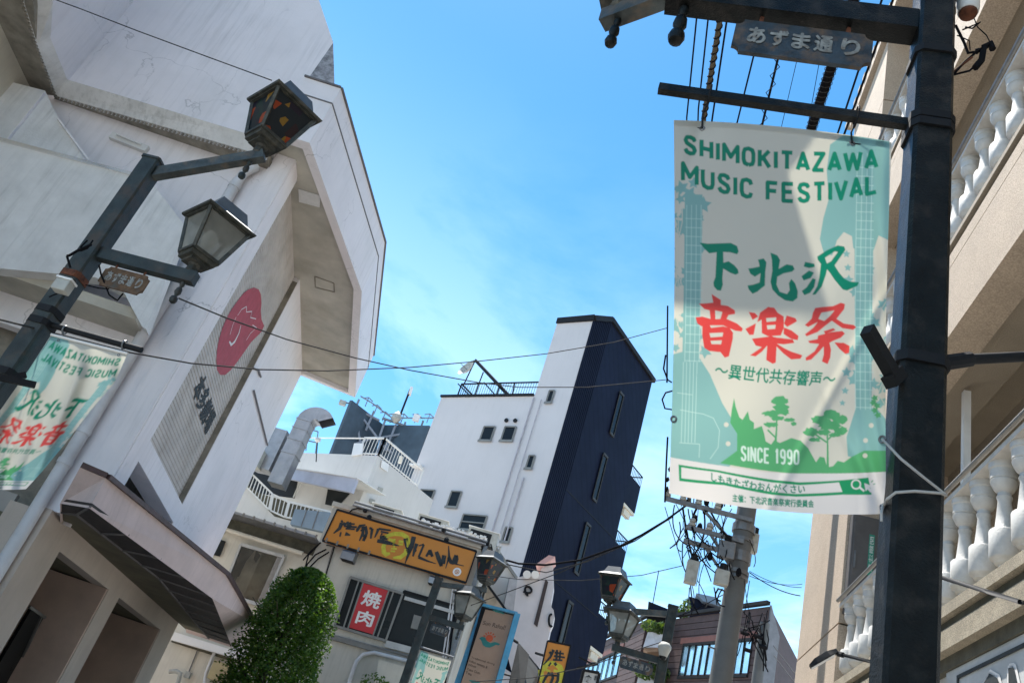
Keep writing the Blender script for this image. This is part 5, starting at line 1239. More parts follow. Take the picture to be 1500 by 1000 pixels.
# exhaust hoods below the sign
for x, y, w_, h_, d_, lab in ((513, 817, .34, .26, .32, 'shiny steel vent hood under the left end of the orange sign'), (636, 852, .22, .2, .25, 'small steel vent hood under the right part of the orange sign')):
    P = yp(x, y, -.0); vh = thing('vent_hood', lab, 'vent', P, 'vent hoods on the restaurant wall'); P = P - YB * d_ / 2
    vs = [P + yu * i * w_ / 2 + YB * j * d_ / 2 + Z * k for i in (-1, 1) for j, k in ((-1, -h_ / 2), (-1, h_ * .2), (-.3, h_ / 2), (1, h_ / 2), (1, -h_ / 2))]
    MB().add(vs, [(0, 1, 2, 3, 4), (9, 8, 7, 6, 5)] + [(i, i + 5, i + 6, i + 1) for i in range(3)] + [(3, 8, 9, 4)]).build('hood', metal, vh)
    MB().box(P - Z * h_ * .48, w_ * .86, d_ * .86, .02, yu, YB).build('louvre', trimd, vh)
# red window sign
def ypoly(pts, d=0.0): return [yp(x, y, d) for x, y in pts]
wf = [(513, 845), (590, 869), (565, 938), (490, 916)]
wn_ = MB().prism(ypoly(wf, -.03), YB * .02).build('window', darkglass, ys)
qf = ypoly(wf, -.05); mb = MB()
for i in range(4): mb.bar(qf[i], qf[(i + 1) % 4], .05, .06)
W_ = quadP(*ypoly(wf, -.05))
for u in (.17, .255, .745, .83): mb.bar(W_(u, 0), W_(u, 1), .035, .04)
mb.build('frame', alum, wn_)
qr = [W_(.27, .97), W_(.735, .97), W_(.735, .05), W_(.27, .05)]; qr = [p - YB * .01 for p in qr]
rs = MB().prism(qr, YB * .02).build('red_panel', redp, wn_)
RP = quadP(*qr, -YB * .004)
mb = MB(); bold(mb, '焼', lambda u, v: RP(.14 + .72 * u, .54 + .34 * v), .022, .022, -YB); bold(mb, '肉', lambda u, v: RP(.17 + .66 * u, .13 + .30 * v), .022, .022, -YB)
mb.build('lettering', whitep, rs)
# dark window to its right with a metal shade
wf = [(592, 865), (674, 889), (650, 958), (567, 936)]
wn2 = MB().prism(ypoly(wf, -.03), YB * .02).build('window', darkglass, ys); W2 = quadP(*ypoly(wf, -.04)); mb = MB()
for i in range(4): mb.bar(W2(*((0, 1), (1, 1), (1, 0), (0, 0))[i]), W2(*((1, 1), (1, 0), (0, 0), (0, 1))[i]), .05, .05)
mb.bar(W2(.53, 0), W2(.53, 1), .06, .05); mb.build('frame', trimd, wn2)
MB().prism([W2(.05, .90), W2(.97, .90), W2(.97, .83), W2(.05, .83)], -YB * .04).build('shade_box', alul, wn2)
MB().prism([W2(.30, .60), W2(.44, .60), W2(.46, .33), W2(.32, .33)], -YB * .03).build('panel', alum, wn2)
MB().prism([W2(.0, -.02), W2(.45, -.02), W2(.45, -.15), W2(.0, -.15)], -YB * .03).build('sill', alul, wn2)
MB().prism([yp(x, y, -.5) for x, y in ((555, 965), (600, 978), (598, 1020), (545, 1020))], YB * .5).build('sign_box', cream, ys)
MB().tube([yp(x, y, -.1) for x, y in ((665, 878), (678, 884), (690, 890), (700, 900))], .05, 8).build('duct', metal, ys, smooth=True)
# roof top units
au = None
for i, (x, y, lab) in enumerate(((566, 751, 'leftmost air conditioner unit on the restaurant roof'), (634, 767, 'middle air conditioner unit on the restaurant roof'), (708, 785, 'rightmost air conditioner unit on the restaurant roof'))):
    P = yp(x, y, 1.0); z0 = zt + .15
    a_ = thing('air_conditioner', lab, 'air conditioner', (P.x, P.y, z0), 'air conditioners on the restaurant roof'); hh = max(.45, P.z - z0 + .12)
    c = Vector((P.x, P.y, z0 + hh / 2)); MB().box(c, .82, .34, hh, yu, YB).build('casing', boxgrey, a_, bevel=.01)
    MB().box(c - YB * .175 - yu * .06 + Z * .02, .58, .012, hh * .72, yu, YB).build('fan_grille', trimd, a_)
    MB().box(c + Z * (hh / 2 + .012), .86, .38, .02, yu, YB).build('lid', whitep, a_)
    MB().tube([c + yu * .4, c + yu * .52 + Z * .05, c + yu * .55 - Z * hh * .4], .03, 8).build('hose', boxgrey, a_, smooth=True)
# neighbour with the big picture window
nb = thing('beige_shop_building', 'weathered beige low building with a curtained window left of the restaurant', 'building', (-4.5, 23, 0))
zE = yp(420, 800).z
sl_ = (yp(200, 900) - Y0).dot(yu) - 1.5
ybox(sl_, L0 - .02, .15, 6, .1, zE + .35).build('wall', cream, nb)
# eave
s0_, z_e = ys_(420, 792, -.5)
mb = MB(); ybox(sl_, L0 + .02, -.55, .4, zE + .28, zE + .34, mb); mb.build('eave', metal, nb)
MB().tube([YP(sl_, -.05, zE - .02), YP(L0 - .25, -.05, zE - .06)], .05, 8).build('gutter', cream, nb, smooth=True)
mb = MB()
for k in range(24): ybox(sl_ + k * .28, sl_ + k * .28 + .04, -.57, -.53, zE + .26, zE + .36, mb)
mb.build('eave_clip', alum, nb, kind='stuff')
ybox(sl_, L0 - .02, .1, .15, zE + .0, zE + .28).build('eave_shade_band', olive if False else grdark, nb)  # dark band put in for the shade beneath the eave
wf = [(353, 797), (416, 815), (385, 887), (325, 868)]
wd = MB().prism(ypoly(wf, .10), YB * .03).build('window', clothw, nb); W3 = quadP(*ypoly(wf, .06)); mb = MB()
for i in range(4): mb.bar(W3(*((0, 1), (1, 1), (1, 0), (0, 0))[i]), W3(*((1, 1), (1, 0), (0, 0), (0, 1))[i]), .06, .08)
mb.build('frame', alul, wd)
gp = mat('glass_pane_thin', (.03, .035, .04), .03, spec=1.0)
def see_glass(name):
    m = bpy.data.materials.new(name); m.use_nodes = True; nt = m.node_tree; N = nt.nodes; L = nt.links; N.remove(N['Principled BSDF'])
    g = N.new('ShaderNodeBsdfGlossy'); g.inputs['Roughness'].default_value = .02; t = N.new('ShaderNodeBsdfTransparent'); t.inputs[0].default_value = (.75, .8, .78, 1)
    f = N.new('ShaderNodeFresnel'); f.inputs[0].default_value = 1.9; x_ = N.new('ShaderNodeMixShader'); L.new(f.outputs[0], x_.inputs[0]); L.new(t.outputs[0], x_.inputs[1]); L.new(g.outputs[0], x_.inputs[2]); L.new(x_.outputs[0], N['Material Output'].inputs[0]); return m
SG = see_glass('window_pane_clear')
MB().poly([W3(.02, .02), W3(.98, .02), W3(.98, .98), W3(.02, .98)]).build('pane', SG, wd)
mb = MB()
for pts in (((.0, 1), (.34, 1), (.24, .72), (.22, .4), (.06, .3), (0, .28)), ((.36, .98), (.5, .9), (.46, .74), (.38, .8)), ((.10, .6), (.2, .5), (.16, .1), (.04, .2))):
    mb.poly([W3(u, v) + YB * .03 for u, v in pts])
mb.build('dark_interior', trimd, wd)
wq = MB().prism(ypoly([(317, 788), (331, 793), (322, 815), (311, 812)], .12), -YB * .04).build('window', darkglass, nb)
# things on the wall below, half hidden by the canopy and the tree
MB().prism(ypoly([(256, 925), (352, 955), (350, 965), (250, 936)], -.1), YB * .25).build('signband', whitep, nb)
MB().bar(yp(252, 938, .1), yp(340, 966, .1), .05, .06).build('shade', grdark, nb)
MB().bar(yp(289, 952, .12), yp(276, 985, .12), .02, .03).build('cable', linem, nb)
MB().box(yp(275, 988, .1), .12, .1, .14, yu, YB).build('socket', boxgrey, nb)
MB().tube([yp(x, y, .05) for x, y in ((314, 955), (302, 985), (298, 1010))], .04, 8).build('pipe', pipem, nb, smooth=True)
MB().prism(ypoly([(314, 966), (340, 974), (334, 1000), (303, 992)], -.05), YB * .2).build('yellow_panel', mat('panel_yellow', (.46, .37, .20), .8), nb)
MB().tube([yp(x, y, -.05) for x, y in ((248, 983), (258, 982), (264, 986), (262, 995), (258, 1005))], .05, 8).build('duct', boxgrey, nb, smooth=True)
for pts in ([(467, 797), (452, 812), (446, 835)], [(478, 804), (462, 812), (450, 826), (446, 838)], [(482, 808), (466, 818), (452, 832)], [(470, 794), (456, 806), (444, 820)]):
    MB().tube([yp(x, y, -.08) for x, y in pts], .02, 6).build('cable', wirem, nb, smooth=True)

# ------------------------------------------------------------ roof terrace house behind
tb = thing('terrace_house', 'white rendered house with railed roof terraces behind the restaurant', 'house', (-5, 26, 0))
AT1, AT2 = -50.5, 39.5
Cn = dist(554, 667, 25.0)
def t1(x, y, o=0): return plane(x, y, Cn + azv(AT2, o), AT1)
def t2(x, y, o=0): return plane(x, y, Cn + azv(AT1, o), AT2)
La = t1(405, 665); Ra = t2(606, 709); ztc = Cn.z
MB().prism([Vector((Cn.x, Cn.y, 0)), Vector((La.x, La.y, 0)), Vector((La.x, La.y, 0)) + (Vector((Ra.x, Ra.y, 0)) - Vector((Cn.x, Cn.y, 0))) * 1.6, Vector((Cn.x, Cn.y, 0)) + (Vector((Ra.x, Ra.y, 0)) - Vector((Cn.x, Cn.y, 0))) * 1.6], Z * ztc).build('wall', terw, tb)
def railing(parent, a, b, h, m, nb_=None, r=.02, name='railing', post=1.2, pitch=.13, slant=False):
    """a,b: foot ends; rail h above"""
    a = Vector(a); b = Vector(b); mb = MB(); mb.bar(a + Z * h, b + Z * h, .05, .05); mb.bar(a + Z * .06, b + Z * .06, .03, .03)
    L_ = (b - a).length; n = max(2, int(L_ / pitch))
    for i in range(n + 1): p = a.lerp(b, i / n); mb.bar(p, p + Z * h, r, r)
    k = max(1, int(L_ / post))
    for i in range(k + 1): p = a.lerp(b, i / k); mb.bar(p, p + Z * (h + .02), .06, .06)
    return mb.build(name, m, parent)
d2 = (Vector((Ra.x, Ra.y, ztc)) - Vector((Cn.x, Cn.y, ztc)))
railing(tb, Cn, Vector((Ra.x, Ra.y, ztc)) + d2 * .1, .62, railw)
cl2 = t1(523, 669); railing(tb, Vector((cl2.x, cl2.y, ztc)), Cn, .62, railw)
MB().tube([Vector((La.x, La.y, ztc + .55)), Vector((cl2.x, cl2.y, ztc + .6))], .02, 6).build('hand_rail', railw, tb)
MB().prism([t1(x, y, -.02) for x, y in ((520, 650), (533, 650), (531, 666), (516, 668))], azv(AT2, -.05)).build('access_plate', whitep, tb)
MB().prism([t2(x, y, -.05) for x, y in ((560, 674), (570, 680), (568, 691), (558, 684))], azv(AT1, .03)).build('notice_plate', whitep, tb)
for x, y in ((545, 734), (557, 717)): MB().box(t2(x, y, -.05), .16, .1, .12).build('vent_cap', boxgrey, tb)
MB().tube([t2(585, 675 + 3, .3), t2(588, 668, .3)], .06, 8).build('roof_lamp', cream, tb)
# lean to awning and recess
aw = [t1(x, y, -1.2) for x, y in ((376, 679), (523, 701), (515, 721), (490, 714), (372, 689))]
MB().prism([t1(376, 677, -1.2), t1(523, 700, -1.2), t1(515, 721, -1.2), t1(374, 690, -1.2)], azv(AT2, .1)).build('awning_fascia', metalr, tb)
a_, b_ = t1(376, 677, -1.25), t1(523, 700, -1.25); MB().prism([a_, b_, b_ + azv(AT2, 1.4) + Z * .1, a_ + azv(AT2, 1.4) + Z * .1], Z * .03).build('awning_roof', railw, tb)
MB().prism([t1(x, y, -.02) for x, y in ((372, 690), (436, 702), (431, 729), (360, 720))], azv(AT2, .02)).build('recess_shade_sheet', trimd, tb)  # flat dark sheet in place of the shaded recess under the awning
MB().prism([t1(x, y, -.03) for x, y in ((480, 716), (512, 722), (494, 742), (476, 738))], azv(AT2, .02)).build('window', darkglass, tb)
MB().tube([t1(442, 700, -.1), t1(430, 728, -.1)], .03, 6).build('pipe', railw, tb)
# lower terrace: sloping white stair wall with railings
Tq = Vector((-5, 23.6, 0))
def tq_(x, y, d=0): return plane(x, y, Tq + YB * d, AY)
MB().prism([tq_(x, y) for x, y in ((330, 690), (362, 715), (402, 756), (424, 762), (470, 776), (478, 800), (330, 765))], YB * .15).build('stair_wall', terw, tb)
MB().prism([tq_(x, y, .9) for x, y in ((350, 700), (380, 722), (480, 752), (484, 790), (350, 770))], YB * .15).build('terrace_back', grdark, tb)
def rl2(pts, d=-.05):
    a, b, c, e = [tq_(x, y, d) for x, y in pts]; mb = MB(); mb.bar(a, b, .05, .05); mb.bar(e, c, .04, .04); n = max(3, int((b - a).length / .11))
    for i in range(n + 1): mb.bar(a.lerp(b, i / n), e.lerp(c, i / n), .025, .025)
    mb.bar(a, e, .06, .06); mb.bar(b, c, .06, .06); mb.build('railing', railw, tb)
rl2(((369, 694), (399, 723), (394, 746), (361, 713))); rl2(((400, 724), (423, 735), (417, 757), (396, 747))); rl2(((424, 735), (483, 749), (480, 768), (418, 757)))
MB().prism([tq_(x, y, -.25) for x, y in ((432, 745), (484, 750), (474, 778), (425, 767))], YB * .2).build('blue_grey_panel', tankm, tb)
mb = MB()
for u in (.33, .66):
    a, b = tq_(432 + 52 * u, 745 + 5 * u, -.26), tq_(425 + 49 * u, 767 + 11 * u, -.26); mb.bar(a, b, .02, .02)
mb.build('panel_joint', linem, tb)
# vent duct
vd = thing('vent_duct', 'big galvanised exhaust duct with curved hood rising from the terrace house', 'duct', dist(418, 680, 24.2))
DD = 24.2; a = dist(418, 684, DD); ax = azv(AY + 180); w_ = .45
tpz = dist(444, 618, DD); shaft = Vector((a.x, a.y, 0)); 
MB().box(Vector((a.x, a.y, (a.z - .6 + tpz.z) / 2)), w_, .5, tpz.z - a.z + .6, ax, azv(9.4)).build('shaft', metal, vd)
for f in (.25, .55, .8, 1.0): MB().box(Vector((a.x, a.y, a.z + (tpz.z - a.z) * f)), w_ + .04, .54, .035, ax, azv(9.4)).build('flange', metal, vd)
mb = MB(); cx0 = Vector((a.x, a.y, tpz.z)) + ax * (w_ / 2 + .12); pv = []
for i in range(9):
    t = math.pi - math.pi * .80 * i / 8; ri, ro = .12, .12 + w_
    pv.append((cx0 + ax * math.cos(t) * ri + Z * math.sin(t) * ri, cx0 + ax * math.cos(t) * ro + Z * math.sin(t) * ro * .9))
vs = []
for i, (p, q_) in enumerate(pv):
    for s in (-.25, .25): vs += [p + azv(9.4) * s, q_ + azv(9.4) * s]
fs = []
for i in range(8):
    k = 4 * i; fs += [(k, k + 1, k + 5, k + 4), (k + 2, k + 6, k + 7, k + 3), (k + 1, k + 3, k + 7, k + 5), (k, k + 4, k + 6, k + 2)]
fs += [(0, 2, 3, 1)]
mb.add(vs, fs).build('hood_elbow', metal, vd)
MB().box(Vector((a.x, a.y, a.z)) - ax * .62 + Z * .35, .6, .5, 1.3, ax, azv(9.4)).build('fan_box', metal, vd); MB().box(Vector((a.x, a.y, a.z)) - ax * .8 - Z * .1 - YB * .3, .4, .4, .5, ax, azv(9.4)).build('motor_box', boxgrey, vd)
mb = MB(); 
for x0, y0, x1, y1 in ((452, 628, 448, 660), (466, 632, 462, 664), (452, 628, 466, 632), (450, 645, 464, 648)): mb.bar(dist(x0, y0, 26), dist(x1, y1, 26), .03, .03)
mb.build('ladder', galv, vd)
MB().bar(dist(465, 648, 25.5), dist(463, 676, 25.5), .03, .03).build('lamp_stem', trimd, vd); MB().lathe([(.03, -.06), (.1, 0), (.09, .08), (.03, .1)], dist(465, 645, 25.5), 10).build('lamp_head', railw, vd)
# ------------------------------------------------------------ rooftop sign frames
rs_ = thing('rooftop_signboard', 'back of an angled dark blue rooftop signboard on grey steel framing', 'signboard', dist(562, 622, 36))
Cs = dist(562, 622, 36); 
def sA(x, y, o=0): return plane(x, y, Cs + azv(AT1 + 180, 0) + azv(AT2 + 90 + 180, -o), AT2)
def sB(x, y, o=0): return plane(x, y, Cs - azv(AT2, o), AT1)
MB().prism([sA(516, 586), Cs, sA(548, 672), sA(484, 668)], azv(AT1 + 0, .15)).build('panel', signblue, rs_)
MB().prism([Cs, sB(629, 623), sB(596, 715), sB(540, 706)], azv(AT2, .15)).build('panel', signblue, rs_)
mb = MB()
for a, b in (((526, 585), (493, 664)), ((564, 616), (553, 648)), ((558, 645), (548, 680)), ((522, 600), (552, 640)), ((520, 602), (528, 650)), ((524, 600), (556, 616)), ((548, 602), (536, 630)), ((552, 640), (520, 650)), ((552, 642), (608, 632)), ((560, 612), (612, 630)), ((620, 616), (598, 680)), ((580, 622), (564, 660)), ((594, 618), (578, 668)), ((608, 634), (575, 658)), ((556, 648), (580, 668))):
    mb.bar(dist(*a, 35.2), dist(*b, 35.2), .09, .09)
mb.build('steel_frame', frameg, rs_)
mb = MB()
top_ = [(528, 580), (545, 590), (562, 603), (573, 611), (586, 612), (606, 612), (635, 612)]
for a, b in zip(top_[:-1], top_[1:]): mb.bar(dist(*a, 35.4), dist(*b, 35.4), .05, .05)
for (x, y) in ((540, 582), (553, 593), (565, 603), (576, 606), (592, 606), (612, 606), (630, 606)):
    mb.bar(dist(x, y, 35.4), dist(x - 5, y + 13, 35.4), .04, .04); mb.bar(dist(x, y, 35.4), dist(x + 6, y + 6, 35.4), .04, .04); mb.bar(dist(x, y, 35.4), dist(x - 8, y + 1, 35.4), .04, .04)
mb.build('guard_rail', frameg, rs_)
MB().tube([dist(583, 616, 35), dist(601, 570, 35)], .05, 6).build('antenna_mast', trimd, rs_); MB().lathe([(.05, -.3), (.22, -.1), (.22, .1), (.05, .3)], dist(581, 611, 35), 10).build('dish', boxgrey, rs_, smooth=True)
MB().bar(dist(600, 578, 35), dist(603, 568, 35), .12, .3).build('antenna', whitep, rs_); MB().box(dist(610, 612, 35), .3, .2, .3).build('floodlight', whitep, rs_)
MB().tube([dist(512, 590, 35), dist(500, 590, 35)], .03, 6).build('lamp_arm', trimd, rs_); MB().box(dist(502, 590, 35), .3, .2, .2).build('floodlight', boxgrey, rs_)

# ============================================================ WHITE AND NAVY TOWER
tw = thing('white_navy_tower', 'tall narrow building with white left face and dark navy ribbed right face', 'tower', (2.8, 30, 0))
C0 = dist(869, 469, 28)
def wp(x, y, o=0): return plane(x, y, C0 + azv(39.5, o), -50.5)      # white face, o metres behind
def np_(x, y, o=0): return plane(x, y, C0 + azv(-50.5, o), 39.5)     # navy face
c2 = Vector((C0.x, C0.y, 0)); eL = azv(-50.5); eB = azv(39.5)
def sw(x, y): P = wp(x, y); return (P - C0).dot(eL), P.z
def sn(x, y): P = np_(x, y); return (P - C0).dot(eB), P.z
wT, zW = sw(816, 472.5); wJ, zLow = sw(783, 580); wLft, zL2 = sw(647, 581); nR_, zR_ = sn(955, 557.6); nPk, zPk = sn(894, 470)
zTop = (zW + C0.z) / 2; zLow = (zLow + zL2) / 2
print('tower', wT, wJ, wLft, nR_, zTop, zLow, zR_, nPk, zPk)
wJ = (wT + wJ) / 2
MB().prism([c2, c2 + eL * wJ, c2 + eL * wJ + eB * nR_, c2 + eB * nR_], Z * 3).build('core_base', towerw, tw)
# tall slab: white face and navy face as separate skins over one core
core = [C0 * 1, ]
MB().add([c2, c2 + eB * nR_, c2 + eB * nR_ + Z * zR_, c2 + eB * nPk + Z * zPk, c2 + Z * zTop] + [p + eL * wJ for p in (c2, c2 + eB * nR_, c2 + eB * nR_ + Z * zR_, c2 + eB * nPk + Z * zPk, c2 + Z * zTop)],
         [(0, 1, 2, 3, 4), (5, 9, 8, 7, 6), (0, 4, 9, 5), (4, 3, 8, 9), (3, 2, 7, 8), (2, 1, 6, 7)]).build('wall', towerw, tw)
MB().prism([c2 + eL * wJ, c2 + eL * wLft, c2 + eL * wLft + eB * 5, c2 + eL * wJ + eB * 5], Z * zLow).build('wall', towerw, tw)
# navy cladding: ribbed part near the corner and plain part
rbw = 1.3
def nq(s0, s1, n=-.03): return [c2 - eL * .03 + eB * s0, c2 - eL * .03 + eB * s1]
mb = MB(); k = 0
s = -.02
while s < rbw:
    zt_ = zTop + (zPk - zTop) * min(1, s / nPk) - .01 if s < nPk else zPk + (zR_ - zPk) * (s - nPk) / (nR_ - nPk)
    mb.prism([c2 - eL * .02 + eB * s, c2 - eL * .05 + eB * (s + .02), c2 - eL * .05 + eB * (s + .07), c2 - eL * .02 + eB * (s + .09)], Z * (zt_)); s += .13
mb.build('navy_ribs', navy2, tw)
MB().prism([c2 + eB * -.02, c2 + eB * nPk, c2 + eB * nR_, ], Z * .01)
f_ = [c2 + eB * -.02, c2 + eB * nR_, c2 + eB * nR_ + Z * zR_, c2 + eB * nPk + Z * zPk, c2 + eB * -.02 + Z * zTop]
MB().prism([p - eL * .001 for p in f_], -eL * .02).build('navy_cladding', navym, tw)
for h in (3.2, 6.4, 9.6, 12.8): MB().bar(c2 - eL * .03 + eB * rbw + Z * h, c2 - eL * .03 + eB * nR_ + Z * h, .012, .03).build('cladding_joint', trimd, tw)
# parapet caps
e1_, e2_, e3_, e4_ = c2 - eL * .03 + eL * (wJ + .05) + Z * (zTop + .08), c2 - eL * .06 - eB * .04 + Z * (zTop + .08), c2 - eL * .06 + eB * nPk + Z * (zPk + .08), c2 - eL * .06 + eB * (nR_ + .1) + Z * (zR_ + .05)
mb = MB(); mb.bar(e1_, e2_, .14, .26); mb.bar(e2_, e3_, .14, .22); mb.bar(e3_, e4_, .14, .2); mb.build('parapet_cap', trimd, tw)
MB().bar(c2 + eL * (wJ + .02) - eB * .03 + Z * (zLow + .03), c2 + eL * (wLft + .03) - eB * .03 + Z * (zLow + .03), .1, .09).build('parapet_cap', trimd, tw)
def wwin(q, split=False, fr=.06, hopper=False):
    P = [wp(x, y, -.01) for x, y in q]; zt1 = (P[0].z + P[1].z) / 2; zb1 = (P[2].z + P[3].z) / 2; s0 = ((P[0] - C0).dot(eL) + (P[3] - C0).dot(eL)) / 2; s1 = ((P[1] - C0).dot(eL) + (P[2] - C0).dot(eL)) / 2
    a, b, c, d = [c2 + eL * s + Z * z + eB * .10 for s, z in ((s0, zt1), (s1, zt1), (s1, zb1), (s0, zb1))]
    # reveal
    o = MB().prism([p - eB * .125 for p in (a, b, c, d)], -eB * .004).build('window', skyglass, tw)
    mb = MB(); o2 = -eB * .14
    for p_, q_ in ((a, b), (b, c), (c, d), (d, a)): mb.bar(p_ + o2, q_ + o2, fr, .05)
    if split: mb.bar((a + d) / 2 + o2, (b + c) / 2 + o2, fr, .04)
    mb.build('frame', alum, o)
    MB().bar(d - eB * .17 - Z * .03 + (d - c).normalized() * .06, c - eB * .17 - Z * .03 + (c - d).normalized() * .06, .03, .09).build('sill', alum, o); return o
zm = lambda *q: [(560 + x / 2.703, 430 + y / 2.703) for x, y in q]
wwin(zm((405, 527), (448, 528), (430, 582), (387, 580))); wwin(zm((487, 528), (531, 528), (515, 583), (471, 581)))
wwin(zm((665, 384), (684, 386), (668, 432), (648, 430))); wwin(zm((586, 641), (606, 643), (590, 693), (567, 690)))
wwin(zm((152, 777), (208, 778), (180, 865), (127, 862)), True); wwin(zm((277, 783), (317, 784), (294, 845), (255, 842)))
wwin(zm((322, 873), (416, 882), (398, 940), (306, 930)), True); wwin(zm((490, 925), (517, 927), (500, 984), (474, 980)))
mb = MB()
for x, y in ((492, 502), (527, 503)):
    mb = MB(); P = wp(560 + x / 2.703, 430 + y / 2.703, -.03); pts = [P + (eL * math.cos(t) + Z * math.sin(t)) * .085 for t in np.linspace(0, 6.283, 13)[:-1]]; mb.prism(pts, -eB * .05); mb.build('vent_cap', trimd, tw)
for q in (((783, 583), (722, 790)), ((794, 586), (735, 790)), ((768, 700), (760, 795))):
    s0, z0_ = sw(*q[0]); s1, z1_ = sw(*q[1]); MB().tube([c2 + eL * s0 - eB * .06 + Z * z0_, c2 + eL * s0 - eB * .06 + Z * z1_], .03 if q[0][0] < 790 else .018, 6).build('downpipe', mat('pipe_lilac', (.42, .40, .43), .6), tw)
P = wp(610, 682, -.15); MB().box(P, .55, .3, .07, eL, eB).build('duct_cap', whitep, tw)
# slit windows on navy face
for x, y, x2_, y2_ in ((909, 577, 902, 626), (885, 667, 873, 718), (860, 768, 850, 818), (834, 882, 822, 935)):
    s0, z0_ = sn(x, y); s1, z1_ = sn(x2_, y2_); z1_ = z0_ - 1.95
    o = MB().box(c2 + eB * s0 - eL * .045 + Z * (z0_ + z1_) / 2, .34, .03, abs(z0_ - z1_), eB, eL).build('slit_window', skyglass, tw); mb = MB()
    for k in (-.19, .19): mb.bar(c2 + eB * (s0 + k) - eL * .07 + Z * z0_, c2 + eB * (s0 + k) - eL * .07 + Z * z1_, .035, .09)
    for z_ in (z0_, z1_): mb.bar(c2 + eB * (s0 - .2) - eL * .07 + Z * z_, c2 + eB * (s0 + .2) - eL * .07 + Z * z_, .05, .09)
    mb.build('frame', mat('frame_bronze', (.03, .028, .025), .6), o)
# balconies on the far right side
P = plane(939, 711.6, C0 - eL * .02, 39.5); bo = (P - C0).dot(eB) - nR_; bz1 = P.z; P = np_(921, 692); bz1 = P.z if abs(P.z - bz1) < 1 else bz1; bz0 = np_(930, 741).z
print('balc', bo, bz1, bz0)
for k in range(5):
    z1_, z0_ = bz1 - 3.0 * k, bz1 - 3.0 * k - 1.25; A_ = c2 + eB * (nR_ + .02); 
    bk = MB().prism([A_ + Z * z0_, A_ + eB * bo + Z * z0_, A_ + eB * bo + Z * z1_, A_ + Z * z1_], eL * 3.2).build('balcony', navy2, tw)
    mb = MB(); sz = z0_ - .03
    mb.prism([A_ + Z * (sz - .12), A_ + eB * (bo - .02) + Z * (sz - .12), A_ + eB * (bo - .02) + Z * sz, A_ + Z * sz], eL * 3.15)
    mb.bar(A_ + eL * .15 + eB * .3 + Z * (sz - .25), A_ + eL * .15 + eB * (bo - .25) + Z * (sz - .25), .18, .26); mb.build('balcony_soffit', creamlit, bk)
    mb = MB()
    for t in np.linspace(.03, bo - .03, 9): mb.bar(A_ + eB * t + Z * z1_, A_ + eB * t + Z * (z1_ + .45), .02, .02)
    mb.bar(A_ + Z * (z1_ + .45), A_ + eB * bo + Z * (z1_ + .45), .04, .04); mb.bar(A_ + eB * bo + Z * (z1_ + .45), A_ + eB * bo + eL * 3.2 + Z * (z1_ + .45), .04, .04); mb.build('balcony_railing', trimd, bk)
    MB().prism([A_ + eL * .3 + Z * (z0_ - 1.6), A_ + eL * .3 + eB * .5 + Z * (z0_ - 1.6), A_ + eL * .3 + eB * .5 + Z * (z0_ - .1), A_ + eL * .3 + Z * (z0_ - .1)], eL * 2.5).build('balcony_wall', creamlit, bk)
# roof railing, strut and dish on the low white roof
def rp_(x, y): P = wp(x, y, .25); return (P - C0).dot(eL)
a = c2 + eL * (wLft - .6) + eB * .25 + Z * (zLow + .08); b = c2 + eL * (wJ + .02) + eB * .25 + Z * (zLow + .08)
hrl = wp(730, 561, .25).z - zLow - .08
railing(tw, a, b, max(.5, hrl), trimd, pitch=.12, post=1.4, r=.018)
railing(tw, a, a + eB * 3, max(.5, hrl), trimd, pitch=.12, post=1.4, r=.018)
MB().bar(wp(697, 528, 1.2), wp(746, 580, .2), .13, .13).build('strut', trimd, tw); MB().bar(wp(697, 528, 1.2), wp(690, 530, 2.0), .06, .06).build('strut', trimd, tw); MB().tube([wp(708, 545, 1.2), wp(703, 558, 1.2), wp(696, 578, 1.2)], .03, 6).build('strut', trimd, tw)
for q in (((671, 562), (689, 580)), ((709, 560), (727, 580)), ((754, 561), (750, 580))): MB().bar(wp(*q[0], .3), wp(*q[1], .3), .05, .05).build('brace', trimd, tw)
P = wp(685, 542, .3); ds = thing('satellite_dish', 'weathered satellite dish on the flat roof railing of the white tower', 'satellite dish', P)
nrm_ = Vector((-.65, -.55, .35)).normalized(); ux = nrm_.cross(Z).normalized(); uy = ux.cross(nrm_); vs = [P]; fs = []
for ring_ in (1, 2):
    for i in range(14):
        t = 2 * math.pi * i / 14; vs.append(P + (ux * math.cos(t) * .17 + uy * math.sin(t) * .24) * ring_ + nrm_ * (.05 * ring_ ** 2 - .05))
for i in range(14): j = (i + 1) % 14; fs += [(0, 1 + i, 1 + j), (1 + i, 15 + i, 15 + j, 1 + j)]
MB().add(vs, fs).build('dish', boxgrey, ds, smooth=True); MB().tube([P, P + nrm_ * .5 - Z * .15], .015, 5).build('feed_arm', galv, ds)
MB().tube([wp(695, 530, .3), wp(678, 566, .3)], .03, 6).build('mast', trimd, ds)

# ============================================================ SMALL HOUSES LOWER CENTRE
gh = thing('gabled_white_house', 'white gabled house between the restaurant and the blue framed sign', 'house', dist(730, 900, 23))
def gp_(x, y, d=0.0): return plane(x, y, Vector((1.2, 23.0 + d, 0)), AY)
MB().prism([gp_(x, y) for x, y in ((690, 796), (725, 801), (762, 853), (775, 842), (768, 905), (735, 1060), (640, 1060))], YB * 5).build('wall', terw, gh)
mb = MB(); mb.bar(gp_(724, 799, -.05), gp_(762, 854, -.05), .14, .07); mb.build('verge', alum, gh)
MB().bar(gp_(755, 848, -.2), gp_(745, 900, -.2), .35, .2).build('chimney_strip', mat('strip_grey', (.36, .35, .35), .8), gh)
th2 = thing('tan_gable_house', 'small tan gable roofed house front behind the blue framed sign', 'house', dist(728, 880, 21.6))
def gq_(x, y, d=0.0): return plane(x, y, Vector((1.2, 22.2 + d, 0)), AY)
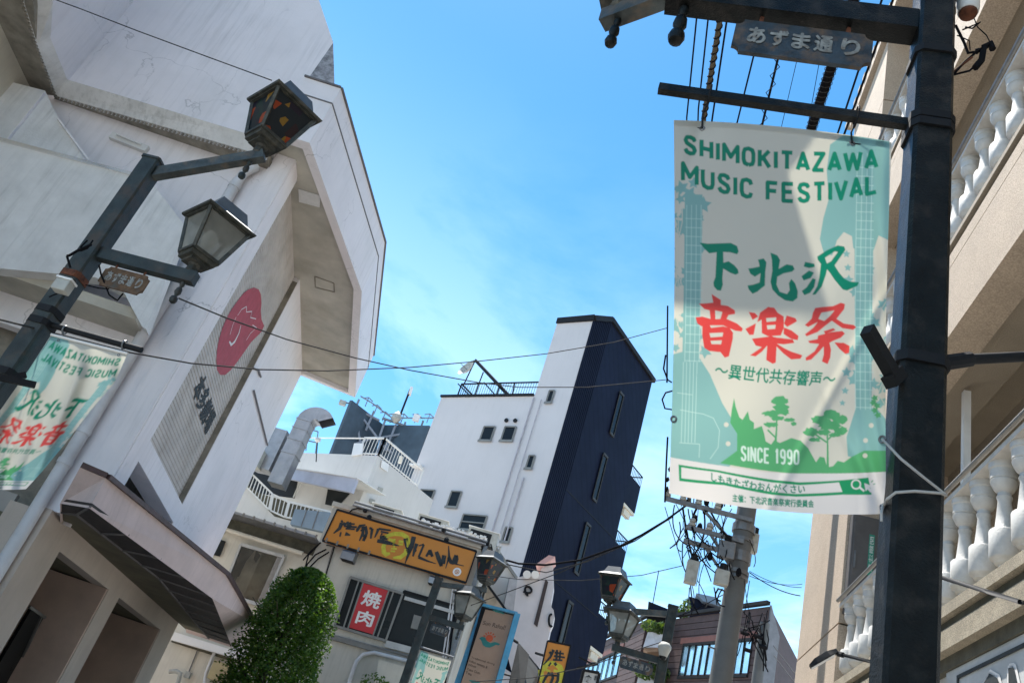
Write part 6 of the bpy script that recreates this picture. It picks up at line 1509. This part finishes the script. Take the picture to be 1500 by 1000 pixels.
MB().prism([gq_(x, y) for x, y in ((713, 856), (750, 905), (735, 960), (690, 960))], YB * .5).build('gable_wall', mat('wall_tan', (.50, .41, .31), .9, stain=(.62, .55, .45), stain_amt=.6, stain_scale=3), th2)
MB().bar(gq_(712, 853, -.1), gq_(750, 905, -.1), .10, .05).build('verge', trimd, th2)
MB().prism([gq_(x, y, -.1) for x, y in ((735, 975), (752, 990), (748, 1010), (730, 1010))], YB * .1).build('side_wall', terw, th2)
# organic fronted house
og = thing('curvy_white_front', 'white curved plaster shop front with dark slit and iron scrolls before the navy tower', 'shop front', dist(790, 920, 20.2))
def gg(x, y, d=0.0): return plane(x, y, Vector((1.9, 20.6 + d, 0)), -76)
out = [(758, 845), (768, 843), (774, 839), (781, 842), (786, 847), (790, 842), (793, 832), (800, 826), (808, 820), (810, 830), (811, 860), (809, 872), (807, 882), (808, 889), (811, 893), (812, 901), (810, 912), (806, 921), (803, 936), (796, 960), (790, 978), (775, 1010), (735, 1020), (742, 960), (752, 900)]
MB().prism([gg(x, y) for x, y in out], azv(14) * .35).build('wall', mat('plaster_white', (.62, .58, .57), .85, var=.04, streak=.2), og)
MB().prism([gg(x, y, -.25) for x, y in ((785, 826), (804, 812.5), (813, 814.5), (807, 820), (793, 827))], azv(14) * .8).build('coping', pinkc, og)
MB().prism([gg(x, y, -.01) for x, y in ((799, 848), (803, 852), (787, 918), (782, 913))], azv(14) * -.02).build('slit', mat('slit_brown', (.05, .03, .025), .6), og)
mb = MB(); mb.tube([gg(773 + (3 + .3 * k) * math.cos(k * .55 + 1.2) * 1.0, 864 + (7.5 - .3 * k) * math.sin(k * .55 + 1.2), -.05) for k in range(15)], .03, 6)
mb.tube([gg(807 + 3 * math.cos(t), 908 + 9 * math.sin(t), -.05) for t in np.linspace(1.0, 5.2, 12)], .028, 6); mb.build('iron_scroll', trimd, og, smooth=True)
for x, y in ((772, 841), (784, 841)):
    MB().tube([gg(x, y, -.2), gg(x, y, .1)], .10, 14).build('scroll_roll', whitep, og, smooth=True)
tn_ = thing('black_awning', 'black folded cloth awning below the curvy white shop front', 'awning', dist(770, 980, 18.8))
def ga(x, y, d=0.0): return plane(x, y, Vector((1.4, 19.0 + d, 0)), AY)
P0_ = ga(759, 940, .3)
MB().prism([P0_, ga(775, 958, -.2), ga(764, 1030, -.9), ga(738, 1030, -.3)], YB * .03).build('cloth', awnb, tn_)
MB().prism([P0_, ga(791, 979, .4), ga(800, 1030, .2), ga(764, 1030, -.9)], YB * .03).build('cloth', awng, tn_)
MB().prism([ga(741, 950, .2), ga(750, 985, .2), ga(740, 978, .2)], YB * .05).build('cloth', navy2, tn_)
MB().tube([ga(751, 936, -.1), ga(759, 941, -.1)], .03, 6).build('pole', trimd, tn_)
MB().tube([ga(728, 984, -.05), ga(752, 990, -.05)], .02, 6).build('pole', trimd, tn_)
# blue framed sign
bs = thing('blue_framed_sign', 'tall tan sign in a sky blue frame with a rising sun over a teal wave', 'sign', dist(712, 945, 17.6))
Bo = dist(712, 945, 17.6); 
def bp_(x, y, d=0.0): return plane(x, y, Bo + YB * d, AY)
fr = [(706, 886), (758, 898), (729, 1010), (662, 1010)]
inn_ = [(711, 892), (753, 901), (722, 1010), (672, 1010)]
MB().prism([bp_(x, y, .02) for x, y in ((706, 886), (758, 898), (727, 1010), (672, 1010))], YB * .3).build('box', trimd, bs)
MB().prism([bp_(x, y, -.02) for x, y in inn_], YB * .03).build('panel', tanp, bs)
A4 = [bp_(x, y, -.06) for x, y in ((706, 885), (758, 898), (727, 1010), (672, 1012))]; mb = MB(); mb.bar(A4[0], A4[1], .09, .05); mb.bar(A4[1], A4[2], .12, .10); mb.build('frame', skyb, bs)
MB().prism([bp_(x, y, .1) for x, y in ((705, 884), (710, 890), (675, 1000), (662, 1030), (655, 1030))], YB * .25).build('frame', skyb, bs)
BP = lambda x, y: bp_(650 + x / 7.143, 860 + y / 7.143, -.024)
def bq(tl, tr, br, bl_): return quadP(BP(*tl), BP(*tr), BP(*br), BP(*bl_))
mb = MB(); letter(mb, 'Sun Rahul!', bq((420, 345), (655, 395), (640, 445), (405, 385)), .0)
for (x0, y0, x1, y1, s_) in ((290, 718, 535, 800, 'Traditional dining'), (270, 750, 460, 830, 'Indian sweets &'), (258, 792, 340, 822, 'Wines'), (245, 838, 385, 890, 'Take Outs'), (232, 870, 295, 905, 'Tea')):
    letter(mb, s_, bq((x0, y0), (x1, y1 - 8), (x1 - 5, y1 + 18), (x0 - 5, y0 + 24)))
mb.build('lettering', mat('ink_brown', (.07, .045, .035), .7), bs)
mb = MB(); mb.poly([BP(*p) for p in ((372, 528), (400, 515), (430, 520), (455, 560), (490, 580), (530, 568), (560, 575), (590, 590), (572, 605), (545, 598), (520, 612), (480, 628), (440, 622), (408, 600), (395, 560))]); mb.build('wave', tealp, bs); mb = MB()
mb.poly([BP(*p) for p in ((505, 232), (560, 238), (620, 260), (640, 282), (590, 268), (540, 256))]); mb.build('wave', tealp, bs); mb = MB(); mb.poly([BP(*p) for p in ((260, 965), (330, 972), (400, 1000), (300, 1000))]); mb.build('wave', tealp, bs)
mb = MB(); c = (478, 530); mb.poly([BP(c[0] + 38 * math.cos(t), c[1] + 38 * math.sin(t)) for t in np.linspace(2.6, 2.6 + 5.2, 20)])
for t in (-2.7, -2.2, -1.75, -1.3, -.8, -.3): stroke(mb, [BP(c[0] + 46 * math.cos(t), c[1] + 46 * math.sin(t)), BP(c[0] + 68 * math.cos(t), c[1] + 68 * math.sin(t))], .025, -YB)
mb.build('sun', orred, bs)
# vertical orange banner sign
ob = thing('vertical_orange_sign', 'upright orange projecting sign with brush characters over a yellow circle face', 'sign', dist(812, 970, 19.0))
Oo = dist(812, 970, 19.0)
def op_(x, y, d=0.0): return plane(x, y, Oo + YB * d, AY)
Q4 = ((802, 938), (836, 945), (818, 1025), (785, 1012)); MB().prism([op_(*p) for p in Q4], YB * .15).build('board', orange, ob)
mb = MB(); q4 = [op_(*p) for p in Q4]
for i in range(4): mb.bar(q4[i], q4[(i + 1) % 4], .03, .04)
mb.build('border', trimd, ob)
OP = lambda x, y, o=-.006: op_(760 + x / 5, 800 + y / 5, o)
mb = MB(); 
for pts, w in (([(175, 905), (200, 860), (250, 850), (300, 880), (315, 930), (300, 985), (260, 1010)], [.10, .14, .08, .12, .15, .12, .06]), ([(160, 900), (165, 960), (185, 1000)], .12), ([(200, 900), (230, 915)], .05), ([(255, 905), (285, 915)], .05)): stroke(mb, [OP(*p, -.005) for p in pts], w, -YB)
mb.build('face_drawing', yellow, ob)
mb = MB()
for pts, w in (([(255, 755), (230, 810), (180, 865)], [.06, .05, .02]), ([(225, 770), (240, 790)], .05), ([(262, 775), (330, 785)], .04), ([(280, 755), (275, 830)], .05), ([(305, 760), (298, 830)], .04), ([(258, 800), (338, 812)], .04), ([(250, 828), (320, 832)], .04), ([(222, 858), (232, 866)], .09), ([(262, 850), (275, 870)], .06),
               ([(225, 920), (195, 960), (175, 1000)], .05), ([(240, 920), (250, 960), (230, 1010)], .06), ([(290, 925), (285, 980), (262, 1020)], .06), ([(215, 940), (280, 945)], .04)): stroke(mb, [OP(*p, -.010) for p in pts], w, -YB)
mb.build('lettering', blackm, ob)
MB().bar(op_(798, 960, .1), op_(785, 956, .6), .05, .05).build('bracket', trimd, ob)
ws = thing('small_white_sign', 'small white lit box sign with black character on an iron bracket by the navy tower', 'sign', dist(866, 992, 17)); Wo = dist(866, 992, 17)
def wq_(x, y, d=0.0): return plane(x, y, Wo + YB * d, AY)
q4 = [wq_(*p) for p in ((855, 981), (878, 985), (872, 1012), (848, 1008))]; MB().prism(q4, YB * .12).build('board', signw, ws); mb = MB()
for i in range(4): mb.bar(q4[i], q4[(i + 1) % 4], .05, .05)
mb.build('border', trimd, ws)
mb = MB(); letter(mb, '食', lambda u, v: quadP(*q4, -YB * .01)(.12 + .55 * u, .35 + .45 * v), .03); letter(mb, '串', lambda u, v: quadP(*q4, -YB * .01)(.75 + .15 * u, .55 + .3 * v), .01); mb.build('lettering', blackm, ws)
MB().bar(wq_(845, 978, -.05), wq_(876, 972, -.05), .04, .04).build('bracket', trimd, ws); MB().bar(wq_(848, 962, -.05), wq_(868, 972, -.05), .03, .03).build('bracket', trimd, ws)

# ============================================================ BROWN CLAD BUILDING (right of the tower, far)
bb = thing('brown_clad_building', 'modern brown plank clad building with sky reflecting windows behind the utility poles', 'building', (14, 47, 0))
def two(p1, p2, D): P1 = dist(*p1, D); return P1, zat(*p2, P1.z)
R1, R2 = two((985, 905), (1128, 886), 44); ur = (R2 - R1); ur.z = 0; wr_ = ur.length; ur.normalize(); ubk = Vector((-ur.y, ur.x, 0))
if ubk.y < 0: ubk = -ubk
azr = math.degrees(math.atan2(ur.x, ur.y))
def rpx(x, y, o=0): return plane(x, y, R1 + ubk * o, azr)
z1 = R1.z; H_ = .31
def planks(parent, A_, B_, za, zb, holes, m1, ztop_fn=None):
    u_ = (B_ - A_); u_.z = 0; L_ = u_.length; u_.normalize(); b_ = Vector((-u_.y, u_.x, 0)); b_ = b_ if b_.y > 0 else -b_
    n = int((zb - za) / H_); cnt = 0
    for i in range(n):
        z0_, z1_ = za + i * H_, za + (i + 1) * H_ - .03; segs = [(0, L_)]
        for (h0, h1, hz0, hz1) in holes:
            if hz0 < (z0_ + z1_) / 2 < hz1:
                ns = []
                for a, b in segs:
                    if h1 <= a or h0 >= b: ns.append((a, b)); continue
                    if a < h0: ns.append((a, h0))
                    if h1 < b: ns.append((h1, b))
                segs = ns
        for a, b in segs:
            if b - a < .05: continue
            c = A_ + u_ * ((a + b) / 2) - b_ * .03; c.z = (z0_ + z1_) / 2
            MB().box(c, b - a, .06, z1_ - z0_, u_, b_).build('plank', m1, parent)
def srel(A_, u_, P): return (P - A_).dot(u_)
W1 = [rpx(x, y) for x, y in ((1003, 945), (1104, 938), (1100, 994), (997, 993))]
h0, h1 = srel(R1, ur, W1[0]), srel(R1, ur, W1[1]); hz1, hz0 = W1[0].z, W1[3].z
planks(bb, R1, R2, 1.0, z1, [(h0, h1, hz0, hz1)], brickm)
MB().prism([Vector((R1.x, R1.y, 0)), Vector((R2.x, R2.y, 0)), Vector((R1.x, R1.y, 0)) + ubk * 9], Z * (z1 - .05)).build('core', brickm, bb)
MB().bar(R1 - ubk * .1 + Z * .08, R2 - ubk * .1 + Z * .08, .2, .16).build('parapet_cap', trimd, bb)
def bwindow(A_, u_, b_, s0, s1, za, zb, n, parent, red=True):
    c = A_ + u_ * ((s0 + s1) / 2) - b_ * .0; c.z = (za + zb) / 2; o = MB().box(c - b_ * .02, s1 - s0, .05, zb - za, u_, b_).build('window', blueg, parent); mb = MB()
    for i in range(n + 1):
        p = A_ + u_ * (s0 + (s1 - s0) * i / n) - b_ * .08; mb.bar(Vector((p.x, p.y, za)), Vector((p.x, p.y, zb)), .045, .05)
    for z_ in (za, zb): a = A_ + u_ * s0 - b_ * .08; b = A_ + u_ * s1 - b_ * .08; mb.bar(Vector((a.x, a.y, z_)), Vector((b.x, b.y, z_)), .1, .12)
    mb.build('frame', trimd, o)
    if red:
        mb = MB(); a = A_ + u_ * (s0 - .25) - b_ * .07; b = A_ + u_ * (s1 + .25) - b_ * .07; mb.bar(Vector((a.x, a.y, zb + .2)), Vector((b.x, b.y, zb + .2)), .1, .28); mb.build('lintel', brickr, o)
bwindow(R1, ur, ubk, h0, h1, hz0, hz1, 10, bb)
# side face
R3 = zat(1134, 935, z1 - 1.5); S2 = Vector((R2.x, R2.y, 0))
MB().prism([S2 + Z * 0, S2 + Z * z1, S2 + ubk * .55 + ur * .1 + Z * (z1 - 1.2), S2 + ubk * .55 + ur * .1], ur * .1).build('side_wall', mat('side_grey', (.22, .22, .23), .8), bb)
# left wing
L1, L2 = two((860, 950), (950, 904), 56); 
ul = (L2 - L1); ul.z = 0; ul.normalize(); ubl = Vector((-ul.y, ul.x, 0)); ubl = ubl if ubl.y > 0 else -ubl; azl = math.degrees(math.atan2(ul.x, ul.y))
def lpx(x, y): return plane(x, y, L1, azl)
Lw = [lpx(x, y) for x, y in ((872, 948), (912, 957), (905, 990), (860, 985))]; g0, g1 = srel(L1, ul, Lw[0]) - 1.5, srel(L1, ul, Lw[1]); gz1, gz0 = Lw[1].z + .2, Lw[2].z
planks(bb, L1, L2, 1.0, L1.z, [(max(0, g0), g1, gz0, gz1)], brickm)
bwindow(L1, ul, ubl, max(0.0, g0), g1, gz0, gz1, 7, bb)
MB().prism([Vector((L1.x, L1.y, 0)), Vector((L2.x, L2.y, 0)), Vector((L2.x, L2.y, 0)) + ubl * .5, Vector((L1.x, L1.y, 0)) + ubl * 4], Z * (L1.z - .05)).build('core', brickm, bb)
MB().bar(L1 - ubl * .1 + Z * .08, L2 - ubl * .1 + Z * .08, .2, .16).build('parapet_cap', trimd, bb)
# recess with planters between
def rc(x, y, D=43.2): return dist(x, y, D)
MB().prism([rc(x, y, 44.5) for x, y in ((950, 880), (988, 895), (975, 1020), (935, 1020))], azv(16, .3)).build('recess_wall', trimd, bb)
MB().prism([rc(x, y, 43.5) for x, y in ((953, 884), (980, 892), (979, 900), (952, 891))], azv(16, 1.5)).build('roof_slab', navy2, bb)
MB().prism([rc(x, y) for x, y in ((949, 925), (975, 925), (972, 948), (942, 947))], azv(16, .3)).build('balcony_panel', mat('panel_lightgrey', (.55, .56, .60), .7), bb)
MB().prism([rc(x, y, 43.3) for x, y in ((935, 990), (968, 985), (965, 1010), (930, 1010))], azv(16, .3)).build('balcony_panel', MATS['panel_lightgrey'], bb)
MB().prism([rc(x, y, 43.3) for x, y in ((943, 949), (973, 948), (970, 954), (948, 954))], azv(16, 1.0)).build('balcony_soffit', mat('soffit_wood', (.30, .19, .12), .8), bb)
# rooftop gear
MB().prism([dist(x, y, 46) for x, y in ((1010, 873), (1052, 886), (1055, 905), (1010, 905))], azv(16, 2)).build('roof_unit', navy2, bb)
MB().prism([dist(x, y, 45.5) for x, y in ((1020, 868), (1048, 874), (1058, 888), (1030, 880))], azv(16, 2)).build('roof_cover', tankm, bb)
def foliage(name, parent, centers, n, size, m, seed=3):
    r_ = np.random.default_rng(seed); vs = []; fs = []
    for (c, rad) in centers:
        c = np.array(c); k = n
        p = r_.normal(size=(k, 3)); p /= np.linalg.norm(p, axis=1)[:, None]; p *= (r_.uniform(.3, 1, (k, 1)) ** .5) * np.array(rad)[None]; p += c
        for q in p:
            a = r_.normal(size=3); a /= np.linalg.norm(a); b = np.cross(a, r_.normal(size=3)); b /= np.linalg.norm(b); s = size * r_.uniform(.6, 1.3); i = len(vs)
            vs += [q - a * s, q + b * s * .45, q + a * s, q - b * s * .45]; fs.append((i, i + 1, i + 2, i + 3))
    mb = MB(); mb.add(vs, fs); return mb.build(name, m, parent)
pt1 = thing('roof_plant', 'leafy green plants trailing from the upper balcony of the brown building', 'plant', rc(962, 918)); foliage('foliage', pt1, [(rc(956, 918), (.6, .4, .3)), (rc(968, 920), (.5, .4, .3))], 150, .14, leafl)
pt2 = thing('roof_plant', 'yellow green plants on the lower balcony of the brown building', 'plant', rc(957, 982)); foliage('foliage', pt2, [(rc(950, 985), (.9, .5, .35)), (rc(962, 982), (.7, .5, .4))], 220, .14, leafl, 4)
pt3 = thing('roof_plant', 'small shrub on the roof of the brown building left of the blue cover', 'plant', dist(1001, 893, 45)); foliage('foliage', pt3, [(dist(1003, 890, 45), (.3, .3, .55)), (dist(999, 898, 45), (.35, .3, .3))], 110, .11, leafl, 5)

# ============================================================ CLIPPED TREE
tr_ = thing('clipped_evergreen_tree', 'tall rounded dark evergreen tree between the theatre canopy and the restaurant', 'tree', (-2.15, 17.0, 0))
tc_ = dist(420, 900, 17.0); bx, by = tc_.x, tc_.y
tr_.location = (bx, by, .12)
ztree = dist(447, 828, 17.0).z; xt = dist(445, 840, 17.0)
MB().tube([(bx, by, .1), (bx + .05, by, 1.4), (bx - .02, by, 2.4), (bx + .1, by, 3.4), (bx + .14, by, 4.2)], [.13, .11, .09, .06, .02], 10).build('trunk', barkm, tr_, smooth=True)
mb = MB(); r_ = np.random.default_rng(9)
for i in range(26):
    z = r_.uniform(1.5, 4.0); a = r_.uniform(0, 6.28); l = r_.uniform(.5, .95); p = Vector((bx + .05, by, z)); mb.tube([p, p + Vector((math.cos(a) * l * .5, math.sin(a) * l * .5, .22)), p + Vector((math.cos(a) * l, math.sin(a) * l, .5))], [.03, .02, .006], 5)
mb.build('limb', barkm, tr_, smooth=True)
N_ = 36000; zz_ = r_.uniform(0, 1, N_); zlo, zhi = 1.6, ztree
def crad(t):        # t 0 bottom ..1 top
    return np.where(t > .58, .78 * np.sqrt(np.clip(1 - ((t - .58) / .42) ** 2, 0, 1)), .78 + .30 * (.58 - t)) 
clx = r_.normal(size=(150, 3)); clump = []
th_ = r_.uniform(0, 2 * math.pi, N_); rr_ = np.sqrt(r_.uniform(.18, 1.0, N_)); rad = crad(zz_)
lump = 1 + .10 * np.sin(5 * th_ + 9 * zz_) + .08 * np.sin(11 * th_ - 17 * zz_ + 1) + .05 * np.sin(23 * th_ + 31 * zz_)
P_ = np.stack([bx + .17 + rad * rr_ * lump * np.cos(th_), by + rad * rr_ * lump * np.sin(th_), zlo + (zhi - zlo) * zz_], 1)
# gaps: drop leaves where a coarse pattern is low, more so in the lower part
g = np.sin(P_[:, 0] * 7.1 + 2 * np.sin(P_[:, 2] * 4)) * np.sin(P_[:, 1] * 6.3 + 1.5) * np.sin(P_[:, 2] * 6.7 + P_[:, 0] * 3)
keep = g > (-.42 - .5 * zz_ + .16 * (zz_ < .45)); P_ = P_[keep]; 
n_ = len(P_); a_ = r_.normal(size=(n_, 3)); a_[:, 2] *= .6; a_ /= np.linalg.norm(a_, axis=1)[:, None]; b_ = np.cross(a_, r_.normal(size=(n_, 3))); b_ /= np.linalg.norm(b_, axis=1)[:, None]
s_ = (.035 * r_.uniform(.6, 1.35, n_))[:, None]
V4 = np.stack([P_ - a_ * s_, P_ + b_ * s_ * .5, P_ + a_ * s_, P_ - b_ * s_ * .5], 1).reshape(-1, 3) - np.array(tr_.location)
me = bpy.data.meshes.new('crown'); me.from_pydata(V4.tolist(), [], np.arange(n_ * 4).reshape(-1, 4).tolist()); me.materials.append(leafm); link(bpy.data.objects.new('crown', me), tr_)
sp = thing('potted_shrub', 'wispy dark shrub before the restaurant wall under the ledge', 'shrub', yp(548, 1010, -1.0))
foliage('foliage', sp, [(yp(548, 1000, -1), (.35, .2, .22)), (yp(552, 1010, -1), (.4, .3, .25))], 110, .05, leafm, 6)
